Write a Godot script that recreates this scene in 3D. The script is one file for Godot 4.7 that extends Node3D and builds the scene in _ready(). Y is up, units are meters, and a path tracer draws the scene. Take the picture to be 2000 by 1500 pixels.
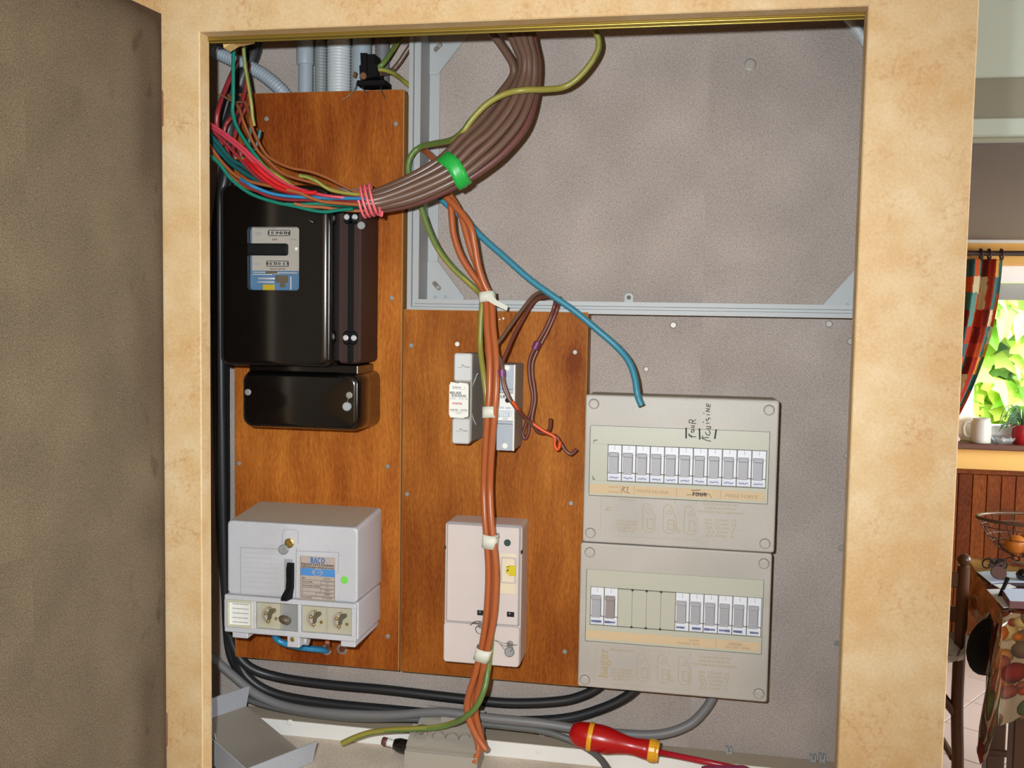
extends Node3D
# An opened electrical cupboard seen in flash light, a kitchen beyond its right edge.
# Units are metres, y is up; the cupboard's back wall is the plane z = 0, its front frame z = 0.25.

const ZF := 0.25        # front face of the papered frame
const ZB := 0.05        # face of the plywood boards
var M := {}
var used := {}


func _ready() -> void:
	camera_and_light()
	make_materials()
	shell()
	door_leaf()
	boards()
	metal_frame()
	meter()
	main_breaker()
	tariff_box()
	relays()
	fuse_boxes()
	conduits()
	thick_cables()
	wires()
	bundle()
	orange_run()
	floor_things()
	kitchen()
	outside()


func camera_and_light() -> void:
	var c := Camera3D.new()
	c.name = "camera"
	c.fov = 42.1737
	c.near = 0.02
	c.far = 200.0
	# rows: right, up, back
	var r := [0.9822, 0.0169, -0.1871, -0.0295, 0.9975, -0.0644, 0.1855, 0.0687, 0.9802]
	c.transform = Transform3D(Basis(V(r[0], r[1], r[2]), V(r[3], r[4], r[5]), V(r[6], r[7], r[8])), V(0, 1.6, 1.29))
	add_child(c)
	var e := Environment.new()
	e.tonemap_mode = Environment.TONE_MAPPER_LINEAR
	e.tonemap_exposure = 1.0
	e.background_mode = Environment.BG_SKY
	var sky := Sky.new()
	var pm := ProceduralSkyMaterial.new()
	pm.sky_top_color = Color(0.78, 0.85, 0.93)
	pm.sky_horizon_color = Color(0.93, 0.95, 0.97)
	pm.ground_bottom_color = Color(0.35, 0.36, 0.3)
	pm.ground_horizon_color = Color(0.75, 0.78, 0.78)
	pm.sky_energy_multiplier = 3.0
	sky.sky_material = pm
	e.sky = sky
	e.background_energy_multiplier = 1.0
	e.ambient_light_source = Environment.AMBIENT_SOURCE_SKY
	e.sdfgi_enabled = true
	e.ssao_enabled = true
	e.ssil_enabled = true
	var w := WorldEnvironment.new()
	w.name = "environment"
	w.environment = e
	add_child(w)
	var sun := DirectionalLight3D.new()
	sun.name = "sun"
	sun.light_energy = 2.5
	sun.light_color = Color(1.0, 0.96, 0.88)
	sun.light_angular_distance = 0.5
	sun.shadow_enabled = true
	sun.look_at_from_position(V(1.5, 2.6, 1.6) * 3.0, V(0, 0, 0))
	add_child(sun)
	# the flash of the camera, up and to the left of its lens
	var fl := SpotLight3D.new()
	fl.name = "camera_flash"
	fl.light_energy = 1.62
	fl.light_color = Color(0.94, 0.98, 1.0)
	fl.light_size = 0.008
	fl.spot_range = 12.0
	fl.spot_attenuation = 2.0
	fl.spot_angle = 46.0
	fl.spot_angle_attenuation = 0.9
	fl.shadow_enabled = true
	fl.transform = Transform3D(c.transform.basis, c.transform * V(-0.06, 0.048, 0.0))
	fl.rotate_object_local(Vector3.UP, deg_to_rad(2.0))
	add_child(fl)
	# daylight through the windows outside the frame
	area("side_window_daylight", V(3.18, 1.5, -2.4), V(-1, -0.12, 0), Vector2(1.5, 1.1), 5.5, Color(0.93, 0.97, 1.0))
	area("room_window_daylight", V(3.18, 1.6, 0.9), V(-1, 0.05, -0.25), Vector2(1.2, 1.1), 6.0, Color(0.93, 0.97, 1.0))


func area(called: String, at: Vector3, towards: Vector3, size: Vector2, energy: float, tint: Color) -> void:
	var a := AreaLight3D.new()
	a.name = called
	a.area_size = size
	a.light_energy = energy
	a.light_color = tint
	a.area_range = 12.0
	a.shadow_enabled = true
	a.look_at_from_position(at, at + towards)
	add_child(a)


# ---------------------------------------------------------------- helpers

func V(x: float, y: float, z: float) -> Vector3:
	return Vector3(x, y, z)


func numbered(called: String) -> String:
	if not used.has(called):
		used[called] = 0
		return called
	used[called] += 1
	return "%s_%03d" % [called, used[called]]


# collects triangles; every face is given counter-clockwise as seen from outside
class G:
	var st := SurfaceTool.new()
	var o := Vector3.ZERO
	var n := 0

	func _init(origin := Vector3.ZERO) -> void:
		o = origin
		st.begin(Mesh.PRIMITIVE_TRIANGLES)
		st.set_smooth_group(-1)

	func smooth(on: bool) -> void:
		st.set_smooth_group(0 if on else -1)

	func tri(a: Vector3, b: Vector3, c: Vector3) -> void:
		st.add_vertex(a - o)
		st.add_vertex(c - o)
		st.add_vertex(b - o)
		n += 1

	func quad(a: Vector3, b: Vector3, c: Vector3, d: Vector3) -> void:
		tri(a, b, c)
		tri(a, c, d)

	# a quad with texture coordinates 0..1 from its first corner (lower left)
	func uvquad(a: Vector3, b: Vector3, c: Vector3, d: Vector3) -> void:
		var p := [a, b, c, d]
		var t := [Vector2(0, 1), Vector2(1, 1), Vector2(1, 0), Vector2(0, 0)]
		for k in [0, 2, 1, 0, 3, 2]:
			st.set_uv(t[k])
			st.set_uv2(t[k])
			st.add_vertex(p[k] - o)
		n += 2

	func fan(loop: Array, up: bool) -> void:
		var c := Vector3.ZERO
		for p in loop:
			c += p
		c /= loop.size()
		for i in loop.size():
			var a: Vector3 = loop[i]
			var b: Vector3 = loop[(i + 1) % loop.size()]
			if up:
				tri(c, a, b)
			else:
				tri(c, b, a)

	func loft(loops: Array, cap0 := true, cap1 := true) -> void:
		for i in loops.size() - 1:
			var p: Array = loops[i]
			var q: Array = loops[i + 1]
			var m := p.size()
			for j in m:
				var k := (j + 1) % m
				quad(p[j], p[k], q[k], q[j])
		var keep := true
		if cap0:
			fan(loops[0], false)
		if cap1:
			fan(loops[-1], true)

	# a loop of a rounded rectangle, counter-clockwise seen from +z
	static func rr(x0: float, x1: float, y0: float, y1: float, z: float, r := 0.001, m := 1) -> Array:
		var out := []
		r = maxf(r, 0.00005)
		var cs := [Vector2(x1 - r, y1 - r), Vector2(x0 + r, y1 - r), Vector2(x0 + r, y0 + r), Vector2(x1 - r, y0 + r)]
		for k in 4:
			for i in m + 1:
				var a := (k + float(i) / m) * PI / 2
				out.append(Vector3(cs[k].x + r * cos(a), cs[k].y + r * sin(a), z))
		return out

	# a block with eased edges
	func box(x0: float, x1: float, y0: float, y1: float, z0: float, z1: float, b := 0.0006, r := -1.0, m := 1) -> void:
		var q := b if r < 0 else r
		loft([rr(x0 + b, x1 - b, y0 + b, y1 - b, z0, q - b, m), rr(x0, x1, y0, y1, z0 + b, q, m), rr(x0, x1, y0, y1, z1 - b, q, m), rr(x0 + b, x1 - b, y0 + b, y1 - b, z1, maxf(q - b, 0.0001), m)])

	# the same block with a front face moved by (dx0, dx1, dy0, dy1): drafted sides
	func draft(x0: float, x1: float, y0: float, y1: float, z0: float, z1: float, d: Vector4, b := 0.002, r := 0.004, m := 3) -> void:
		var f := [x0 + d.x, x1 + d.y, y0 + d.z, y1 + d.w]
		loft([rr(x0, x1, y0, y1, z0, r, m), rr(f[0], f[1], f[2], f[3], z1 - b, r, m), rr(f[0] + b * 0.3, f[1] - b * 0.3, f[2] + b * 0.3, f[3] - b * 0.3, z1 - b * 0.3, r, m), rr(f[0] + b, f[1] - b, f[2] + b, f[3] - b, z1, r, m)])

	# a rectangular ring (picture frame) with eased edges; w = width of the ring
	func ring(x0: float, x1: float, y0: float, y1: float, z0: float, z1: float, w: float, b := 0.0006, r := 0.001, m := 1) -> void:
		var ri := maxf(r - w, 0.0003)
		var ls := []
		for s in [[0.0, z0], [0.0, z1 - b], [b, z1], [w - b, z1], [w, z1 - b], [w, z0], [0.0, z0]]:
			ls.append(rr(x0 + s[0], x1 - s[0], y0 + s[0], y1 - s[0], s[1], maxf(lerpf(r, ri, s[0] / w), 0.0002), m))
		loft(ls, false, false)

	# a flat outline, counter-clockwise seen from +z, given a thickness
	func prism(pts: Array, z0: float, z1: float, b := 0.0) -> void:
		var pv := PackedVector2Array(pts)
		if Geometry2D.is_polygon_clockwise(pv):
			pv.reverse()
		var top := pv
		if b > 0.0:
			var off := Geometry2D.offset_polygon(pv, -b, Geometry2D.JOIN_MITER)
			if off.size() == 1 and off[0].size() == pv.size():
				var best := 0
				for i in pv.size():
					if off[0][i].distance_to(pv[0]) < off[0][best].distance_to(pv[0]):
						best = i
				top = PackedVector2Array()
				for i in pv.size():
					top.append(off[0][(best + i) % pv.size()])
		var zt := z1 - b if top != pv else z1
		for i in pv.size():
			var j := (i + 1) % pv.size()
			quad(Vector3(pv[i].x, pv[i].y, z0), Vector3(pv[j].x, pv[j].y, z0), Vector3(pv[j].x, pv[j].y, zt), Vector3(pv[i].x, pv[i].y, zt))
			if top != pv:
				quad(Vector3(pv[i].x, pv[i].y, zt), Vector3(pv[j].x, pv[j].y, zt), Vector3(top[j].x, top[j].y, z1), Vector3(top[i].x, top[i].y, z1))
		var t := Geometry2D.triangulate_polygon(top)
		for i in range(0, t.size(), 3):
			var a := top[t[i]]
			var c := top[t[i + 1]]
			var d := top[t[i + 2]]
			if (c - a).cross(d - a) < 0:
				var e := c
				c = d
				d = e
			tri(Vector3(a.x, a.y, z1), Vector3(c.x, c.y, z1), Vector3(d.x, d.y, z1))
			tri(Vector3(a.x, a.y, z0), Vector3(d.x, d.y, z0), Vector3(c.x, c.y, z0))

	# a surface of revolution: profile of (radius, height along the axis)
	func lathe(profile: Array, base: Vector3, axis: Vector3, m := 16, cap0 := true, cap1 := true) -> void:
		axis = axis.normalized()
		var u := axis.cross(Vector3.UP if absf(axis.y) < 0.9 else Vector3.RIGHT).normalized()
		var w := axis.cross(u)
		var ls := []
		for p in profile:
			var l := []
			for i in m:
				var a := TAU * i / m
				l.append(base + axis * p.y + (u * cos(a) + w * sin(a)) * p.x)
			ls.append(l)
		loft(ls, cap0, cap1)

	func disc(c: Vector3, r: float, h: float, m := 14, b := 0.0004) -> void:
		lathe([Vector2(r, 0), Vector2(r, h - b), Vector2(r - b, h)], c, Vector3.BACK, m)

	static func spline(pts: Array, seg := 5) -> Array:
		if pts.size() < 3:
			return pts
		var out := []
		for i in pts.size() - 1:
			var p0: Vector3 = pts[maxi(i - 1, 0)]
			var p1: Vector3 = pts[i]
			var p2: Vector3 = pts[i + 1]
			var p3: Vector3 = pts[mini(i + 2, pts.size() - 1)]
			for s in seg:
				out.append(p1.cubic_interpolate(p2, p0, p3, float(s) / seg))
		out.append(pts[-1])
		return out

	# a round tube along a smooth path; rib > 0 makes a corrugated conduit; stripe colours the two halves
	func tube(pts: Array, r: float, m := 10, seg := 5, rib := 0.0, stripe := []) -> void:
		var path := spline(pts, seg)
		if rib > 0.0:
			var cv := Curve3D.new()
			for p in path:
				cv.add_point(p)
			path = cv.get_baked_points()
			var len := cv.get_baked_length()
			var cnt := int(len / 0.0013)
			path = []
			for i in cnt + 1:
				path.append(cv.sample_baked(len * i / cnt))
		smooth(true)
		var t: Vector3 = (path[1] - path[0]).normalized()
		var u := t.cross(Vector3.UP if absf(t.y) < 0.9 else Vector3.RIGHT).normalized()
		var prev := []
		var first := []
		for i in path.size():
			var a: Vector3 = path[maxi(i - 1, 0)]
			var b: Vector3 = path[mini(i + 1, path.size() - 1)]
			t = (b - a).normalized()
			u = (u - t * u.dot(t)).normalized()
			var w := t.cross(u)
			var l := []
			var q := r
			if rib > 0.0:
				q = r - rib * (0.0 if i % 3 == 1 else 1.0)
			for j in m:
				var an := TAU * j / m
				l.append(path[i] + (u * cos(an) + w * sin(an)) * q)
			if i > 0:
				for j in m:
					if stripe.size():
						st.set_color(stripe[0] if ((j + int(i * 0.09)) % m) < m / 2 else stripe[1])
					quad(prev[j], prev[(j + 1) % m], l[(j + 1) % m], l[j])
			else:
				first = l
			prev = l
		smooth(false)
		fan(first, false)
		fan(prev, true)

	# an ink line a fraction of a millimetre proud of the face it is drawn on
	func ink(pts: Array, w: float, z: float) -> void:
		for i in pts.size() - 1:
			var a: Vector2 = pts[i]
			var b: Vector2 = pts[i + 1]
			var d := (b - a).normalized() * w * 0.5
			var nn := Vector2(-d.y, d.x)
			var p := [a - d - nn, b + d - nn, b + d + nn, a - d + nn]
			var h := z + 0.00003 * (n % 7)
			quad(Vector3(p[0].x, p[0].y, h), Vector3(p[1].x, p[1].y, h), Vector3(p[2].x, p[2].y, h), Vector3(p[3].x, p[3].y, h))

	func done() -> ArrayMesh:
		st.generate_normals()
		return st.commit()


func put(called: String, g: G, m: Material, parent: Node, at := Vector3.ZERO) -> MeshInstance3D:
	var o := MeshInstance3D.new()
	o.name = called
	o.mesh = g.done()
	o.material_override = m
	o.position = at
	parent.add_child(o, true)
	return o


func tag(o: Node3D, label: String, category := "", group := "", kind := "") -> void:
	if label:
		o.set_meta("label", label)
	if category:
		o.set_meta("category", category)
	if group:
		o.set_meta("group", group)
	if kind:
		o.set_meta("kind", kind)


func thing(called: String, label: String, category: String, at: Vector3, group := "") -> Node3D:
	var o := Node3D.new()
	o.name = numbered(called)
	o.position = at
	tag(o, label, category, group)
	add_child(o)
	return o


# a thing that is a single mesh, built about its own base
func single(called: String, g: G, m: Material, label: String, category: String, group := "") -> MeshInstance3D:
	var o := put(numbered(called), g, m, self, g.o)
	tag(o, label, category, group)
	return o


func struct(called: String, g: G, m: Material, label: String) -> MeshInstance3D:
	var o := put(called, g, m, self, g.o)
	tag(o, label, called.get_slice("_", 0), "", "structure")
	return o


func text(s: String, at: Vector3, h: float, m: Material, parent: Node3D, o: Vector3, turn := 0.0, bold := false, font := "Droid Sans", width := 0.0) -> void:
	var t := TextMesh.new()
	var f := SystemFont.new()
	f.font_names = PackedStringArray([font])
	if bold:
		f.font_weight = 700
	t.font = f
	t.text = s
	t.font_size = 32
	t.depth = 0.0
	t.curve_step = 4.0
	t.pixel_size = h / 24.0
	t.depth = 0.0002
	var n := MeshInstance3D.new()
	n.name = "lettering"
	n.mesh = t
	n.material_override = m
	n.position = at - o
	n.rotation.z = turn
	if width > 0.0:
		n.scale.x = width / maxf(t.get_aabb().size.x, 0.0001)
	parent.add_child(n, true)


# a slotted screw head facing the room
func screw(at: Vector3, r: float, parent: Node, o: Vector3, m: Material, turn := 0.6, called := "screw") -> MeshInstance3D:
	var g := G.new(o)
	g.lathe([Vector2(r, -0.001), Vector2(r, 0.0006), Vector2(r * 0.75, 0.0013)], at, Vector3.BACK, 12, false, false)
	var d := Vector2(cos(turn), sin(turn))
	var nn := Vector2(-d.y, d.x)
	var q := r * 0.75
	var s := r * 0.14
	# two halves of the head either side of the slot
	for k in [-1.0, 1.0]:
		var pts := []
		for i in 7:
			var a: float = asin(s / q) + (PI - 2.0 * asin(s / q)) * i / 6.0
			pts.append(Vector2(at.x, at.y) + d * cos(a) * q + nn * sin(a) * q * k)
		g.prism(pts, at.z + 0.0004, at.z + 0.0013)
	g.lathe([Vector2(q, 0.0)], at + V(0, 0, 0.0004), Vector3.BACK, 12, false, true)
	return put(called, g, m, parent)


# ---------------------------------------------------------------- materials

func mat(called: String, c: Color, rough := 0.5, metal := 0.0, spec := 0.5) -> StandardMaterial3D:
	var m := StandardMaterial3D.new()
	m.resource_name = called
	m.albedo_color = c
	m.roughness = rough
	m.metallic = metal
	m.metallic_specular = spec
	M[called] = m
	return m


func C8(r: int, g: int, b: int) -> Color:
	return Color(r / 255.0, g / 255.0, b / 255.0)


func noise(sd: int, freq: float, oct := 3, kind := FastNoiseLite.TYPE_SIMPLEX_SMOOTH) -> FastNoiseLite:
	var f := FastNoiseLite.new()
	f.seed = sd
	f.frequency = freq
	f.noise_type = kind
	f.fractal_octaves = oct
	f.fractal_type = FastNoiseLite.FRACTAL_FBM
	return f


func image(w: int, h: int, data: PackedByteArray) -> ImageTexture:
	return ImageTexture.create_from_image(Image.create_from_data(w, h, false, Image.FORMAT_RGB8, data))


func triplanar(m: StandardMaterial3D, scale: float, in_world := true) -> void:
	m.uv1_triplanar = true
	m.uv1_world_triplanar = in_world
	m.uv1_triplanar_sharpness = 8.0
	m.uv1_scale = Vector3(scale, scale, scale)


func speckle(sd: int, size: int, base: Color, amount: float, blotch: float, dark: float) -> ImageTexture:
	var rng := RandomNumberGenerator.new()
	rng.seed = sd
	var nz := noise(sd, 0.004, 2)
	var fine := noise(sd + 1, 0.22, 2)
	var d := PackedByteArray()
	d.resize(size * size * 3)
	var k := 0
	for y in size:
		for x in size:
			var v := 1.0 + blotch * nz.get_noise_2d(x, y) + amount * fine.get_noise_2d(x, y) + (rng.randf() - 0.5) * amount * 1.3
			if rng.randf() < dark:
				v *= 0.72
			d[k] = clampi(int(base.r * v * 255.0), 0, 255)
			d[k + 1] = clampi(int(base.g * v * 255.0), 0, 255)
			d[k + 2] = clampi(int(base.b * v * 255.0), 0, 255)
			k += 3
	return image(size, size, d)


# ochre sponged wallpaper with hair-thin rust veins
func wallpaper_texture() -> ImageTexture:
	var s := 1400
	var a := noise(11, 0.006, 4)
	var b := noise(12, 0.02, 4)
	var c := noise(13, 0.012, 5)
	var e := noise(15, 0.09, 3)
	var mask := noise(14, 0.009, 2)
	var d := PackedByteArray()
	d.resize(s * s * 3)
	var k := 0
	var light := Vector3(0.79, 0.685, 0.53)
	var deep := Vector3(0.745, 0.60, 0.405)
	var rust := Vector3(0.67, 0.475, 0.29)
	for y in s:
		for x in s:
			var t := clampf(0.5 + 0.75 * a.get_noise_2d(x, y) + 0.45 * b.get_noise_2d(x, y), 0.0, 1.0)
			var col := light.lerp(deep, t)
			var mk := clampf(mask.get_noise_2d(x, y) * 2.2 + 0.05, 0.0, 1.0)
			var ridge := 1.0 - absf(c.get_noise_2d(x, y)) * 24.0
			var q := clampf(ridge, 0.0, 1.0) * 0.38 * mk
			q += mk * 0.35 * clampf(e.get_noise_2d(x, y) * 2.0 - 0.2, 0.0, 1.0)
			col = col.lerp(rust, clampf(q, 0.0, 0.75))
			col *= 1.0 + 0.05 * e.get_noise_2d(x * 2.0, y * 2.0)
			d[k] = int(clampf(col.x, 0, 1) * 255.0)
			d[k + 1] = int(clampf(col.y, 0, 1) * 255.0)
			d[k + 2] = int(clampf(col.z, 0, 1) * 255.0)
			k += 3
	return image(s, s, d)


# vertical-grained veneer; spots are (x, y, radius, darkness) in 0..1
func wood_texture(sd: int, w: int, h: int, light: Color, deep: Color, spots: Array, red := 0.0) -> ImageTexture:
	var broad := noise(sd, 0.006, 3)
	var grain := noise(sd + 1, 0.16, 3)
	var fleck := noise(sd + 2, 0.35, 2)
	var wave := noise(sd + 3, 0.008, 2)
	var d := PackedByteArray()
	d.resize(w * h * 3)
	var k := 0
	for y in h:
		for x in w:
			var px := x + 14.0 * wave.get_noise_2d(x, y * 0.5)
			var t := 0.5 + 0.42 * broad.get_noise_2d(px * 1.6, y * 0.45) + 0.22 * grain.get_noise_2d(px, y * 0.03)
			var f := fleck.get_noise_2d(px, y * 0.13)
			t += 0.32 * f
			var u := float(x) / w
			var vv := float(y) / h
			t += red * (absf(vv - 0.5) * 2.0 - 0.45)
			for s in spots:
				var dd := Vector2((u - s[0]) / s[2], (vv - s[1]) / s[2] * h / w * 0.6).length()
				t += s[3] * exp(-dd * dd * 2.0)
			var col := light.lerp(deep, clampf(t, 0.0, 1.25))
			d[k] = int(clampf(col.r, 0, 1) * 255.0)
			d[k + 1] = int(clampf(col.g, 0, 1) * 255.0)
			d[k + 2] = int(clampf(col.b, 0, 1) * 255.0)
			k += 3
	return image(w, h, d)


# patches of colour on a wavering grid: a printed cloth
func cloth_texture(sd: int, s: int, cell: float, cols: Array, soft: float) -> ImageTexture:
	var rng := RandomNumberGenerator.new()
	rng.seed = sd
	var wob := noise(sd, 0.02, 3)
	var wob2 := noise(sd + 5, 0.02, 3)
	var fine := noise(sd + 9, 0.1, 3)
	var pick := []
	for i in 4096:
		pick.append(cols[rng.randi() % cols.size()])
	var d := PackedByteArray()
	d.resize(s * s * 3)
	var k := 0
	for y in s:
		for x in s:
			var gx := int(floor((x + soft * wob.get_noise_2d(x, y)) / cell)) + 8
			var gy := int(floor((y + soft * wob2.get_noise_2d(x, y)) / cell * 0.5)) + 8
			var c: Color = pick[(gx * 37 + gy * 101) & 4095]
			var v := 1.0 + 0.07 * fine.get_noise_2d(x, y)
			d[k] = clampi(int(c.r * v * 255.0), 0, 255)
			d[k + 1] = clampi(int(c.g * v * 255.0), 0, 255)
			d[k + 2] = clampi(int(c.b * v * 255.0), 0, 255)
			k += 3
	return image(s, s, d)


# round fruits on a pale ground: the oilcloth
func fruit_texture(sd: int, s: int) -> ImageTexture:
	var rng := RandomNumberGenerator.new()
	rng.seed = sd
	var im := Image.create(s, s, false, Image.FORMAT_RGB8)
	im.fill(C8(150, 128, 100))
	var cols := [C8(190, 62, 32), C8(205, 98, 38), C8(150, 42, 34), C8(92, 108, 62), C8(214, 176, 110), C8(160, 80, 60), C8(110, 84, 72), C8(196, 120, 60)]
	for i in 900:
		var c: Color = cols[rng.randi() % cols.size()]
		var r := rng.randf_range(0.008, 0.034) * s
		var cx := rng.randf() * s
		var cy := rng.randf() * s
		for y in range(int(-r), int(r) + 1):
			for x in range(int(-r), int(r) + 1):
				var q := Vector2(x, y * 1.1).length() / r
				if q < 1.0:
					im.set_pixel(posmod(int(cx + x), s), posmod(int(cy + y), s), c.darkened(0.15 + 0.35 * q * q))
	return ImageTexture.create_from_image(im)


# brown smears along the hinge edge and the top edge of the door, clear elsewhere
func stain_texture() -> ImageTexture:
	var w := 512
	var h := 640
	var im := Image.create(w, h, false, Image.FORMAT_RGBA8)
	var a := noise(35, 0.02, 3)
	var b := noise(36, 0.006, 2)
	for y in h:
		for x in w:
			var u := (1.0 - float(x) / w) * 0.72
			var v := float(y) / h * 0.967
			var k := 0.75 * exp(-u / 0.010) + 0.42 * exp(-pow((u - 0.03 - 0.012 * b.get_noise_2d(3, y)) / 0.022, 2.0)) * clampf(0.4 + 1.6 * b.get_noise_2d(x * 0.3, y), 0.0, 1.0)
			k += 0.7 * exp(-v / 0.010) + 0.3 * exp(-v / 0.05)
			k += 0.5 * clampf(a.get_noise_2d(x * 2.0, y) * 3.0 - 1.35, 0.0, 1.0) * exp(-u / 0.12)
			im.set_pixel(x, y, Color(0.20, 0.13, 0.08, clampf(k, 0.0, 0.85)))
	return ImageTexture.create_from_image(im)


func make_materials() -> void:
	var m := mat("wallpaper", Color.WHITE, 0.62)
	m.albedo_texture = wallpaper_texture()
	triplanar(m, 1.0 / 1.1)
	m = mat("plasterboard", Color(0.96, 0.93, 0.91), 0.95, 0.0, 0.3)
	m.albedo_texture = speckle(21, 1000, C8(170, 162, 157), 0.13, 0.06, 0.012)
	triplanar(m, 2.0)
	m = mat("dusty_shelf", C8(245, 236, 226), 0.95, 0.0, 0.2)
	m.albedo_texture = speckle(22, 700, C8(228, 218, 206), 0.13, 0.12, 0.01)
	triplanar(m, 2.6)
	m = mat("hardboard", Color.WHITE, 0.9, 0.0, 0.3)
	m.albedo_texture = speckle(31, 1000, C8(99, 85, 66), 0.22, 0.08, 0.02)
	triplanar(m, 2.2)
	m = mat("hardboard_face", Color.WHITE, 0.9, 0.0, 0.3)
	m.albedo_texture = M.hardboard.albedo_texture
	triplanar(m, 2.2)
	m.detail_enabled = true
	m.detail_uv_layer = BaseMaterial3D.DETAIL_UV_2
	m.detail_albedo = stain_texture()
	m = mat("plywood_old", Color.WHITE, 0.6, 0.0, 0.25)
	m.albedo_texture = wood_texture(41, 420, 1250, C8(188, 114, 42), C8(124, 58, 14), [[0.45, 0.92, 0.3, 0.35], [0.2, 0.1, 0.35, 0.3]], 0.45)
	m = mat("plywood", Color.WHITE, 0.6, 0.0, 0.25)
	m.albedo_texture = wood_texture(51, 420, 900, C8(184, 114, 44), C8(126, 64, 16), [[0.935, 0.125, 0.045, 0.9], [0.88, 0.13, 0.16, 0.3], [0.05, 0.55, 0.4, 0.2], [0.1, 0.95, 0.5, 0.4], [0.9, 0.95, 0.5, 0.3]], 0.1)
	m = mat("plywood_edge", C8(176, 128, 72), 0.75)
	m = mat("raw_wood", C8(214, 178, 112), 0.7)
	mat("white_paint", C8(232, 228, 222), 0.55)
	mat("brass", C8(158, 134, 62), 0.34, 0.75)
	m = mat("galvanised", C8(166, 167, 167), 0.58, 0.15)
	m.heightmap_enabled = false
	mat("screw_steel", C8(150, 144, 136), 0.45, 0.3)
	mat("brass_screw", C8(176, 146, 80), 0.35, 0.8)
	mat("lead_seal", C8(140, 140, 140), 0.5, 0.5)
	mat("seal_wire", C8(120, 112, 100), 0.4, 0.8)
	m = mat("bakelite", C8(7, 6, 6), 0.2)
	m.clearcoat_enabled = true
	m.clearcoat = 0.5
	m.clearcoat_roughness = 0.12
	mat("bakelite_brown", C8(50, 27, 20), 0.6, 0.0, 0.4)
	mat("black_plastic", C8(15, 14, 15), 0.6, 0.0, 0.25)
	mat("void", C8(14, 13, 13), 0.8)
	mat("meter_dial", C8(160, 152, 142), 0.5)
	mat("meter_blue", C8(74, 108, 140), 0.45)
	mat("wheel_black", C8(34, 33, 33), 0.5)
	mat("paper_white", C8(226, 224, 216), 0.7)
	mat("chrome", C8(225, 225, 225), 0.25, 0.5)
	mat("disc_gold", C8(190, 160, 40), 0.4, 0.3)
	m = mat("clear_plastic", Color(0.7, 0.7, 0.62, 0.03), 0.06)
	m.transparency = BaseMaterial3D.TRANSPARENCY_ALPHA
	m = mat("pane_glass", Color(0.35, 0.4, 0.38, 0.012), 0.03, 0.0, 0.1)
	m.transparency = BaseMaterial3D.TRANSPARENCY_ALPHA
	m = mat("grey_shell", Color(0.97, 0.97, 0.98), 0.42)
	m.albedo_texture = speckle(61, 400, C8(190, 189, 190), 0.018, 0.04, 0.002)
	triplanar(m, 4.0)
	mat("grey_shell_dusty", C8(176, 160, 140), 0.85)
	mat("grey_shell_dark", C8(150, 150, 152), 0.5)
	mat("label_beige", C8(170, 156, 146), 0.5)
	mat("label_blue", C8(70, 128, 186), 0.5)
	mat("ink_blue", C8(22, 92, 160), 0.6)
	mat("ink_black", C8(26, 25, 26), 0.7)
	mat("ink_brown", C8(70, 52, 44), 0.7)
	mat("ink_grey", C8(140, 138, 134), 0.7)
	mat("ink_red", C8(178, 40, 48), 0.7)
	mat("pencil", C8(160, 136, 108), 0.8)
	mat("ink_faint", C8(172, 152, 118), 0.7)
	mat("sticker_green", C8(112, 196, 72), 0.6)
	mat("window_lining", C8(190, 184, 160), 0.5)
	mat("terminal_gold", C8(168, 140, 78), 0.3, 0.6)
	mat("terminal_grey", C8(92, 82, 64), 0.5, 0.2)
	mat("tariff_shell", C8(208, 194, 188), 0.42)
	mat("tariff_cream", C8(222, 206, 178), 0.45)
	mat("tariff_edge", C8(214, 206, 200), 0.5)
	mat("dark_green", C8(38, 62, 56), 0.5)
	mat("yellow_plastic", C8(208, 186, 18), 0.45)
	mat("relay_grey", C8(196, 195, 192), 0.5)
	mat("relay_side", C8(150, 142, 132), 0.6)
	mat("relay_blue_grey", C8(160, 166, 174), 0.5)
	m = mat("box_cover", Color(0.98, 0.97, 0.95), 0.45)
	m.albedo_texture = speckle(71, 500, C8(181, 175, 169), 0.025, 0.05, 0.001)
	triplanar(m, 4.0)
	mat("box_body", C8(150, 136, 112), 0.6)
	mat("box_window", C8(184, 182, 166), 0.35)
	mat("box_strip", C8(204, 178, 142), 0.7)
	mat("box_gap", C8(112, 105, 96), 0.8)
	mat("wire_grey_warm", C8(146, 134, 130), 0.45)
	mat("breaker_white", C8(222, 222, 227), 0.35)
	mat("breaker_grey", C8(166, 164, 168), 0.42)
	m = mat("breaker_label", C8(214, 216, 228), 0.12)
	mat("breaker_mark", C8(96, 104, 136), 0.4)
	mat("pvc_grey", C8(150, 160, 168), 0.42)
	mat("pvc_pale", C8(186, 190, 192), 0.4)
	mat("pvc_dim", C8(132, 136, 136), 0.5)
	mat("cable_black", C8(34, 34, 36), 0.42)
	mat("cable_grey", C8(112, 110, 110), 0.5)
	mat("cable_thin_grey", C8(92, 94, 92), 0.5)
	mat("cable_brown", C8(100, 74, 60), 0.36)
	mat("cable_redbrown", C8(104, 62, 56), 0.4)
	mat("cable_orange", C8(170, 90, 48), 0.36)
	mat("cable_blue", C8(54, 126, 148), 0.42)
	mat("cable_blue_bright", C8(40, 122, 160), 0.36)
	mat("wire_teal", C8(16, 112, 92), 0.34)
	mat("wire_teal_dark", C8(22, 82, 82), 0.36)
	mat("wire_red", C8(140, 44, 48), 0.36)
	mat("wire_bright_red", C8(196, 30, 34), 0.36)
	mat("wire_pink", C8(180, 58, 72), 0.34)
	mat("tie_pink", C8(214, 96, 104), 0.34)
	mat("wire_brown", C8(150, 86, 48), 0.36)
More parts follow.
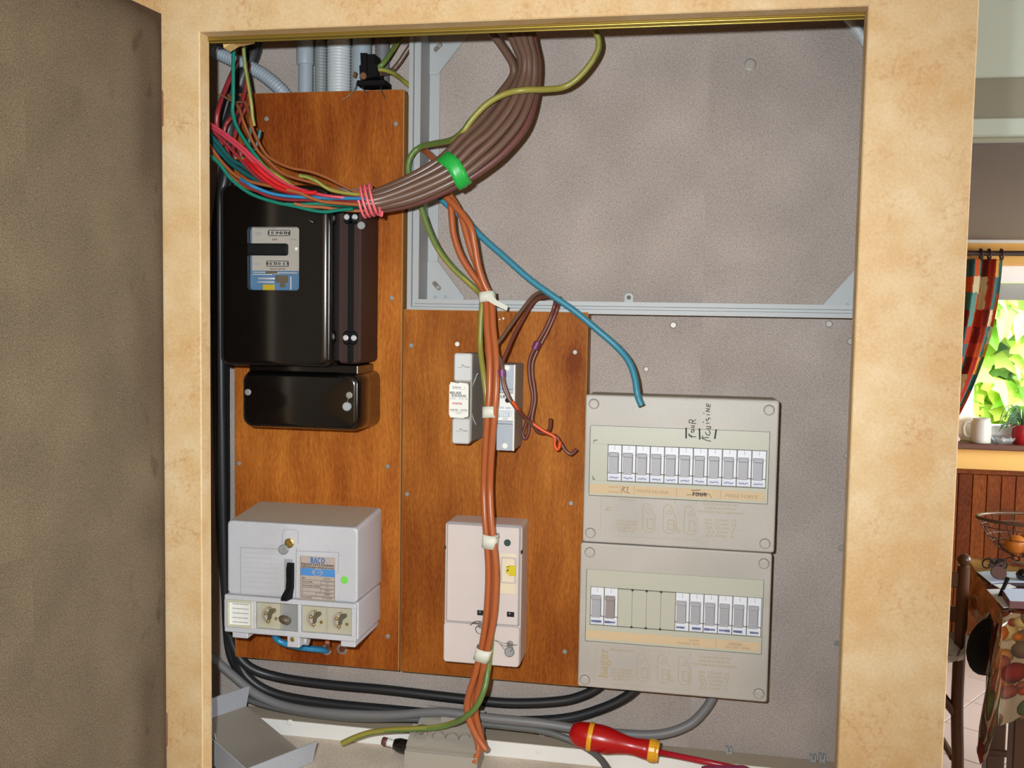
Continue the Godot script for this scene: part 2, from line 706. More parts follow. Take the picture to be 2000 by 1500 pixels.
	mat("wire_blue", C8(44, 122, 168), 0.34)
	mat("wire_purple_brown", C8(104, 54, 44), 0.38)
	mat("wire_purple", C8(110, 50, 96), 0.4)
	mat("wire_red_orange", C8(210, 78, 30), 0.36)
	mat("copper", C8(204, 124, 76), 0.3, 0.8)
	mat("tape_green", C8(34, 158, 60), 0.36)
	mat("tape_white", C8(208, 206, 190), 0.5)
	m = mat("wire_yellow_green", Color.WHITE, 0.38)
	m.vertex_color_use_as_albedo = true
	m = mat("sheet_grey", Color(0.98, 0.98, 0.99), 0.5)
	m.albedo_texture = speckle(81, 400, C8(160, 161, 164), 0.05, 0.06, 0.0)
	triplanar(m, 5.0)
	mat("sheet_inside", C8(138, 128, 116), 0.7)
	mat("tool_red", C8(172, 8, 10), 0.3)
	mat("tool_red_shaft", C8(168, 24, 40), 0.3)
	mat("tool_yellow", C8(226, 160, 30), 0.35)
	mat("tool_purple", C8(132, 40, 76), 0.4)
	mat("terminal_box", C8(158, 150, 138), 0.6)
	mat("rust", C8(108, 72, 48), 0.8)
	# the kitchen
	mat("orange_wall", C8(240, 186, 102), 0.8)
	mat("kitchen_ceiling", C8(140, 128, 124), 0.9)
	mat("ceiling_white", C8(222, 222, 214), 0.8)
	mat("beam_paint", C8(210, 220, 206), 0.6)
	mat("beam_band", C8(158, 154, 134), 0.7)
	mat("moulding_white", C8(240, 234, 222), 0.6)
	m = mat("wainscot", Color.WHITE, 0.6, 0.0, 0.3)
	m.albedo_texture = wood_texture(91, 200, 500, C8(150, 78, 22), C8(86, 38, 8), [], 0.0)
	M.wainscot_a = M.wainscot
	m = M.wainscot.duplicate()
	m.albedo_color = Color(0.9, 0.84, 0.8)
	M.wainscot_b = m
	triplanar(M.wainscot, 1.2)
	triplanar(m, 1.2)
	m.uv1_offset = Vector3(0.3, 0.2, 0)
	mat("sill_wood", C8(96, 54, 34), 0.4)
	mat("dark_wood", C8(74, 44, 24), 0.38)
	mat("chair_wood", C8(86, 50, 26), 0.35)
	mat("rod_dark", C8(62, 40, 34), 0.4)
	m = mat("curtain_cloth", Color.WHITE, 0.85)
	m.albedo_texture = cloth_texture(101, 420, 36.0, [C8(196, 58, 28), C8(216, 96, 36), C8(140, 40, 26), C8(70, 124, 118), C8(106, 158, 142), C8(226, 170, 70), C8(224, 206, 164), C8(196, 66, 34), C8(78, 108, 112), C8(70, 124, 118)], 9.0)
	m.backlight_enabled = true
	m.backlight = Color(0.8, 0.78, 0.75)
	m = mat("oilcloth", Color.WHITE, 0.12)
	m.clearcoat_enabled = true
	m.clearcoat = 1.0
	m.clearcoat_roughness = 0.06
	m.albedo_texture = fruit_texture(111, 700)
	mat("frame_white", C8(250, 250, 248), 0.4)
	mat("shutter_grey", C8(150, 146, 140), 0.6)
	m = mat("leaf_a", C8(164, 208, 62), 0.45)
	m.backlight_enabled = true
	m.backlight = Color(0.5, 0.62, 0.2)
	m = mat("leaf_b", C8(136, 192, 56), 0.45)
	m.backlight_enabled = true
	m.backlight = Color(0.45, 0.6, 0.16)
	m = mat("leaf_c", C8(192, 218, 84), 0.45)
	m.backlight_enabled = true
	m.backlight = Color(0.55, 0.6, 0.22)
	mat("garden_wall", C8(130, 150, 80), 0.9)
	mat("lawn", C8(104, 124, 66), 0.95)
	mat("stoneware", C8(214, 206, 190), 0.35)
	m = mat("clear_glass", Color(0.98, 0.98, 0.98, 0.12), 0.04)
	m.refraction_enabled = true
	m.refraction_scale = 0.05
	mat("pot_red", C8(176, 30, 36), 0.4)
	mat("plant_green", C8(96, 132, 92), 0.5)
	mat("garlic", C8(206, 186, 170), 0.6)
	mat("basket_wire", C8(112, 84, 62), 0.4, 0.5)
	mat("basket_wire_dark", C8(44, 34, 30), 0.4, 0.5)
	mat("fruit_orange", C8(216, 120, 30), 0.45)
	mat("fruit_red", C8(196, 74, 34), 0.4)
	mat("fruit_dark", C8(92, 26, 30), 0.35)
	mat("paper_blue", C8(206, 214, 232), 0.5)
	mat("book_cover", C8(120, 72, 72), 0.5)
	mat("book_dark", C8(60, 40, 44), 0.5)
	mat("lens_brown", C8(104, 72, 64), 0.15)
	mat("cushion", C8(214, 210, 200), 0.18)
	m = mat("black_felt", C8(12, 12, 13), 0.95)
	m = mat("tile", C8(236, 212, 192), 0.14)
	m = mat("tile_b", C8(230, 204, 182), 0.14)
	mat("grout", C8(128, 112, 98), 0.9)


# ---------------------------------------------------------------- the setting

func bx(x0: float, x1: float, y0: float, y1: float, z0: float, z1: float, b := 0.001) -> G:
	var g := G.new(V((x0 + x1) / 2, y0, (z0 + z1) / 2))
	g.box(x0, x1, y0, y1, z0, z1, b)
	return g


func shell() -> void:
	# the cupboard's inside
	var wall := struct("wall_back", bx(-0.72, 0.25, 0.98, 2.03, -0.02, 0.0), M.plasterboard, "grey speckled plasterboard back wall of the cupboard")
	struct("wall_left", bx(-0.74, -0.70, 0.0, 2.05, -0.02, 0.228), M.plasterboard, "grey plasterboard left side of the cupboard")
	struct("wall_right", bx(0.2285, 0.2511, 0.0, 2.49, -0.02, 0.228), M.plasterboard, "end panel closing the right side of the cupboard")
	struct("ceiling_cupboard", bx(-0.70, 0.2285, 2.0, 2.05, 0.0, 0.228), M.plasterboard, "top of the cupboard above the opening")
	struct("floor_cupboard", bx(-0.70, 0.2285, 0.96, 1.018, 0.0, 0.228), M.dusty_shelf, "dusty grey shelf at the foot of the cupboard")
	for q in [[V(0.0492, 1.915, 0), 0.0075], [V(-0.0358, 1.5911, 0), 0.0045], [V(0.1549, 1.5959, 0), 0.0045], [V(0.1813, 1.5748, 0), 0.0045], [V(0.1819, 1.4325, 0), 0.004], [V(0.1802, 1.3158, 0), 0.004], [V(-0.0687, 1.5339, 0), 0.0035], [V(0.1792, 1.1936, 0), 0.0035]]:
		var s := screw(q[0], q[1], wall, wall.position, M.screw_steel, 0.9)
		s.name = "wall_screw"
	for p in [V(-0.1934, 1.0414, 0.004), V(0.0509, 1.042, 0.004), V(0.1556, 1.0424, 0.004), V(0.1668, 1.0442, 0.004)]:
		var gc := G.new(wall.position)
		gc.box(p.x - 0.004, p.x - 0.0015, p.y - 0.007, p.y + 0.006, -0.001, 0.008)
		gc.box(p.x + 0.001, p.x + 0.0035, p.y - 0.007, p.y + 0.006, -0.001, 0.008)
		gc.tube([p + V(0, 0, 0.002), p + V(0, -0.004, 0.002)], 0.0016, 8)
		put("cable_clip", gc, M.galvanised, wall)
	# dusty batten at the foot of the back wall, its face painted white
	var gb := bx(-0.70, 0.2285, 1.018, 1.039, 0.0, 0.036, 0.0008)
	var batten := struct("baseboard_back", gb, M.white_paint, "white painted batten along the foot of the back wall")
	var gd := G.new(batten.position)
	gd.box(-0.70, 0.2285, 1.0388, 1.0396, 0.0, 0.0355, 0.0002)
	put("dusty_top", gd, M.grey_shell_dusty, batten)
	for p in [V(-0.5399, 1.037, 0.036), V(-0.1935, 1.0314, 0.036)]:
		screw(p, 0.0042, batten, batten.position, M.white_paint, 0.3)
	# the papered frame: stiles, head and sill round the opening
	var L := -0.5553
	var R := 0.150
	var T := 1.9068
	var face := G.new(V(-0.4, 0.0, ZF))
	var b := 0.0012
	var d := ZF - 0.023
	# stiles, head and foot with eased edges
	face.box(-3.0, L, 0.0, 2.5, d, ZF, b)
	face.box(R, 0.2515, 0.0, 2.5, d, ZF, b)
	face.box(L - 0.002, R + 0.002, T, 2.5, d, ZF - 0.0001, b)
	face.box(L - 0.002, R + 0.002, 0.0, 1.0, d, ZF - 0.0001, b)
	var wf := struct("wall_front", face, M.wallpaper, "ochre marbled wallpapered frame round the cupboard opening")
	# the seams of the paper
	var seam := G.new(wf.position)
	seam.box(-0.318, -0.318 + 0.0007, T, 2.5, ZF - 0.001, ZF + 0.0003, 0.0001)
	seam.box(-0.605, L, 1.482, 1.482 + 0.0005, ZF - 0.001, ZF + 0.0002, 0.0001)
	put("paper_seam", seam, M.wallpaper, wf)
	# brass angle under the head of the opening
	var br := G.new(V(-0.2, T - 0.004, d + 0.004))
	br.box(L, R, T - 0.0028, T + 0.0, d - 0.001, d + 0.0045, 0.0010, 0.0008)
	br.tube([V(L, T - 0.003, d + 0.003), V(R, T - 0.003, d + 0.003)], 0.0015, 10)
	br.tube([V(L, T - 0.0052, d - 0.001), V(R, T - 0.0052, d - 0.001)], 0.0011, 10)
	br.box(L, R, T - 0.0052, T - 0.002, d - 0.003, d - 0.0005, 0.0005)
	struct("trim_head", br, M.brass, "ridged brass strip along the top of the opening")
	# the room the picture is taken from, and the kitchen beyond
	struct("floor_room", bx(-3.1, 3.3, -0.12, -0.004, -4.35, 3.1), M.grout, "floor of the house under the tiles")
	struct("wall_west", bx(-3.15, -3.0, 0.0, 2.6, -4.35, 3.15), M.orange_wall, "left wall of the house")
	var wr := G.new(V(3.25, 0, 0))
	wr.box(3.2, 3.35, 0.0, 2.6, -4.35, -3.3)
	wr.box(3.2, 3.35, 0.0, 2.6, -1.5, 0.2)
	wr.box(3.2, 3.35, 0.0, 2.6, 1.6, 3.15)
	wr.box(3.2, 3.35, 0.0, 1.0, 0.199, 1.601)
	wr.box(3.2, 3.35, 2.2, 2.6, 0.199, 1.601)
	wr.box(3.2, 3.35, 0.0, 0.9, -3.301, -1.499)
	wr.box(3.2, 3.35, 2.05, 2.6, -3.301, -1.499)
	struct("wall_east", wr, M.orange_wall, "right wall of the kitchen and the near room with two side windows")
	var wb := G.new(V(0, 0, 3.05))
	wb.box(-3.0, 3.2, 0.0, 2.6, 3.0, 3.15)
	struct("wall_south", wb, M.orange_wall, "plain wall behind the camera")
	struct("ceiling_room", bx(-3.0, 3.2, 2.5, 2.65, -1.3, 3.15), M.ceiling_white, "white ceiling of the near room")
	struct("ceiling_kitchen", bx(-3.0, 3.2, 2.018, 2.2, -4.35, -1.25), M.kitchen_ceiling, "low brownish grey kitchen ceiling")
	var bm := G.new(V(1.0, 2.03, -1.2))
	bm.box(-3.0, 3.2, 2.022, 2.65, -1.249, -1.17, 0.003)
	bm.box(-3.0, 3.2, 2.022, 2.062, -1.18, -1.152, 0.003)
	bm.box(-3.0, 3.2, 2.152, 2.65, -1.18, -1.152, 0.003)
	var beam := struct("trim_beam", bm, M.beam_paint, "pale green painted ceiling beam at the kitchen threshold")
	var bd := G.new(beam.position)
	bd.box(-3.0, 3.2, 2.06, 2.155, -1.18, -1.165, 0.001)
	put("grey_band", bd, M.beam_band, beam)


# ---------------------------------------------------------------- the open door

func door_leaf() -> void:
	# hinged on the left stile and swung out past square
	var hinge := V(-0.5995, 1.6025, 0.254)
	var ang := deg_to_rad(-96.3)
	var w := 0.72
	var o := Node3D.new()
	o.name = "door_1"
	o.position = V(hinge.x, 0.96, hinge.z)
	o.rotation.y = ang
	tag(o, "open cupboard door showing its raw brown hardboard inside face", "door", "", "structure")
	add_child(o)
	var g := G.new()
	g.box(0.0, w, 0.0, 1.927 - 0.96, 0.0, 0.019, 0.0012)
	put("panel", g, M.hardboard, o)
	var fh := 1.927 - 0.96
	var fc := G.new()
	fc.uvquad(V(w, 0, -0.0004), V(0, 0, -0.0004), V(0, fh, -0.0004), V(w, fh, -0.0004))
	var rawf := put("raw_face", fc, M.hardboard_face, o)
	rawf.set_meta("label", "brown hardboard face stained along the hinge edge")
	for py in [1.8244, 1.1103]:
		var gh := G.new()
		gh.lathe([Vector2(0.0034, 0), Vector2(0.0042, 0.002), Vector2(0.0042, 0.038), Vector2(0.0034, 0.04)], V(-0.0025, py - 0.96 - 0.02, 0.004), Vector3.UP, 10)
		gh.lathe([Vector2(0.0018, 0), Vector2(0.0018, 0.05)], V(-0.0025, py - 0.96 - 0.025, 0.004), Vector3.UP, 8)
		put("hinge", gh, M.rust, o)


# ---------------------------------------------------------------- mounting boards

func board(called: String, label: String, x0: float, x1: float, yt: float, yb: float, z: float, m: Material, screws: Array) -> void:
	var o := thing(called, label, "board", V((x0 + x1) / 2, yb, 0.0))
	var g := G.new(o.position)
	g.box(x0, x1, yb, yt, z - 0.012, z - 0.0005, 0.0008)
	put("panel", g, M.plywood_edge, o)
	var f := G.new(o.position)
	f.uvquad(V(x0 + 0.0008, yb + 0.0008, z - 0.0004), V(x1 - 0.0008, yb + 0.0008, z - 0.0004), V(x1 - 0.0008, yt - 0.0008, z - 0.0004), V(x0 + 0.0008, yt - 0.0008, z - 0.0004))
	put("veneer_face", f, m, o)
	for s in [0, 1]:
		var bt := G.new(o.position)
		var x := x0 + 0.001 if s == 0 else x1 - 0.021
		bt.box(x, x + 0.02, yb + 0.01, yt - 0.002, 0.0, z - 0.012, 0.0006)
		put("batten", bt, M.plywood_edge, o)
	for p in screws:
		screw(p - V(0, 0, 0.0004), 0.0032, o, o.position, M.screw_steel, p.x * 40.0)


func boards() -> void:
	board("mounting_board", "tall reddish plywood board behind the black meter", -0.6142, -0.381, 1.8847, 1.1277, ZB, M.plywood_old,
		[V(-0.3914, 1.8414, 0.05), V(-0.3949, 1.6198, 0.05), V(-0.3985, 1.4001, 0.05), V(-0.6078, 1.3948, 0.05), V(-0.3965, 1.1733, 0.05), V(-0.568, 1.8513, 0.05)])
	board("mounting_board", "shorter honey plywood board with a dark knot beside the fuse boxes", -0.3803 + 0.0006, -0.1399, 1.6054, 1.1265, ZB - 0.002, M.plywood,
		[V(-0.3687, 1.5588, 0.048), V(-0.3723, 1.3645, 0.048), V(-0.1564, 1.3636, 0.048), V(-0.1603, 1.171, 0.048), V(-0.1553, 1.5552, 0.048)])
	var mb: Node3D = get_node("mounting_board_001")
	for q in [[V(-0.3075, 1.5621, 0.0478), 0.003], [V(-0.2477, 1.5959, 0.0478), 0.0014], [V(-0.2351, 1.5935, 0.0478), 0.001], [V(-0.2524, 1.5945, 0.0478), 0.001]]:
		var sp := G.new(mb.position)
		sp.disc(q[0], q[1], 0.0003, 10, 0.0001)
		put("plaster_speck", sp, M.paper_white, mb)


# ---------------------------------------------------------------- galvanised frame

func metal_frame() -> void:
	var x0 := -0.376
	var y0 := 1.6034
	var x1 := 0.228
	var y1 := 1.985
	var o := thing("steel_framework", "galvanised metal frame bordering the empty upper right of the back wall", "frame", V((x0 + x1) / 2, y0, 0.0))
	# side and foot rails: a fluted face, a web and a flange on the wall
	var prof := [Vector2(0, 0), Vector2(0, 0.045), Vector2(0.0056, 0.045), Vector2(0.0062, 0.0405), Vector2(0.0094, 0.0405), Vector2(0.0100, 0.045), Vector2(0.0155, 0.045), Vector2(0.0155, 0.0018), Vector2(0.029, 0.0018), Vector2(0.029, 0.0)]
	for s in [["rail", 0], ["rail", 1], ["rail", 2]]:
		var g := G.new(o.position)
		for i in prof.size() - (3 if s[1] == 1 else 1):
			var a: Vector2 = prof[i]
			var b: Vector2 = prof[i + 1]
			if s[1] == 0:
				g.quad(V(x0 + a.x, y0 + a.x, a.y), V(x0 + b.x, y0 + b.x, b.y), V(x0 + b.x, y1, b.y), V(x0 + a.x, y1, a.y))
			elif s[1] == 1:
				g.quad(V(x1 - a.x, y0 + a.x, a.y), V(x0 + a.x, y0 + a.x, a.y), V(x0 + b.x, y0 + b.x, b.y), V(x1 - b.x, y0 + b.x, b.y))
			else:
				g.quad(V(x1 - a.x, y1, a.y), V(x1 - b.x, y1, b.y), V(x1 - b.x, y0 + b.x, b.y), V(x1 - a.x, y0 + a.x, a.y))
		put(s[0], g, M.galvanised, o)
	# corner gussets with slots, lying on the flanges
	var cs := [[Vector2(-0.3661, 1.6191), Vector2(1, 1), 0.056], [Vector2(-0.37, 1.9685), Vector2(1, -1), 0.062], [Vector2(0.212, y0 + 0.012), Vector2(-1, 1), 0.066], [Vector2(0.212, 1.9722), Vector2(-1, -1), 0.06]]
	for c in cs:
		var p: Vector2 = c[0]
		var d: Vector2 = c[1]
		var s: float = c[2]
		var g := G.new(o.position)
		g.prism([p, p + Vector2(d.x * s, 0), p + Vector2(d.x * s, d.y * 0.004), p + Vector2(d.x * 0.02, d.y * (s * 0.9)), p + Vector2(0, d.y * (s * 0.9))], 0.0019, 0.0034, 0.0004)
		var gm := put("gusset", g, M.galvanised, o)
		var h := G.new(o.position)
		var q := p + d * s * 0.33
		var v := Vector2(d.x, -d.y).normalized()
		var u := Vector2(-v.y, v.x)
		var pts := []
		for i in 12:
			var a := TAU * i / 12.0
			pts.append(q + v * (cos(a) * 0.0032 + (0.004 if cos(a) > 0 else -0.004)) * d.x * -1.0 + u * sin(a) * 0.0032)
		h.prism(pts, 0.0034, 0.0036)
		put("slot", h, M.box_gap, gm)
		screw(V(q.x, q.y, 0.0037) + V(v.x, v.y, 0) * 0.003, 0.0031, gm, o.position, M.screw_steel, 1.0)
		for k in [Vector2(0.3, 0.06), Vector2(0.06, 0.55), Vector2(0.55, 0.07)]:
			var e := G.new(o.position)
			e.disc(V(p.x + d.x * s * k.x, p.y + d.y * s * k.y, 0.0034), 0.0022, 0.0003, 10, 0.0001)
			put("hole", e, M.grey_shell_dark, gm)
	# fixing lug in the middle of the foot rail
	var lug := G.new(o.position)
	var lp := Vector2(-0.0929, 1.6254)
	lug.prism([lp + Vector2(-0.006, -0.012), lp + Vector2(0.006, -0.012), lp + Vector2(0.006, 0.002), lp + Vector2(0.003, 0.0055), lp + Vector2(-0.003, 0.0055), lp + Vector2(-0.006, 0.002)], 0.002, 0.0045, 0.0004)
	var lm := put("lug", lug, M.galvanised, o)
	screw(V(lp.x, lp.y, 0.0046), 0.0028, lm, o.position, M.box_gap, 0.3)


# ---------------------------------------------------------------- the electricity meter

func meter() -> void:
	var zf := 0.15
	var zs := 0.118
	var x0 := -0.58
	var x1 := -0.4466
	var y1 := 1.7529
	var y0 := 1.5327
	var xr := -0.4131
	var o := thing("electricity_meter", "black two-rate electricity meter with a glass dial window and terminal cover", "meter", V((x0 + xr) / 2, y0, ZB))
	var p := o.position
	# case: a base with a rounded deeper hood on its left
	var g := G.new(p)
	g.smooth(true)
	var ls := []
	for s in [[0.0, ZB], [0.0, zf - 0.009], [0.0007, zf - 0.0055], [0.0025, zf - 0.0022], [0.0055, zf - 0.0004], [0.0085, zf]]:
		ls.append(G.rr(x0 - 0.006 + s[0] * 1.5, x1 + 0.006 - s[0] * 1.2, y0 + s[0] * 0.8, y1 - s[0] * 0.8, s[1], 0.009, 4))
	g.loft(ls, true, false)
	# front with the window opening
	var wx0 := -0.5469
	var wx1 := -0.48
	var wy1 := 1.7021
	var wy0 := 1.6255
	g.smooth(false)
	g.loft([ls[-1], G.rr(wx0, wx1, wy0, wy1, zf, 0.004, 4), G.rr(wx0 + 0.0008, wx1 - 0.0008, wy0 + 0.0008, wy1 - 0.0008, zf - 0.007, 0.0035, 4)], false, false)
	put("case", g, M.bakelite, o)
	var f := G.new(p)
	f.box(x1 + 0.004, xr, y0 + 0.004, y1 - 0.012, ZB, zs, 0.002, 0.006, 3)
	put("side_cover", f, M.bakelite_brown, o)
	var rod := G.new(p)
	var rx := -0.4245
	rod.box(rx - 0.0042, rx + 0.0025, y0 + 0.006, y1 - 0.02, zs - 0.001, zs + 0.003, 0.001)
	put("latch_bar", rod, M.black_plastic, o)
	for q in [V(-0.4253, 1.7165, 0.121), V(-0.4257, 1.5689, 0.121)]:
		var k := G.new(p)
		k.box(q.x - 0.0095, q.x + 0.0095, q.y - 0.009, q.y + 0.009, zs - 0.001, q.z, 0.0015, 0.006, 3)
		var lm := put("latch", k, M.black_plastic, o)
		for s in [-0.0052, 0.0052]:
			screw(V(q.x + s, q.y, q.z), 0.0036, lm, p, M.chrome, 0.7)
	# a lead seal hanging from the upper latch
	seal(V(-0.4097, 1.7055, 0.126), 0.0050, [V(-0.4209, 1.7143, 0.124), V(-0.4146, 1.7109, 0.127), V(-0.4093, 1.7054, 0.127)], o, p)
	var br := G.new(p)
	br.tube([V(-0.4824, 1.7243, 0.119), V(-0.4748, 1.7175, 0.136), V(-0.4658, 1.7097, 0.153), V(-0.4606, 1.7073, 0.153)], 0.0008, 6)
	put("bent_wire", br, M.seal_wire, o)
	# dial behind the glass
	var dz := zf - 0.0065
	var dg := G.new(p)
	dg.box(wx0 - 0.001, wx1 + 0.001, wy0 - 0.001, wy1 + 0.001, dz - 0.004, dz - 0.0004, 0.0002)
	put("dial_tray", dg, M.meter_blue, o)
	var pl := G.new(p)
	pl.box(-0.5439, wx1 + 0.0005, 1.6493, wy1, dz - 0.0008, dz, 0.0002)
	var plate := put("dial_plate", pl, M.meter_dial, o)
	# two rows of number wheels
	var rows := [["44257", V(-0.5085, 1.6952, 0.1437), 1.0], ["36386", V(-0.5104, 1.658, 0.1437), 1.0]]
	for r in rows:
		var c: Vector3 = r[1]
		var wf := G.new(p)
		wf.ring(c.x - 0.0145, c.x + 0.0145, c.y - 0.0036, c.y + 0.0036, dz - 0.0004, dz + 0.0006, 0.0008, 0.0002)
		put("register_frame", wf, M.wheel_black, plate)
		for i in 5:
			var wg := G.new(p)
			var cx := c.x - 0.0112 + i * 0.0056
			wg.lathe([Vector2(0.0032, -0.0024), Vector2(0.0034, -0.002), Vector2(0.0034, 0.002), Vector2(0.0032, 0.0024)], V(cx, c.y, dz - 0.0028), Vector3.RIGHT, 16)
			put("number_wheel", wg, M.wheel_black, plate)
			text(r[0][i], V(cx, c.y, dz + 0.0007), 0.0042, M.paper_white, plate, p)
	var tp := V(-0.5138, 1.6872, 0.1437)
	var tg := G.new(p)
	tg.box(tp.x - 0.005, tp.x + 0.005, tp.y - 0.0022, tp.y + 0.0022, dz, dz + 0.0003, 0.0001)
	var tl := put("maker_plate", tg, M.label_beige, plate)
	text("kWh", V(tp.x, tp.y, dz + 0.0004), 0.0028, M.ink_black, tl, p)
	text("compteur d'énergie", V(-0.5264, 1.7008, 0.1437), 0.0012, M.ink_grey, plate, p, 0.0, false, "Droid Sans", 0.026)
	text("heures", V(-0.5358, 1.6958, 0.1437), 0.0014, M.ink_grey, plate, p, 0.0, false, "Droid Sans", 0.008)
	text("creuses", V(-0.5358, 1.6933, 0.1437), 0.0014, M.ink_grey, plate, p, 0.0, false, "Droid Sans", 0.008)
	text("heures pleines", V(-0.5104, 1.6518, 0.1437), 0.0016, M.ink_brown, plate, p, 0.0, false, "Droid Sans", 0.02)
	text("220 V", V(-0.5372, 1.6572, 0.1437), 0.0014, M.ink_grey, plate, p, 0.0, false, "Droid Sans", 0.007)
	text("tr/kWh", V(-0.4899, 1.6872, 0.1437), 0.0014, M.ink_grey, plate, p, 0.0, false, "Droid Sans", 0.008)
	for q in [[493, 0, -0.5425, -0.5271, 1.6474], [0, 0, -0.5104, -0.4846, 1.647], [0, 0, -0.5432, -0.5184, 1.6448]]:
		var sg := G.new(p)
		sg.box(q[2], q[3], q[4] - 0.0006, q[4] + 0.0005, dz - 0.0005, dz + 0.0004, 0.0002)
		put("silver_bar", sg, M.chrome, o)
	for q in [[V(-0.5054, 1.6395, 0.143), 0.0085, 0.0045], [V(-0.5187, 1.6474, 0.143), 0.0075, 0.0018], [V(-0.5041, 1.6326, 0.143), 0.0035, 0.0032]]:
		var kg := G.new(p)
		kg.box(q[0].x - q[1], q[0].x + q[1], q[0].y - q[2], q[0].y + q[2], dz - 0.002, dz - 0.0001, 0.0004)
		put("mechanism", kg, M.terminal_grey, o)
	# the rating plate bridge: a black bar across the dial
	var bb := G.new(p)
	var bx0 := -0.5456
	var bx1 := -0.4958
	var by := 1.6751
	bb.box(bx0 - 0.004, bx1, by - 0.0074, by + 0.0072, dz, zf - 0.001, 0.002, 0.003, 4)
	put("shutter_bar", bb, M.black_plastic, o)
	var lp := G.new(p)
	var q2 := V(-0.486, 1.6761, 0.1437)
	lp.box(q2.x - 0.0018, q2.x + 0.0018, q2.y - 0.0018, q2.y + 0.0018, dz, dz + 0.001, 0.0003)
	put("indicator", lp, M.paper_white, plate)
	# the moving disc and its brake magnet, seen under the plate
	var mg := G.new(p)
	mg.lathe([Vector2(0.022, 0), Vector2(0.0224, 0.0004), Vector2(0.022, 0.0008)], V((wx0 + wx1) / 2, 1.6451, dz - 0.022), Vector3.UP, 28)
	put("rotor_disc", mg, M.chrome, o)
	for q in [[V(-0.5254, 1.6399, 0.143), 0.0115, 0.0024], [V(-0.5261, 1.6355, 0.143), 0.0112, 0.002]]:
		var bg := G.new(p)
		var c: Vector3 = q[0]
		bg.smooth(true)
		bg.lathe([Vector2(0.0006, -q[1]), Vector2(q[2] * 0.5, -q[1] * 0.9), Vector2(q[2] * 0.5, q[1] * 0.9), Vector2(0.0006, q[1])], V(c.x, c.y, dz - 0.0005), Vector3.RIGHT, 10)
		put("magnet_bar", bg, M.chrome, o)
	var yg := G.new(p)
	var yc := V(-0.5221, 1.6287, 0.143)
	yg.box(yc.x - 0.0075, yc.x + 0.0075, yc.y - 0.0042, yc.y + 0.004, dz - 0.001, dz + 0.001, 0.0004)
	put("brake_block", yg, M.disc_gold, o)
	var pg := G.new(p)
	var pc := V(-0.4934, 1.6346, 0.143)
	pg.box(pc.x - 0.0008, pc.x + 0.0008, pc.y - 0.008, pc.y + 0.008, dz - 0.001, dz + 0.0005, 0.0003)
	put("pillar", pg, M.chrome, o)
	var gl := G.new(p)
	gl.box(wx0 + 0.0003, wx1 - 0.0003, wy0 + 0.0003, wy1 - 0.0003, zf - 0.0009, zf - 0.0003, 0.0001, 0.0035, 3)
	put("window_glass", gl, M.pane_glass, o)
	# grey dusty cap on the top of the base
	var cap := G.new(p)
	cap.smooth(true)
	cap.loft([G.rr(-0.5108, -0.4231, y1 - 0.03, y1 + 0.003, ZB, 0.006, 4), G.rr(-0.5094, -0.4238, y1 - 0.03, y1 + 0.002, 0.1, 0.008, 4), G.rr(-0.5053, -0.4271, y1 - 0.03, y1 - 0.004, 0.112, 0.008, 4)])
	put("top_cap", cap, M.grey_shell_dark, o)
	# terminal cover below, with two screws and a seal
	var tx0 := -0.5668
	var tx1 := -0.4125
	var ty1 := 1.5243
	var ty0 := 1.4541
	var tc := G.new(p)
	tc.smooth(true)
	tc.loft([G.rr(tx0 - 0.002, tx1 + 0.003, ty0 - 0.002, ty1 + 0.002, ZB, 0.012, 5), G.rr(tx0 - 0.001, tx1 + 0.001, ty0 - 0.001, ty1 + 0.001, 0.114, 0.012, 5), G.rr(tx0 + 0.0005, tx1 - 0.0015, ty0 + 0.001, ty1 - 0.001, 0.121, 0.012, 5), G.rr(tx0 + 0.003, tx1 - 0.004, ty0 + 0.0035, ty1 - 0.0035, 0.1245, 0.01, 5), G.rr(tx0 + 0.006, tx1 - 0.007, ty0 + 0.0065, ty1 - 0.0065, 0.125, 0.009, 5)])
	var cov := put("terminal_cover", tc, M.bakelite, o)
	var neck := G.new(p)
	neck.box(tx0 + 0.004, tx1 - 0.006, ty1 - 0.002, y0 + 0.002, ZB, 0.112, 0.001)
	put("neck", neck, M.bakelite, o)
	for q in [V(-0.5583, 1.498, 0.1252), V(-0.4244, 1.4984, 0.1252)]:
		screw(q, 0.0042, cov, p, M.screw_steel, 0.5)
	seal(V(-0.4263, 1.4845, 0.127), 0.0058, [V(-0.4231, 1.4973, 0.127), V(-0.4253, 1.4922, 0.128), V(-0.4266, 1.4846, 0.128)], cov, p)


func seal(at: Vector3, r: float, wire: Array, parent: Node, o: Vector3) -> void:
	var g := G.new(o)
	g.lathe([Vector2(r * 0.9, 0), Vector2(r, 0.0008), Vector2(r, 0.002), Vector2(r * 0.85, 0.0028)], at, V(0.1, 0.1, 1), 16)
	var s := put("lead_seal", g, M.lead_seal, parent)
	if parent == s.get_parent() and parent.get_parent() != self:
		var w0 := G.new(o)
		w0.tube(wire, 0.0005, 5)
		put("seal_wire", w0, M.seal_wire, parent)
		return
	var w := G.new(o)
	w.tube(wire, 0.0005, 5)
	put("seal_wire", w, M.seal_wire, s)


# ---------------------------------------------------------------- the main breaker

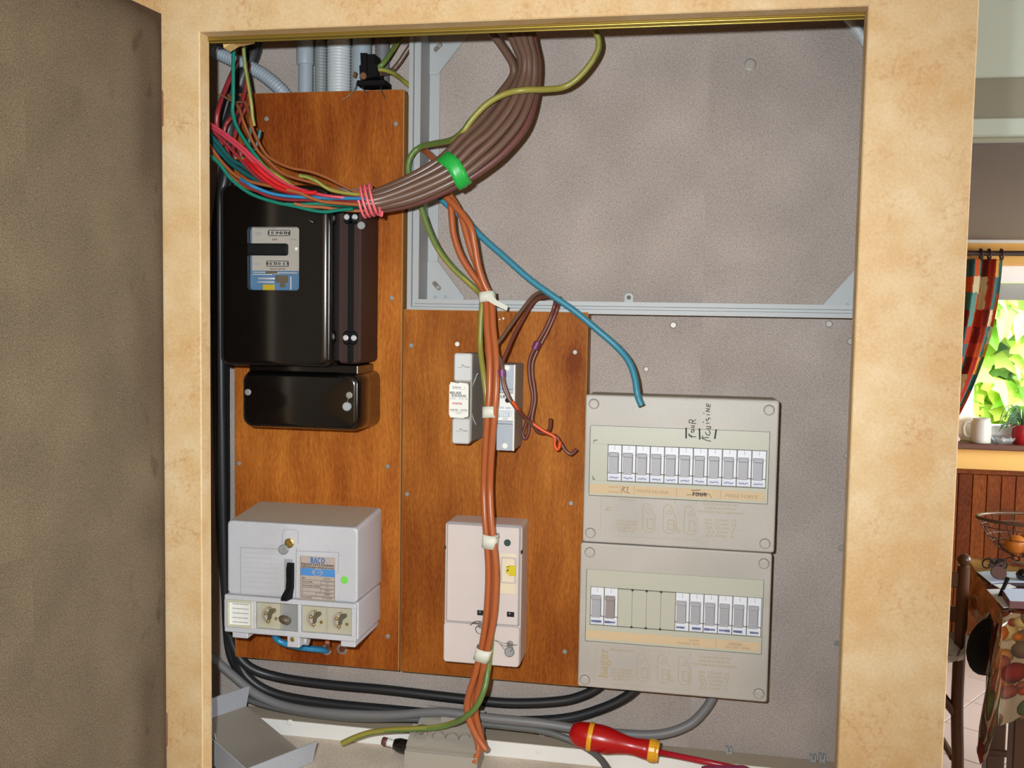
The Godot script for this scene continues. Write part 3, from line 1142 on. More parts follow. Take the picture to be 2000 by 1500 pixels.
func main_breaker() -> void:
	var zf := 0.14
	var x0 := -0.5792
	var x1 := -0.4072
	var y1 := 1.3366
	var ym := 1.2429
	var y0 := 1.1946
	var o := thing("main_breaker", "large grey main circuit breaker with a black lever and maker's label", "breaker", V((x0 + x1) / 2, y0, ZB))
	var p := o.position
	var g := G.new(p)
	g.draft(x0 - 0.001, x1 + 0.001, ym, y1 + 0.008, ZB, zf, Vector4(0.001, -0.001, 0.0, -0.008), 0.0022, 0.005, 4)
	put("housing", g, M.grey_shell, o)
	var dt := G.new(p)
	dt.quad(V(x0 + 0.004, y1 + 0.0006, zf - 0.004), V(x1 - 0.004, y1 + 0.0006, zf - 0.004), V(x1 - 0.004, y1 + 0.0082, ZB + 0.002), V(x0 + 0.004, y1 + 0.0082, ZB + 0.002))
	put("dust", dt, M.grey_shell_dusty, o)
	# base with the terminal windows
	var zb := zf + 0.003
	var bh := G.new(p)
	bh.box(x0 - 0.003, x1 + 0.0005, y0, ym - 0.0002, ZB, zb - 0.006, 0.0012, 0.003, 3)
	bh.box(x0 - 0.003, x1 - 0.001, ym - 0.007, ym - 0.0006, zb - 0.0061, zb, 0.001)
	bh.box(x0 - 0.003, x1 - 0.001, y0, y0 + 0.007, zb - 0.0061, zb, 0.001)
	bh.box(x0 - 0.003, -0.5779, y0 + 0.0065, ym - 0.0065, zb - 0.0061, zb, 0.0005)
	bh.box(-0.544, -0.5399, y0 + 0.0065, ym - 0.0065, zb - 0.0061, zb, 0.0005)
	bh.box(-0.4839, -0.4798, y0 + 0.0065, ym - 0.0065, zb - 0.0061, zb, 0.0005)
	bh.box(-0.4136, x1 - 0.001, y0 + 0.0065, ym - 0.0065, zb - 0.0061, zb, 0.0005)
	# feet and the middle lug
	bh.box(-0.5724, -0.5516, y0 - 0.0075, y0 + 0.001, ZB, zb - 0.002, 0.0008)
	bh.box(-0.428, x1 - 0.002, y0 - 0.0075, y0 + 0.001, ZB, zb - 0.002, 0.0008)
	bh.box(-0.4981, -0.4818, y0 - 0.0135, y0 + 0.001, zb - 0.024, zb - 0.0005, 0.001)
	put("terminal_base", bh, M.grey_shell, o)
	screw(V(-0.4906, 1.1917, 0.143), 0.003, o, p, M.brass_screw, 0.9)
	var ear := G.new(p)
	var ec := V(-0.4818, 1.1803, 0.12)
	ear.lathe([Vector2(0.0065, -0.003), Vector2(0.0065, 0.003)], V(ec.x, ec.y + 0.004, ec.z), Vector3.RIGHT, 14)
	put("eyelet", ear, M.grey_shell, o)
	# instruction card in a clear frame at the left of the base
	var cg := G.new(p)
	var cx0 := -0.5773
	var cx1 := -0.544
	cg.box(cx0, cx1, y0 + 0.008, ym - 0.0075, zb - 0.0062, zb - 0.002, 0.0004)
	var card := put("instruction_card", cg, M.paper_white, o)
	var rg := G.new(p)
	rg.ring(cx0 - 0.001, cx1 + 0.0005, y0 + 0.0068, ym - 0.0065, zb - 0.002, zb + 0.0012, 0.0028, 0.0006)
	put("card_frame", rg, M.window_lining, card)
	for i in 5:
		var lg := G.new(p)
		var yy := lerpf(y0 + 0.013, ym - 0.012, i / 4.0)
		for k in 9:
			var xx := lerpf(cx0 + 0.006, cx1 - 0.006, k / 9.0)
			lg.ink([Vector2(xx, yy), Vector2(xx + 0.0016 + 0.0006 * sin(k * 2.1 + i), yy)], 0.0009, zb - 0.0018)
		put("print_line", lg, M.ink_grey, card)
	# three terminals behind clear windows, and a barrel seal in the second
	var wins := [[500.0, 548.0, 1], [548.0, 581.0, 0], [588.0, 638.0, 1], [638.0, 686.0, 1]]
	for w in [[-0.5392, -0.507, 1], [-0.5063, -0.4839, 0], [-0.4792, -0.4469, 1], [-0.4455, -0.4136, 1]]:
		var a: float = w[0]
		var b: float = w[1]
		var wy0 := y0 + 0.0072
		var wy1 := ym - 0.0072
		var lg := G.new(p)
		lg.box(a, b, wy0, wy1, zb - 0.0062, zb - 0.0055, 0.0001)
		var well := put("terminal_well", lg, M.window_lining if w[2] else M.grey_shell_dark, o)
		var c := V((a + b) / 2, (wy0 + wy1) / 2, zb - 0.0055)
		if w[2]:
			var arc := G.new(p)
			for i in 8:
				var t0 := deg_to_rad(100.0 + i * 20.0)
				var t1 := deg_to_rad(120.0 + i * 20.0)
				arc.prism([Vector2(c.x + 0.001, c.y) + Vector2(cos(t0), sin(t0)) * 0.0085, Vector2(c.x + 0.001, c.y) + Vector2(cos(t0), sin(t0)) * 0.0115, Vector2(c.x + 0.001, c.y) + Vector2(cos(t1), sin(t1)) * 0.0115, Vector2(c.x + 0.001, c.y) + Vector2(cos(t1), sin(t1)) * 0.0085], c.z, c.z + 0.002)
			put("contact_ring", arc, M.label_beige, well)
			for q in [[-0.0055, 0.002, 0.0026], [-0.002, -0.0078, 0.0028], [0.0005, 0.0088, 0.0022]]:
				var bl := G.new(p)
				bl.smooth(true)
				bl.lathe([Vector2(q[2], 0), Vector2(q[2] * 0.9, q[2] * 0.5), Vector2(q[2] * 0.5, q[2] * 0.85), Vector2(0.0002, q[2])], c + V(q[0], q[1], 0), Vector3.BACK, 10)
				put("rivet", bl, M.terminal_gold, well)
			var kb := G.new(p)
			kb.prism([Vector2(c.x - 0.002, c.y - 0.004), Vector2(c.x + 0.0018, c.y - 0.0048), Vector2(c.x + 0.003, c.y + 0.001), Vector2(c.x + 0.009, c.y + 0.006), Vector2(c.x + 0.0075, c.y + 0.0095), Vector2(c.x + 0.001, c.y + 0.0085), Vector2(c.x - 0.002, c.y + 0.002)], c.z, c.z + 0.0035, 0.0006)
			put("clamp", kb, M.terminal_grey, well)
			var dd := G.new(p)
			dd.disc(c + V(0.0085, -0.004, 0), 0.0022, 0.0015, 10)
			put("stud", dd, M.terminal_gold, well)
		var pn := G.new(p)
		pn.ring(a - 0.0006, b + 0.0006, wy0 - 0.0008, wy1 + 0.0008, zb - 0.0024, zb - 0.0006, 0.0012, 0.0003)
		pn.box(a, b, wy0, wy1, zb - 0.0017, zb - 0.0011, 0.0001)
		put("clear_window", pn, M.clear_plastic, o)
	var sb := G.new(p)
	sb.smooth(true)
	sb.lathe([Vector2(0.0014, 0), Vector2(0.0045, 0.003), Vector2(0.0056, 0.009), Vector2(0.0044, 0.014), Vector2(0.0012, 0.016)], V(-0.5066, 1.2197, 0.147), V(0.9, -0.25, 0.1), 14)
	put("barrel_seal", sb, M.terminal_grey, o)
	# lever in its slot
	var sg := G.new(p)
	sg.box(-0.5029, -0.4914, 1.2372, 1.2924, zf - 0.003, zf + 0.0003, 0.0002)
	put("lever_slot", sg, M.grey_shell_dark, o)
	var hx := -0.4939
	var h0 := 1.2429
	var h1 := 1.2882
	var hv := G.new(p)
	var sec := []
	for q in [[0.0, 0.013, -0.0045], [0.12, 0.0135, -0.0035], [0.30, 0.007, -0.0005], [0.55, 0.0065, 0.0], [0.85, 0.007, 0.0], [1.0, 0.004, 0.0]]:
		var yy := lerpf(h0, h1, q[0])
		sec.append([V(hx - 0.0042 + q[2], yy, zf - 0.002), V(hx + 0.0046 + q[2] * 0.4, yy, zf - 0.002), V(hx + 0.0040 + q[2], yy, zf + q[1]), V(hx - 0.0036 + q[2], yy, zf + q[1])])
	for i in sec.size():
		sec[i].reverse()
	hv.loft(sec)
	put("lever", hv, M.black_plastic, o)
	# recessed outlines moulded in the front
	var ln := G.new(p)
	var la := Vector2(-0.5612, 1.3034)
	var lb := Vector2(-0.4311, 1.3049)
	var lc := Vector2(-0.4321, 1.2412)
	var lz := zf + 0.00025
	ln.ink([Vector2(-0.5613, 1.2359), la, Vector2(-0.5043, 1.3043)], 0.0006, lz)
	ln.ink([Vector2(-0.4867, 1.3034), lb, Vector2(-0.4323, 1.2785)], 0.0006, lz)
	ln.ink([Vector2(-0.4867, 1.3073), Vector2(-0.4879, 1.2411)], 0.0008, lz)
	ln.ink([Vector2(-0.5057, 1.3113), Vector2(-0.505, 1.3256), Vector2(-0.5023, 1.3296), Vector2(-0.4874, 1.3298), Vector2(-0.4841, 1.3261), Vector2(-0.4847, 1.3126)], 0.0005, lz)
	put("moulded_line", ln, M.ink_grey, o)
	var lv := G.new(p)
	for i in 11:
		lv.box(-0.5592, -0.5097, 1.2979 - i * 0.0062 - 0.0008, 1.2979 - i * 0.0062, zf - 0.001, zf + 0.0005, 0.0003)
	put("moulded_rib", lv, M.grey_shell, o)
	screw(V(-0.496, 1.3126, 0.1405), 0.0062, o, p, M.brass_screw, -0.6)
	seal(V(-0.5015, 1.3056, 0.145), 0.0062, [V(-0.4974, 1.3103, 0.145), V(-0.4992, 1.3081, 0.147), V(-0.5001, 1.3051, 0.148)], o, p)
	# the maker's plate
	var lx0 := -0.4819
	var lx1 := -0.4356
	var ly0 := 1.2425
	var ly1 := 1.298
	var pg := G.new(p)
	pg.box(lx0, lx1, ly0, ly1, zf - 0.0005, zf + 0.0005, 0.0002)
	var pl := put("maker_plate", pg, M.label_beige, o)
	var z2 := zf + 0.0006
	var cxm := (lx0 + lx1) / 2
	var H := ly1 - ly0
	var bl := G.new(p)
	bl.box(lx0 + 0.001, lx1 - 0.0004, ly0 + H * 0.555, ly0 + H * 0.725, zf + 0.0002, z2, 0.0001)
	put("blue_band", bl, M.label_blue, pl)
	text("BACO", V(cxm, ly0 + H * 0.91, z2), 0.0075, M.ink_blue, pl, p, 0.0, true, "Droid Sans", 0.0185)
	text("Disjoncteur D.B.R.B. Branchement", V(cxm, ly0 + H * 0.815, z2), 0.0036, M.ink_brown, pl, p, 0.0, true, "Droid Sans", 0.043)
	text("magnétothermique conforme aux normes", V(cxm, ly0 + H * 0.755, z2), 0.0026, M.ink_brown, pl, p, 0.0, true, "Droid Sans", 0.043)
	text("NF USE", V(cxm, ly0 + H * 0.64, z2 + 0.0001), 0.0036, M.label_beige, pl, p)
	var em := G.new(p)
	var pts := []
	for i in 19:
		pts.append(Vector2(cxm, ly0 + H * 0.64) + Vector2(cos(TAU * i / 18.0) * 0.0062, sin(TAU * i / 18.0) * 0.0042))
	em.ink(pts, 0.0006, z2 + 0.0001)
	put("emblem", em, M.label_beige, pl)
	var gr := G.new(p)
	for i in 7:
		var yy := ly0 + 0.0012 + i * H * 0.088
		if i < 6:
			gr.ink([Vector2(lx0 + 0.001, yy), Vector2(lx1 - 0.001, yy)], 0.0004, z2)
	for i in 5:
		var yy := ly0 + H * (0.02 + i * 0.088)
		var xs := cxm + (0.004 if i > 1 else -0.002 - 0.006 * float(i == 0))
		gr.ink([Vector2(xs, yy), Vector2(xs, yy + H * 0.07), Vector2(lx1 - 0.002, yy + H * 0.07)], 0.0004, z2)
	gr.ink([Vector2(lx0 + 0.001, ly0 + 0.001), Vector2(lx0 + 0.001, ly1 - 0.001)], 0.0003, z2)
	gr.ink([Vector2(lx1 - 0.001, ly0 + 0.001), Vector2(lx1 - 0.001, ly0 + H * 0.55)], 0.0004, z2)
	put("table_rule", gr, M.ink_brown, pl)
	var rows := [["type", "4 2 0 3 6 1"], ["nbre de pôles", "2 2"], ["nbre de pôles protégés", "2 2"], ["I", "15-45 A"], ["U", "220/380 V"], ["N° de série", "4 7 1 6 0 3 8"]]
	for i in 6:
		var yy := ly0 + H * (0.505 - i * 0.088)
		var tw: float = 0.00108 * rows[i][0].length()
		text(rows[i][0], V(lx0 + 0.0026 + tw * 0.5, yy, z2), 0.0026, M.ink_brown, pl, p, 0.0, false, "Droid Sans", tw)
		text(rows[i][1], V(lx1 - 0.0105, yy, z2), 0.0026, M.ink_brown, pl, p, 0.0, false, "Droid Sans", 0.0009 * rows[i][1].length())
	var st := G.new(p)
	st.disc(V(-0.4236, 1.2708, 0.14), 0.0048, 0.0006, 18, 0.0002)
	put("green_sticker", st, M.sticker_green, o)
	# blue cable looping below it, and two sleeved holes in the board
	var cb := G.new(V(-0.5168, 1.1717, 0.1))
	cb.tube([V(-0.5277, 1.1885, 0.115), V(-0.5258, 1.1783, 0.11), V(-0.5146, 1.1715, 0.105), V(-0.504, 1.1593, 0.08), V(-0.487, 1.1513, 0.06), V(-0.4829, 1.1476, 0.05), V(-0.4839, 1.1435, 0.04)], 0.0042, 10, 6)
	single("blue_cable", cb, M.cable_blue_bright, "short blue cable looping under the large grey main breaker", "cable")
	for q in [V(-0.4815, 1.1484, 0.05), V(-0.4598, 1.1509, 0.05)]:
		var hg := G.new(q)
		hg.lathe([Vector2(0.0068, -0.002), Vector2(0.0072, 0.0006), Vector2(0.0045, 0.001), Vector2(0.004, -0.004)], q, Vector3.BACK, 14, false, false)
		var first: bool = q.x < -0.4728
		single("cable_hole", hg, M.lead_seal, "grey ringed cable hole in the board where the blue cable ends" if first else "grey ringed cable hole below the right end of the main breaker", "grommet")
	for w in [[V(-0.4614, 1.1768, 0.1), V(-0.4639, 1.1706, 0.09), V(-0.4704, 1.1618, 0.075), V(-0.4757, 1.1509, 0.052)], [V(-0.4404, 1.1741, 0.095), V(-0.4466, 1.166, 0.08), V(-0.4561, 1.1559, 0.06), V(-0.4613, 1.1494, 0.048)]]:
		var wg := G.new(w[0])
		wg.tube(w, 0.0028, 8)
		single("copper_end", wg, M.wire_brown, "short bared copper wire end left of the main breaker's right foot" if w[0].x < -0.4503 else "short bared copper wire end behind the main breaker's right foot", "wire")
	return


# ---------------------------------------------------------------- the tariff relay box

func tariff_box() -> void:
	var zf := 0.096
	var x0 := -0.3089
	var x1 := -0.2106
	var y1 := 1.3405
	var y0 := 1.162
	var o := thing("tariff_relay", "tall pinkish white relay box with a yellow tab behind orange cables", "relay box", V((x0 + x1) / 2, y0, ZB - 0.002))
	var p := o.position
	var g := G.new(p)
	g.draft(x0, x1, y0, y1, ZB - 0.002, zf - 0.004, Vector4(0.0, 0.0, 0.0, 0.0), 0.002, 0.005, 4)
	put("case", g, M.tariff_shell, o)
	var ys := 1.2143
	var lo := G.new(p)
	lo.box(x0 + 0.0006, x1 - 0.0006, y0 + 0.0006, ys - 0.001, zf - 0.005, zf + 0.0005, 0.0012, 0.004, 3)
	put("terminal_cover", lo, M.tariff_shell, o)
	var up := G.new(p)
	up.box(x0 + 0.004, x1 - 0.003, ys + 0.0012, y1 - 0.002, zf - 0.005, zf, 0.0008, 0.0015, 2)
	put("front_plate", up, M.tariff_shell, o)
	var fr := G.new(p)
	fr.ring(x0 + 0.0025, x1 - 0.0015, ys - 0.0004, y1 - 0.0005, zf - 0.0046, zf - 0.0034, 0.0018, 0.0003)
	put("plate_gap", fr, M.grey_shell_dark, o)
	for yy in [1.3077]:
		for xx in [x0 - 0.0003, x1 - 0.0012]:
			var nt := G.new(p)
			nt.box(xx, xx + 0.0015, yy - 0.0022, yy + 0.0022, zf - 0.008, zf - 0.0028, 0.0003)
			put("notch", nt, M.void, o)
	var dc := G.new(p)
	dc.disc(V(-0.2284, 1.3193, 0.096), 0.0043, 0.0012, 16, 0.0004)
	put("button", dc, M.dark_green, o)
	# cream recess with a yellow tab
	var rc := G.new(p)
	var rx0 := -0.2387
	var rx1 := -0.2167
	rc.box(rx0, rx1, 1.2549, 1.3058, zf - 0.001, zf + 0.0005, 0.0004)
	put("cream_inset", rc, M.tariff_cream, o)
	var wn := G.new(p)
	wn.ring(-0.2361, rx1 + 0.0003, 1.2685, 1.302, zf, zf + 0.0022, 0.0022, 0.0008, 0.003, 3)
	put("inset_rim", wn, M.tariff_shell, o)
	var yt := G.new(p)
	var yc := Vector2(-0.222, 1.285)
	yt.prism([yc + Vector2(-0.0035, -0.0062), yc + Vector2(0.005, -0.0062), yc + Vector2(0.005, 0.0062), yc + Vector2(-0.0035, 0.0062), yc + Vector2(-0.0035, 0.005), yc + Vector2(-0.0072, 0.005), yc + Vector2(-0.0072, 0.0022), yc + Vector2(-0.0045, 0.0022), yc + Vector2(-0.0045, -0.0002), yc + Vector2(-0.0072, -0.0002), yc + Vector2(-0.0072, -0.0032), yc + Vector2(-0.0035, -0.0032)], zf, zf + 0.003, 0.0003)
	put("yellow_tab", yt, M.yellow_plastic, o)
	for q in [V(-0.2607, 1.2286, 0.096), V(-0.2229, 1.2294, 0.096)]:
		var sq := G.new(p)
		sq.box(q.x - 0.0046, q.x + 0.0046, q.y - 0.0032, q.y + 0.0032, zf - 0.001, zf + 0.0004, 0.0002)
		var sm := put("slot_window", sq, M.void, o)
		var dot := G.new(p)
		dot.disc(V(q.x - 0.001, q.y + 0.001, zf + 0.0004), 0.0009, 0.0006, 8, 0.0002)
		put("pin", dot, M.chrome, sm)
	var tx := G.new(p)
	for i in 3:
		tx.ink([Vector2(-0.306, 1.3108) - Vector2(0, 0.029 * i), Vector2(-0.2679, 1.3118) - Vector2(0, 0.029 * i)], 0.0003, zf + 0.0002)
	put("faint_line", tx, M.tariff_edge, o)
	# its two sealed screws with twisted seal wire
	for q in [[V(-0.2602, 1.2134, 0.0975), 0.0042], [V(-0.2227, 1.1922, 0.0975), 0.0042]]:
		screw(q[0], q[1], o, p, M.screw_steel, 1.1)
	seal(V(-0.2229, 1.183, 0.099), 0.0062, [V(-0.2215, 1.1925, 0.1), V(-0.2181, 1.1886, 0.101), V(-0.2217, 1.1841, 0.102)], o, p)
	var w := G.new(p)
	w.tube([V(-0.2603, 1.2135, 0.1), V(-0.2661, 1.2105, 0.1), V(-0.264, 1.2041, 0.1), V(-0.2555, 1.2022, 0.1), V(-0.2424, 1.1967, 0.1), V(-0.2293, 1.1899, 0.1), V(-0.2222, 1.1918, 0.1), V(-0.2131, 1.1925, 0.1)], 0.0005, 5)
	w.tube([V(-0.2588, 1.2159, 0.101), V(-0.2686, 1.2165, 0.101), V(-0.2731, 1.2135, 0.101), V(-0.2666, 1.2186, 0.101), V(-0.2588, 1.2191, 0.101)], 0.0005, 5)
	w.tube([V(-0.2404, 1.1969, 0.1), V(-0.2313, 1.1937, 0.1), V(-0.2222, 1.1937, 0.1)], 0.0004, 5)
	w.tube([V(-0.2358, 1.1933, 0.1), V(-0.2292, 1.186, 0.1), V(-0.2233, 1.1826, 0.1)], 0.0004, 5)
	put("seal_wire", w, M.seal_wire, o)


# ---------------------------------------------------------------- two relays

func relays() -> void:
	var zb := ZB - 0.002
	var zf := 0.104
	var o := thing("impulse_relay", "pale grey relay with a printed label, left of the orange cables", "relay", V(-0.2989, 1.4329, 0.048))
	var p := o.position
	var ax0 := -0.2965
	var ax1 := -0.2746
	var g := G.new(p)
	g.draft(ax0, ax1 + 0.003, 1.4417, 1.5521, zb, zf - 0.002, Vector4(0, -0.003, 0.001, -0.001), 0.0014, 0.003, 3)
	put("body", g, M.relay_side, o)
	for q in [[1.4411, 1.4727, -0.2985, -0.2759], [1.5182, 1.5527, -0.2971, -0.2745]]:
		var e := G.new(p)
		e.box(q[2], q[3], q[0], q[1], zf - 0.012, zf + 0.002, 0.0016, 0.003, 3)
		var em := put("terminal_cap", e, M.relay_grey, o)
		var c := Vector2((q[2] + q[3]) / 2, (q[0] + q[1]) / 2)
		var mk := G.new(p)
		mk.ink([c + Vector2(-0.006, 0), c + Vector2(-0.001, 0), c + Vector2(0.002, 0.0022)], 0.0005, zf + 0.0022)
		mk.ink([c + Vector2(0.003, 0.0008), c + Vector2(0.008, 0.0004)], 0.0012, zf + 0.0022)
		mk.ink([c + Vector2(-0.001, 0.0028), c + Vector2(0.001, 0.0026)], 0.0012, zf + 0.0022)
		put("contact_symbol", mk, M.ink_grey, em)
	# proud middle block with the label
	var mx0 := -0.3015
	var mx1 := -0.277
	var my0 := 1.4739
	var my1 := 1.5172
	var mb := G.new(p)
	mb.box(mx0 + 0.003, mx1, my0, my1, zb + 0.02, zf + 0.0055, 0.001)
	put("relay_block", mb, M.relay_side, o)
	var lb := G.new(p)
	var lz := zf + 0.0062
	lb.prism([Vector2(mx0 + 0.002, my0), Vector2(mx1 - 0.006, my0 - 0.0006), Vector2(mx1 - 0.005, my0 + 0.0005), Vector2(mx1, my0 + 0.002), Vector2(mx1, my1 - 0.004), Vector2(mx1 - 0.002, my1 - 0.001), Vector2(mx0 + 0.013, my1), Vector2(mx0 + 0.011, my1 - 0.0012), Vector2(mx0 + 0.002, my1 + 0.0004), Vector2(mx0, my1 - 0.004), Vector2(mx0, my0 + 0.004)], zf + 0.005, lz, 0.0002)
	var lm := put("label_face", lb, M.paper_white, o)
	var cx := (mx0 + mx1) / 2
	var hh := my1 - my0
	var tz := lz + 0.0001
	text("bobine    ~", V(cx, my0 + hh * 0.86, tz), 0.0026, M.ink_black, lm, p)
	text("RELAIS", V(cx - 0.004, my0 + hh * 0.70, tz), 0.0033, M.ink_black, lm, p, 0.0, true)
	text("DE DECOUPLAGE", V(cx, my0 + hh * 0.62, tz), 0.003, M.ink_black, lm, p, 0.0, true, "Droid Sans", 0.018)
	text("250V~  10 A  50", V(cx, my0 + hh * 0.54, tz), 0.0024, M.ink_grey, lm, p)
	text("ATTENTION", V(cx - 0.002, my0 + hh * 0.40, tz), 0.0028, M.ink_red, lm, p, 0.0, true, "Droid Sans", 0.012)
	text("entrée   sortie", V(cx, my0 + hh * 0.22, tz), 0.0026, M.ink_black, lm, p)
	var ru := G.new(p)
	ru.ink([Vector2(mx0 + 0.003, my0 + hh * 0.17), Vector2(mx1 - 0.004, my0 + hh * 0.16)], 0.0003, tz)
	ru.ink([Vector2(mx0 + 0.004, my0 + hh * 0.82), Vector2(mx1 - 0.004, my0 + hh * 0.80)], 0.0003, tz)
	ru.ink([Vector2(cx - 0.003, my0 + hh * 0.13), Vector2(cx + 0.003, my0 + hh * 0.13)], 0.0006, tz)
	put("rule", ru, M.ink_grey, lm)
	for q in [[V(-0.2751, 1.5119, 0.1), V(-0.2739, 1.5173, 0.094), V(-0.2716, 1.5265, 0.088), V(-0.2703, 1.5265, 0.088)], [V(-0.2752, 1.4784, 0.1), V(-0.2732, 1.469, 0.094), V(-0.2715, 1.4642, 0.09)]]:
		var cl := G.new(p)
		cl.tube(q, 0.0008, 6)
		put("retaining_clip", cl, M.chrome, o)

	o = thing("contactor", "slate grey and white contactor with two round screws, right of the orange cables", "relay", V(-0.2368, 1.4249, 0.048))
	p = o.position
	zf = 0.106
	var x0 := -0.2427
	var x1 := -0.2205
	var y0 := 1.4353
	var y1 := 1.5404
	var bd := G.new(p)
	bd.draft(x0, x1, y0, y1, zb, zf - 0.001, Vector4(0, 0, 0, 0), 0.001, 0.002, 2)
	put("body", bd, M.relay_side, o)
	var fy := [y0, 1.468, 1.4717, 1.5055, 1.5105, y1]
	var fm := [M.relay_blue_grey, M.relay_blue_grey, M.paper_white, M.relay_blue_grey, M.relay_blue_grey]
	var fn := ["terminal_cap", "step", "label_face", "step", "terminal_cap"]
	var lab: Node3D
	for i in 5:
		var e := G.new(p)
		var up := 0.0018 if i == 0 or i == 4 else 0.0008
		e.box(x0 + 0.0008, x1 - 0.0016, fy[i] + 0.0002, fy[i + 1] - 0.0002, zf - 0.003, zf + up, 0.0004)
		var em := put(fn[i], e, fm[i], o)
		if i == 2:
			lab = em
	var ed := G.new(p)
	ed.box(x1 - 0.0018, x1 + 0.0002, y0, y1, zf - 0.004, zf + 0.0012, 0.0004)
	put("edge_strip", ed, M.paper_white, o)
	for q in [V(-0.2303, 1.5362, 0.108), V(-0.2313, 1.4413, 0.108)]:
		screw(q, 0.0037, o, p, M.paper_white, 0.9)
	var lc := Vector2((x0 + x1) / 2, (fy[2] + fy[3]) / 2)
	tz = zf + 0.001
	text("1", V(lc.x + 0.001, y1 - 0.0015, zf + 0.0019), 0.0022, M.ink_grey, o, p)
	text("2", V(lc.x - 0.001, 1.4479, zf + 0.0019), 0.003, M.ink_grey, o, p)
	text("LB", V(lc.x - 0.0035, fy[3] - 0.0042, tz), 0.0038, M.ink_black, lab, p, 0.0, true)
	text("220V  380V", V(lc.x - 0.001, lc.y - 0.001, tz), 0.0022, M.ink_blue, lab, p)
	text("20 A", V(lc.x, fy[2] + 0.0025, tz), 0.002, M.ink_blue, lab, p)
	var di := G.new(p)
	var c := lc + Vector2(-0.001, -0.009)
	di.ink([c + Vector2(-0.008, 0.0045), c + Vector2(0.008, 0.0045)], 0.0003, tz)
	di.ink([c + Vector2(-0.008, 0.0035), c + Vector2(0.0085, 0.0035), c + Vector2(0.0085, -0.003)], 0.0003, tz)
	di.ink([c + Vector2(-0.006, 0.002), c + Vector2(0.006, 0.002), c + Vector2(0.006, -0.003), c + Vector2(-0.006, -0.003), c + Vector2(-0.006, 0.002)], 0.0004, tz)
	for i in 4:
		di.ink([c + Vector2(-0.0045 + i * 0.0028, -0.002), c + Vector2(-0.003 + i * 0.0028, 0.001)], 0.0006, tz)
	put("wiring_diagram", di, M.ink_blue, lab)
	var hl := G.new(p)
	hl.disc(V(lc.x + 0.0025, fy[3] - 0.0085, zf), 0.0032, 0.0011, 14, 0.0003)
	put("pilot_hole", hl, M.void, lab)


# ---------------------------------------------------------------- two fuse boxes

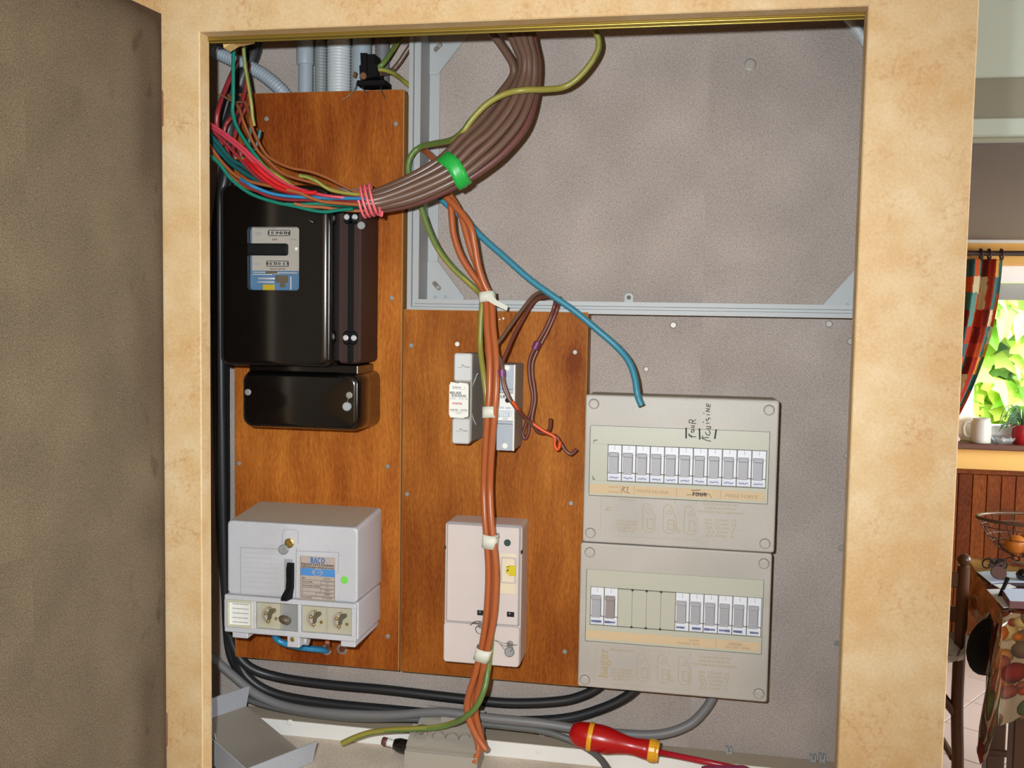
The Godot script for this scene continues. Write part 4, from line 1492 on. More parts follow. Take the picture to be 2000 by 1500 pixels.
func fuse_boxes() -> void:
	var x0 := -0.139
	var x1 := 0.094
	var ymid := 1.3178
	var tops := [1.5036, ymid - 0.0006]
	var bots := [ymid + 0.0006, 1.1325]
	var zc := 0.062
	for k in 2:
		var o := thing("fuse_box", "upper grey fuse box with eleven switches in a row and marker writing" if k == 0 else "lower grey fuse box with a blank gap in its row of switches", "fuse box", V((x0 + x1) / 2, bots[k], 0.0))
		var p := o.position
		var yt: float = tops[k]
		var yb: float = bots[k]
		var dx := -0.0022 * k
		# window openings, in metres from the photograph's proportions
		var wx0 := (-0.1327 if k == 0 else -0.1332)
		var wx1 := (0.0845 if k == 0 else 0.0834)
		var wy1 := (1.4656 if k == 0 else 1.2843)
		var wy0 := (1.3772 if k == 0 else 1.1916)
		var g := G.new(p)
		g.box(x0 + dx + 0.001, x1 + dx - 0.001, yb + 0.001, yt - 0.001, 0.0, zc - 0.0135, 0.001, 0.003, 2)
		put("back_box", g, M.box_body, o)
		var cv := G.new(p)
		var a := [x0 + dx, x1 + dx, yb, yt]
		cv.loft([G.rr(a[0], a[1], a[2], a[3], zc - 0.013, 0.003, 3), G.rr(a[0], a[1], a[2], a[3], zc - 0.0016, 0.003, 3), G.rr(a[0] + 0.0006, a[1] - 0.0006, a[2] + 0.0006, a[3] - 0.0006, zc - 0.0005, 0.003, 3), G.rr(a[0] + 0.0018, a[1] - 0.0018, a[2] + 0.0018, a[3] - 0.0018, zc, 0.003, 3), G.rr(wx0, wx1, wy0, wy1, zc, 0.001, 3), G.rr(wx0, wx1, wy0, wy1, zc - 0.004, 0.001, 3)], true, false)
		var cover := put("cover", cv, M.box_cover, o)
		var gap := G.new(p)
		gap.box(wx0 - 0.0004, wx1 + 0.0004, wy0 - 0.0004, wy1 + 0.0004, zc - 0.0135, zc - 0.0042, 0.0002)
		put("window_gap", gap, M.box_gap, cover)
		# pale window plate with the openings for the switches
		var rows := []
		var ry1 := (1.4369 if k == 0 else 1.2541)
		var ry0 := (1.4041 if k == 0 else 1.2226)
		ry1 = (1.4362 if k == 0 else 1.2548)
		var q := 0.0175
		var rx0 := (-0.1101 if k == 0 else -0.1277)
		var rx1 := (0.0815 if k == 0 else 0.0819)
		ry1 = (1.4424 if k == 0 else 1.2618)
		ry0 = (1.3963 if k == 0 else 1.2127)
		var wp := G.new(p)
		var e := 0.0004
		var z0 := zc - 0.0046
		var z1 := zc - 0.0006
		wp.box(wx0 + e, wx1 - e, ry1, wy1 - e, z0, z1, 0.0003)
		wp.box(wx0 + e, wx1 - e, wy0 + e, ry0, z0, z1, 0.0003)
		wp.box(wx0 + e, rx0, ry0 - 0.0001, ry1 + 0.0001, z0, z1, 0.0003)
		wp.box(rx1, wx1 - e, ry0 - 0.0001, ry1 + 0.0001, z0, z1, 0.0003)
		var win := put("window_plate", wp, M.box_window, o)
		var bk := G.new(p)
		if k == 1:
			bk.box(rx0 + 0.0345, rx1 - 0.1038, ry0, ry1, zc - 0.0125, zc - 0.0044, 0.0001)
		bk.box(rx0 - 0.001, rx1 + 0.001, ry0 - 0.001, ry1 + 0.001, zc - 0.013, zc - 0.0125, 0.0001)
		put("row_backing", bk, M.box_gap, win)
		# paper strip under the row
		var sy0 := (1.3813 if k == 0 else 1.1908)
		var sy1 := (1.3903 if k == 0 else 1.2052)
		sy0 = wy0 + 0.0035
		sy1 = wy0 + 0.0148
		var sp := G.new(p)
		sp.box(wx0 + 0.0012, wx1 - 0.0035, sy0, sy1, z1 - 0.0002, z1 + 0.0003, 0.0001)
		var strip := put("paper_strip", sp, M.box_strip, win)
		var tz := z1 + 0.0004
		var sm := (sy0 + sy1) / 2
		if k == 0:
			text("CHAUFFE EAU BAIN", V(-0.0545, sm - 0.0005, tz), 0.004, M.pencil, strip, p, -0.02, false, "Droid Sans", 0.040)
			text("PRISE FORCE", V(0.0533, sm - 0.001, tz), 0.004, M.pencil, strip, p, -0.01, false, "Droid Sans", 0.038)
			text("FOUR", V(0.0032, sm - 0.001, tz), 0.005, M.ink_brown, strip, p, 0.0, true, "Droid Sans", 0.017)
			var hw := G.new(p)
			var c := Vector2(-0.0867, sm)
			hw.ink([c + Vector2(-0.005, -0.0035), c + Vector2(-0.0038, 0.004), c + Vector2(-0.001, 0.0032), c + Vector2(-0.0035, 0.0005), c + Vector2(-0.0005, -0.0032)], 0.0006, tz)
			hw.ink([c + Vector2(0.001, 0.003), c + Vector2(0.003, 0.0036), c + Vector2(0.0012, -0.003), c + Vector2(0.005, -0.0034)], 0.0006, tz)
			c = Vector2(0.0007, sm)
			hw.ink([c + Vector2(-0.0075, 0.0035), c + Vector2(0.003, 0.0042)], 0.0008, tz)
			hw.ink([c + Vector2(-0.013, -0.0022), c + Vector2(0.012, -0.0012), c + Vector2(-0.006, 0.0006), c + Vector2(0.014, 0.0002), c + Vector2(0.017, -0.0045)], 0.0005, tz)
			put("handwriting", hw, M.ink_brown, strip)
			var dv := G.new(p)
			for xx in [-0.0936, -0.0766, -0.0246, 0.0284]:
				dv.ink([Vector2(xx, sy0), Vector2(xx, sy1)], 0.0004, tz)
			dv.ink([Vector2(-0.1083, sm + 0.003), Vector2(-0.0962, sm + 0.003)], 0.0006, tz)
			dv.ink([Vector2(-0.1082, sm - 0.003), Vector2(-0.0961, sm - 0.003)], 0.0006, tz)
			put("pencil_line", dv, M.pencil, strip)
		else:
			text("lumière", V(0.0023, sm + 0.0022, tz), 0.003, M.pencil, strip, p, 0.0, false, "Droid Serif", 0.012)
			text("chambre  salon", V(-0.0044, sm - 0.0022, tz), 0.003, M.pencil, strip, p)
			text("cuisine", V(0.0517, sm + 0.0022, tz), 0.0038, M.pencil, strip, p, 0.0, false, "Droid Serif", 0.016)
			text("cave  bain  volets", V(0.0543, sm - 0.0026, tz), 0.003, M.pencil, strip, p)
			var dv := G.new(p)
			dv.ink([Vector2(0.0284, sy0), Vector2(0.0284, sy1)], 0.0005, tz)
			dv.ink([Vector2(0.0425, sm + 0.0002), Vector2(0.064, sm + 0.0002)], 0.0004, tz)
			put("pencil_line", dv, M.pencil, strip)
		# corner screws of the cover
		var sc := [V(-0.1286, 1.4921, 0.062), V(0.0823, 1.4917, 0.062), V(-0.1294, 1.33, 0.062), V(0.0829, 1.3291, 0.062)] if k == 0 else [V(-0.1295, 1.3053, 0.062), V(0.0825, 1.3045, 0.062), V(-0.1323, 1.1415, 0.062), V(0.0818, 1.1429, 0.0625)]
		for i in 4:
			var s: Vector3 = sc[i]
			var wl := G.new(p)
			wl.disc(s, 0.0066, 0.0002, 20, 0.0001)
			var well := put("screw_well", wl, M.box_gap, cover)
			var sh := screw(s + V(0.0, -0.0003, 0.0004), 0.006, well, p, M.box_cover, 0.8 + i * 1.3 + k)
			sh.name = "cover_screw"
		# faint instructions printed below the window
		var fa := G.new(p)
		var fy := yb + (0.013 if k == 0 else 0.010)
		var fx := x0 + dx + 0.022
		var fz := zc + 0.0003
		var hgt := 0.047 if k == 0 else 0.045
		fa.ink([Vector2(fx, fy), Vector2(fx, fy + hgt), Vector2(fx + 0.165, fy + hgt)], 0.0003, fz)
		fa.ink([Vector2(fx + 0.02, fy - 0.003), Vector2(fx + 0.12, fy - 0.003)], 0.0003, fz)
		for n in 3:
			var c := Vector2(fx + 0.052 + n * 0.0255, fy + 0.004)
			fa.ink([c + Vector2(0.0, 0.004), c + Vector2(0.0, 0.032), c + Vector2(0.004, 0.036), c + Vector2(0.010, 0.033), c + Vector2(0.011, 0.027), c + Vector2(0.015, 0.020), c + Vector2(0.016, 0.004), c + Vector2(0.012, 0.0), c + Vector2(0.004, 0.0), c + Vector2(0.0, 0.004)], 0.0006, fz)
			fa.ink([c + Vector2(0.004, 0.026), c + Vector2(0.008, 0.029), c + Vector2(0.009, 0.024), c + Vector2(0.004, 0.024), c + Vector2(0.004, 0.026)], 0.0005, fz)
			fa.ink([c + Vector2(0.006, 0.005), c + Vector2(0.006, 0.017), c + Vector2(0.013, 0.016), c + Vector2(0.013, 0.004), c + Vector2(0.006, 0.005)], 0.0007, fz)
			if n == 1:
				fa.ink([c + Vector2(0.011, 0.014), c + Vector2(0.021, 0.003), c + Vector2(0.019, 0.001), c + Vector2(0.009, 0.012)], 0.0006, fz)
		put("printed_drawing", fa, M.ink_faint, cover)
		if k == 1:
			text("hager", V(fx + 0.0105, fy + 0.022, fz), 0.0115, M.ink_faint, cover, p, PI / 2, true, "Droid Sans", 0.036)
		else:
			text("h", V(fx + 0.009, fy + 0.03, fz), 0.007, M.ink_faint, cover, p, PI / 2)
		text("Remplacement" if k == 1 else "Pour ouvrir", V(fx + 0.033, fy + hgt - 0.004, fz), 0.0034, M.ink_faint, cover, p)
		for i in 4:
			text(["Pour changer", "le fusible tirer", "la poignée vers", "le bas puis"][i], V(fx + 0.033, fy + 0.016 - i * 0.004, fz), 0.0032, M.ink_faint, cover, p)
		text("1", V(fx + 0.066, fy + hgt - 0.003, fz), 0.0032, M.ink_faint, cover, p)
		text("2", V(fx + 0.091, fy + hgt - 0.003, fz), 0.0032, M.ink_faint, cover, p)
		text("3", V(fx + 0.117, fy + hgt - 0.003, fz), 0.0032, M.ink_faint, cover, p)
		var rowt := ["Correspondance des", "calibres et sections", "minimales des conducteurs", "", "10 A   1,5 mm²   1,5", "16 A   2,5 mm²   2,5", "20 A   2,5 mm²   4", "25 A   4 mm²   6", "32 A   6 mm²   10"]
		for i in 9:
			if rowt[i]:
				text(rowt[i], V(fx + 0.146, fy + hgt - 0.004 - i * 0.0049, fz), 0.0034, M.ink_faint, cover, p)
		if k == 0:
			marker_writing(cover, p, zc)
			var mk := G.new(p)
			mk.ink([Vector2(-0.1237, 1.447), Vector2(-0.1275, 1.4468), Vector2(-0.1275, 1.4442)], 0.0008, z1 + 0.0002)
			mk.ink([Vector2(-0.1278, 1.4018), Vector2(-0.1277, 1.398), Vector2(-0.1252, 1.3981)], 0.0008, z1 + 0.0002)
			put("bracket_mark", mk, M.ink_black, win)
		# the row: switches, and in the lower box four blanks
		if k == 1:
			var bx0 := rx0 + 2.0 * 0.01735
			var bw := (rx1 - 6.0 * 0.01735 - bx0) / 4.0
			for i in 4:
				var b := G.new(p)
				b.box(bx0 + i * bw + 0.0001, bx0 + (i + 1) * bw - 0.0001, ry0 + 0.001, ry1 - 0.001, z0, z1, 0.0003)
				put("blank_plate", b, M.box_window, win)
				if i > 0:
					var cl := G.new(p)
					for s in [ry0 + 0.0012, ry1 - 0.0012]:
						cl.box(bx0 + i * bw - 0.0016, bx0 + i * bw + 0.0016, s - 0.0006, s + 0.0006, z1 - 0.0002, z1 + 0.0003, 0.0001)
						cl.box(bx0 + i * bw - 0.0005, bx0 + i * bw + 0.0005, s - 0.0018, s + 0.0018, z1 - 0.0002, z1 + 0.0003, 0.0001)
					put("snap_notch", cl, M.ink_black, win)
		var ps := []
		if k == 0:
			for i in 11:
				ps.append(rx0 + (rx1 - rx0) * (i + 0.5) / 11.0)
		else:
			for i in 2:
				ps.append(rx0 + 0.01735 * (i + 0.5))
			for i in 6:
				ps.append(rx1 - 0.01735 * (5.5 - i))
		for i in ps.size():
			breaker(ps[i], ry0, ry1, k, i)


func breaker(cx: float, y0: float, y1: float, row: int, i: int) -> void:
	var nth := ["first", "second", "third", "fourth", "fifth", "sixth", "seventh", "eighth", "ninth", "tenth", "eleventh"]
	var label := ""
	if row == 0:
		label = "%s switch from the left in the upper fuse box, grey lever up" % nth[i]
		if i == 10:
			label = "last switch at the right end of the upper fuse box, eleventh in its row"
	elif i < 2:
		label = ["outermost left switch of the lower fuse box, by the orange board", "brownish grey switch of the lower fuse box, just left of the blanks"][i]
	else:
		label = "%s switch right of the blank plates in the lower fuse box, blue label" % nth[i - 2]
	var p := V(cx, y0, 0.05)
	var o := thing("circuit_breaker", label, "switch", p, "switches of the upper fuse box" if row == 0 else "switches of the lower fuse box")
	var h := y1 - y0
	var w := 0.0163
	var z := 0.0595
	var g := G.new(p)
	# upper part, side cheeks and lower part of the body
	g.box(cx - w / 2, cx + w / 2, y1 - h * 0.27, y1 - 0.0008, 0.045, z + 0.0012, 0.0004)
	g.box(cx - w / 2, cx - w / 2 + 0.0026, y0 + h * 0.245, y1 - h * 0.272, 0.045, z + 0.0004, 0.0004)
	g.box(cx + w / 2 - 0.0032, cx + w / 2, y0 + h * 0.245, y1 - h * 0.272, 0.045, z + 0.0004, 0.0004)
	g.box(cx - w / 2, cx + w / 2, y0 + 0.0008, y0 + h * 0.225, 0.045, z + 0.001, 0.0004)
	g.box(cx - w / 2 + 0.002, cx + w / 2 - 0.002, y0 + h * 0.2, y1 - h * 0.25, 0.045, z - 0.004, 0.0003)
	put("body", g, M.breaker_white, o)
	var rib := G.new(p)
	rib.box(cx - 0.0003, cx + 0.0003, y1 - h * 0.14, y1 - 0.0012, z + 0.001, z + 0.0015, 0.0001)
	put("top_groove", rib, M.relay_blue_grey, o)
	# the lever: a ribbed plate with a nose on top
	var lv := G.new(p)
	var lw := 0.0112
	var l0 := y0 + h * 0.2
	var l1 := y1 - h * 0.325
	var lx := cx - 0.0012
	lv.box(lx - lw / 2, lx + lw / 2, l0, l1, z - 0.004, z + 0.0022, 0.0005)
	if row == 1 and i > 2:
		for k in 7:
			lv.box(lx - lw / 2 + 0.0003, lx + lw / 2 - 0.0003, l0 + 0.004 + k * 0.0026, l0 + 0.005 + k * 0.0026, z + 0.002, z + 0.0027, 0.0002)
	var lm := put("lever", lv, M.wire_grey_warm if row == 1 and i == 1 else M.breaker_grey, o)
	var ns := G.new(p)
	ns.loft([G.rr(lx - lw / 2 - 0.0004, lx + lw / 2 + 0.0006, l1 + 0.0003, l1 + h * 0.12, z - 0.002, 0.0006), G.rr(lx - lw / 2 - 0.0004, lx + lw / 2 + 0.0006, l1 + 0.0003, l1 + h * 0.115, z + 0.0042, 0.0006), G.rr(lx - lw / 2 + 0.0004, lx + lw / 2 - 0.0002, l1 + 0.0008, l1 + h * 0.1, z + 0.0050, 0.0006)])
	put("lever_nose", ns, M.wire_grey_warm if row == 1 and i == 1 else M.breaker_grey, lm)
	var nk := G.new(p)
	for s in [cx - w / 2, cx + w / 2 - 0.003]:
		nk.box(s, s + 0.003, y0 + h * 0.225, y0 + h * 0.246, 0.045, z - 0.0008, 0.0002)
	put("side_notch", nk, M.box_gap, o)
	# glossy label at the foot
	var lb := G.new(p)
	lb.box(cx - w / 2 + 0.0012, cx + w / 2 - 0.0022, y0 + h * 0.03, y0 + h * 0.165, z + 0.0007, z + 0.0015, 0.0004)
	var bm := put("label", lb, M.breaker_label, o)
	var mk := G.new(p)
	var yy := y0 + h * 0.105
	for k in 4:
		var xx := cx - 0.0055 + k * 0.0026
		if row == 0:
			mk.ink([Vector2(xx, yy + 0.0006 * sin(i * 2.3 + k * 1.7)), Vector2(xx + 0.0022, yy + 0.0006 * sin(i * 1.3 + k * 2.9))], 0.0010, z + 0.0016)
		elif k != (i + 1) % 4:
			mk.ink([Vector2(xx - 0.0004, yy), Vector2(xx + 0.0024, yy)], 0.0026 + 0.0006 * sin(i * 2.1 + k), z + 0.0016)
	put("label_print", mk, M.breaker_mark, bm)


# «Four» and «cuisine» written upwards in marker, with three bars
func marker_writing(cover: Node3D, p: Vector3, zc: float) -> void:
	var g := G.new(p)
	var z := zc + 0.0003
	for s in [[Vector2(-0.0152, 1.4658), Vector2(-0.0149, 1.4545)], [Vector2(0.0008, 1.4658), Vector2(0.0015, 1.4539)], [Vector2(0.0207, 1.4653), Vector2(0.0195, 1.4552)]]:
		g.ink(s, 0.0018, z)
	for s in [
		[Vector2(-0.0119, 1.4596), Vector2(-0.0094, 1.456), Vector2(-0.0032, 1.4562)], [Vector2(-0.0088, 1.4579), Vector2(-0.0081, 1.4554)], [Vector2(-0.0119, 1.4596), Vector2(-0.0112, 1.4571), Vector2(-0.0087, 1.456)],
		[Vector2(-0.0089, 1.4616), Vector2(-0.0064, 1.4617), Vector2(-0.0053, 1.4637), Vector2(-0.0059, 1.4649), Vector2(-0.0084, 1.4642), Vector2(-0.0089, 1.4616)],
		[Vector2(-0.0091, 1.4676), Vector2(-0.006, 1.4671), Vector2(-0.0054, 1.4693), Vector2(-0.0091, 1.4695)],
		[Vector2(-0.0037, 1.4722), Vector2(-0.0117, 1.4731), Vector2(-0.0118, 1.476), Vector2(-0.0093, 1.477), Vector2(-0.0078, 1.4755), Vector2(-0.0077, 1.4728)], [Vector2(-0.0077, 1.4745), Vector2(-0.0041, 1.4769)],
		[Vector2(0.0147, 1.4516), Vector2(0.0092, 1.4523), Vector2(0.0054, 1.455), Vector2(0.0047, 1.4578)], [Vector2(0.0035, 1.4558), Vector2(0.0055, 1.4534)], [Vector2(0.0072, 1.4554), Vector2(0.0121, 1.4559)],
		[Vector2(0.008, 1.4623), Vector2(0.0096, 1.4592), Vector2(0.0126, 1.4587), Vector2(0.0138, 1.4619), Vector2(0.0118, 1.4649)],
		[Vector2(0.0093, 1.4667), Vector2(0.0136, 1.4666), Vector2(0.0142, 1.4691), Vector2(0.0093, 1.4692)],
		[Vector2(0.0086, 1.4729), Vector2(0.0122, 1.4734)], [Vector2(0.0048, 1.4744), Vector2(0.0055, 1.4744)],
		[Vector2(0.0084, 1.4786), Vector2(0.0091, 1.4761), Vector2(0.0109, 1.4774), Vector2(0.0114, 1.4799), Vector2(0.0133, 1.4787)],
		[Vector2(0.0095, 1.4836), Vector2(0.0125, 1.4837)], [Vector2(0.0051, 1.4853), Vector2(0.0057, 1.4854)],
		[Vector2(0.0124, 1.4872), Vector2(0.0081, 1.4879), Vector2(0.0123, 1.4906), Vector2(0.008, 1.4914)],
		[Vector2(0.0127, 1.4962), Vector2(0.0125, 1.4931), Vector2(0.0085, 1.4942), Vector2(0.0084, 1.4973)], [Vector2(0.0104, 1.4936), Vector2(0.0106, 1.4965)],
	]:
		g.ink(s, 0.0009, z)
	put("marker_writing", g, M.ink_black, cover)


# ---------------------------------------------------------------- conduits and thick cables

func run(called: String, pts: Array, r: float, m: Material, label: String, category: String, group := "", sides := 10, seg := 5) -> MeshInstance3D:
	var g := G.new(pts[0])
	g.tube(pts, r, sides, seg)
	return single(called, g, m, label, category, group)


func conduits() -> void:
	# smooth tube with a wider sleeve on its upper half
	var t := thing("conduit_tube", "smooth grey-blue plastic tube with a sleeve, leftmost of the upright conduits above the board", "conduit", V(-0.5275, 1.8886, 0.016))
	var g := G.new(t.position)
	g.tube([V(-0.5275, 1.8785, 0.016), V(-0.5277, 1.9721, 0.016)], 0.0098, 18)
	put("tube", g, M.pvc_grey, t)
	g = G.new(t.position)
	g.smooth(true)
	var sb := V(-0.5283, 1.9274, 0.016)
	g.lathe([Vector2(0.0098, -0.0006), Vector2(0.0114, 0.0004), Vector2(0.0116, 0.0012), Vector2(0.0116, 0.07)], sb, Vector3.UP, 20)
	put("sleeve", g, M.pvc_grey, t)
	for q in [["dull grey corrugated conduit between the smooth tube and the white conduit", -0.5082, 0.0088, M.pvc_dim, true], ["wide white corrugated conduit, brightest of the upright conduits", -0.4802, 0.0162, M.pvc_pale, true], ["pale smooth tube behind the black connector block", -0.4498, 0.0125, M.pvc_grey, false], ["dark grey tube right of the black connector block", -0.4229, 0.0095, M.cable_grey, false]]:
		var a := V(q[1], 1.8775, q[2] + 0.0015)
		var gg := G.new(a)
		gg.tube([a, a + V(0, 0.14, 0)], q[2], 20, 5, 0.0011 if q[4] else 0.0)
		single("conduit" if q[4] else "conduit_tube", gg, q[3], q[0], "conduit", "upright conduits above the left board")
	# slanting flexible conduit and the thick dark cable it crosses
	var pts := [V(-0.6741, 1.9545, 0.02), V(-0.6518, 1.9458, 0.03), V(-0.6287, 1.9353, 0.029), V(-0.6036, 1.9247, 0.028), V(-0.5822, 1.913, 0.027), V(-0.5609, 1.8959, 0.026), V(-0.549, 1.8809, 0.02)]
	var gf := G.new(pts[0])
	gf.tube(pts, 0.0095, 18, 5, 0.0011)
	single("conduit", gf, M.pvc_grey, "grey flexible conduit slanting down behind the top left corner of the board", "conduit")
	run("thick_cable", [V(-0.5964, 1.9667, 0.02), V(-0.5974, 1.9493, 0.0225), V(-0.6028, 1.9321, 0.025), V(-0.6119, 1.9117, 0.0275), V(-0.6166, 1.8897, 0.03), V(-0.6077, 1.8613, 0.06), V(-0.6157, 1.8384, 0.06), V(-0.6223, 1.812, 0.06)], 0.0098, M.cable_black, "thick black cable coming down behind the slanting grey conduit", "cable", "", 14)
	run("thick_cable", [V(-0.6254, 1.9156, 0.012), V(-0.6329, 1.8907, 0.018), V(-0.6418, 1.8625, 0.024), V(-0.6448, 1.8363, 0.03), V(-0.6479, 1.8106, 0.03)], 0.0062, M.cable_thin_grey, "dark grey cable behind the red wires at the upper left", "cable", "", 12)
	# wooden splinter tucked under the head
	var a := V(-0.5542, 1.9046, 0.2)
	var b := V(-0.5219, 1.9116, 0.2)
	var gw := G.new(V(a.x, a.y, 0.2))
	gw.prism([Vector2(a.x + 0.002, a.y - 0.002), Vector2(b.x - 0.02, b.y - 0.0035), Vector2(b.x, b.y - 0.0005), Vector2(b.x, b.y + 0.003), Vector2(a.x, a.y + 0.006)], 0.182, 0.2, 0.0006)
	single("wood_strip", gw, M.raw_wood, "pale wooden offcut wedged under the brass strip in the top left corner", "wood strip")
	# black connector block with the wires it holds
	var o := thing("connector_block", "black connector block standing in front of the upright conduits above the board", "connector", V(-0.4301, 1.8873, 0.05))
	var p := o.position
	var bz := 0.052
	g = G.new(p)
	g.prism([Vector2(-0.4364, 1.9293), Vector2(-0.4276, 1.929), Vector2(-0.4276, 1.9271), Vector2(-0.4174, 1.9274), Vector2(-0.416, 1.9165), Vector2(-0.4139, 1.9159), Vector2(-0.4124, 1.8986), Vector2(-0.4369, 1.8967), Vector2(-0.4377, 1.9134), Vector2(-0.4357, 1.9146)], 0.036, 0.06, 0.001)
	put("body", g, M.black_plastic, o)
	g = G.new(p)
	g.box(-0.4417, -0.4036, 1.8887, 1.8958, 0.034, 0.058, 0.0012)
	put("foot", g, M.black_plastic, o)
	g = G.new(p)
	g.box(-0.4275, -0.4261, 1.899, 1.9271, 0.059, 0.0612, 0.0003)
	put("barrier", g, M.bakelite, o)
	g = G.new(p)
	g.disc(V(-0.4313, 1.8997, 0.0605), 0.0045, 0.0025, 12)
	put("clamp_screw", g, M.rust, o)
	g = G.new(p)
	g.lathe([Vector2(0.0032, 0), Vector2(0.0038, 0.002), Vector2(0.0032, 0.004)], V(-0.4446, 1.9038, 0.05), V(-1, 0.3, 0.3), 10)
	put("side_screw", g, M.rust, o)
	var thin := -1
	for w in [[V(-0.4439, 1.8954, 0.05), V(-0.446, 1.8861, 0.0515), V(-0.4544, 1.8769, 0.053), V(-0.4623, 1.8717, 0.054)], [V(-0.4376, 1.8913, 0.05), V(-0.4342, 1.8848, 0.05), V(-0.4307, 1.8809, 0.05)], [V(-0.4102, 1.8919, 0.05), V(-0.4109, 1.8864, 0.052), V(-0.4075, 1.8794, 0.054), V(-0.4044, 1.8727, 0.055)]]:
		thin += 1
		run("thin_lead", w, 0.0006, M.seal_wire, ["longest hair-thin wire curling left from the connector block's foot", "hair-thin wire stub in the middle below the connector block's foot", "hair-thin wire at the right end of the connector block's foot"][thin], "wire", "thin leads under the connector block", 6)
	striped("earth_wire", [V(-0.3902, 1.9648, 0.02), V(-0.3966, 1.948, 0.03), V(-0.4013, 1.9307, 0.045), V(-0.4074, 1.9163, 0.055), V(-0.4142, 1.9113, 0.055)], 0.0031, "yellow-green wire rising from the connector block to the right", "wire")
	striped("earth_wire", [V(-0.4142, 1.9094, 0.055), V(-0.4063, 1.9091, 0.05), V(-0.3986, 1.9074, 0.04), V(-0.3938, 1.9042, 0.02), V(-0.3856, 1.8977, 0.01)], 0.0031, "yellow-green wire arching right from the connector block to the metal frame", "wire")
	run("brown_wire", [V(-0.4144, 1.9049, 0.05), V(-0.4107, 1.9108, 0.03), V(-0.405, 1.9169, 0.02), V(-0.3967, 1.9259, 0.02), V(-0.3858, 1.9412, 0.02), V(-0.3777, 1.9526, 0.02)], 0.0034, M.cable_brown, "brown wire curving behind the yellow-green wires beside the connector block", "wire")
	run("white_tube", [V(0.1569, 1.9617, 0.03), V(0.163, 1.9543, 0.03), V(0.1691, 1.947, 0.03), V(0.1765, 1.936, 0.03), V(0.1815, 1.9263, 0.03)], 0.0052, M.pvc_pale, "white flexible tube at the top right corner of the opening", "tube", "", 12)


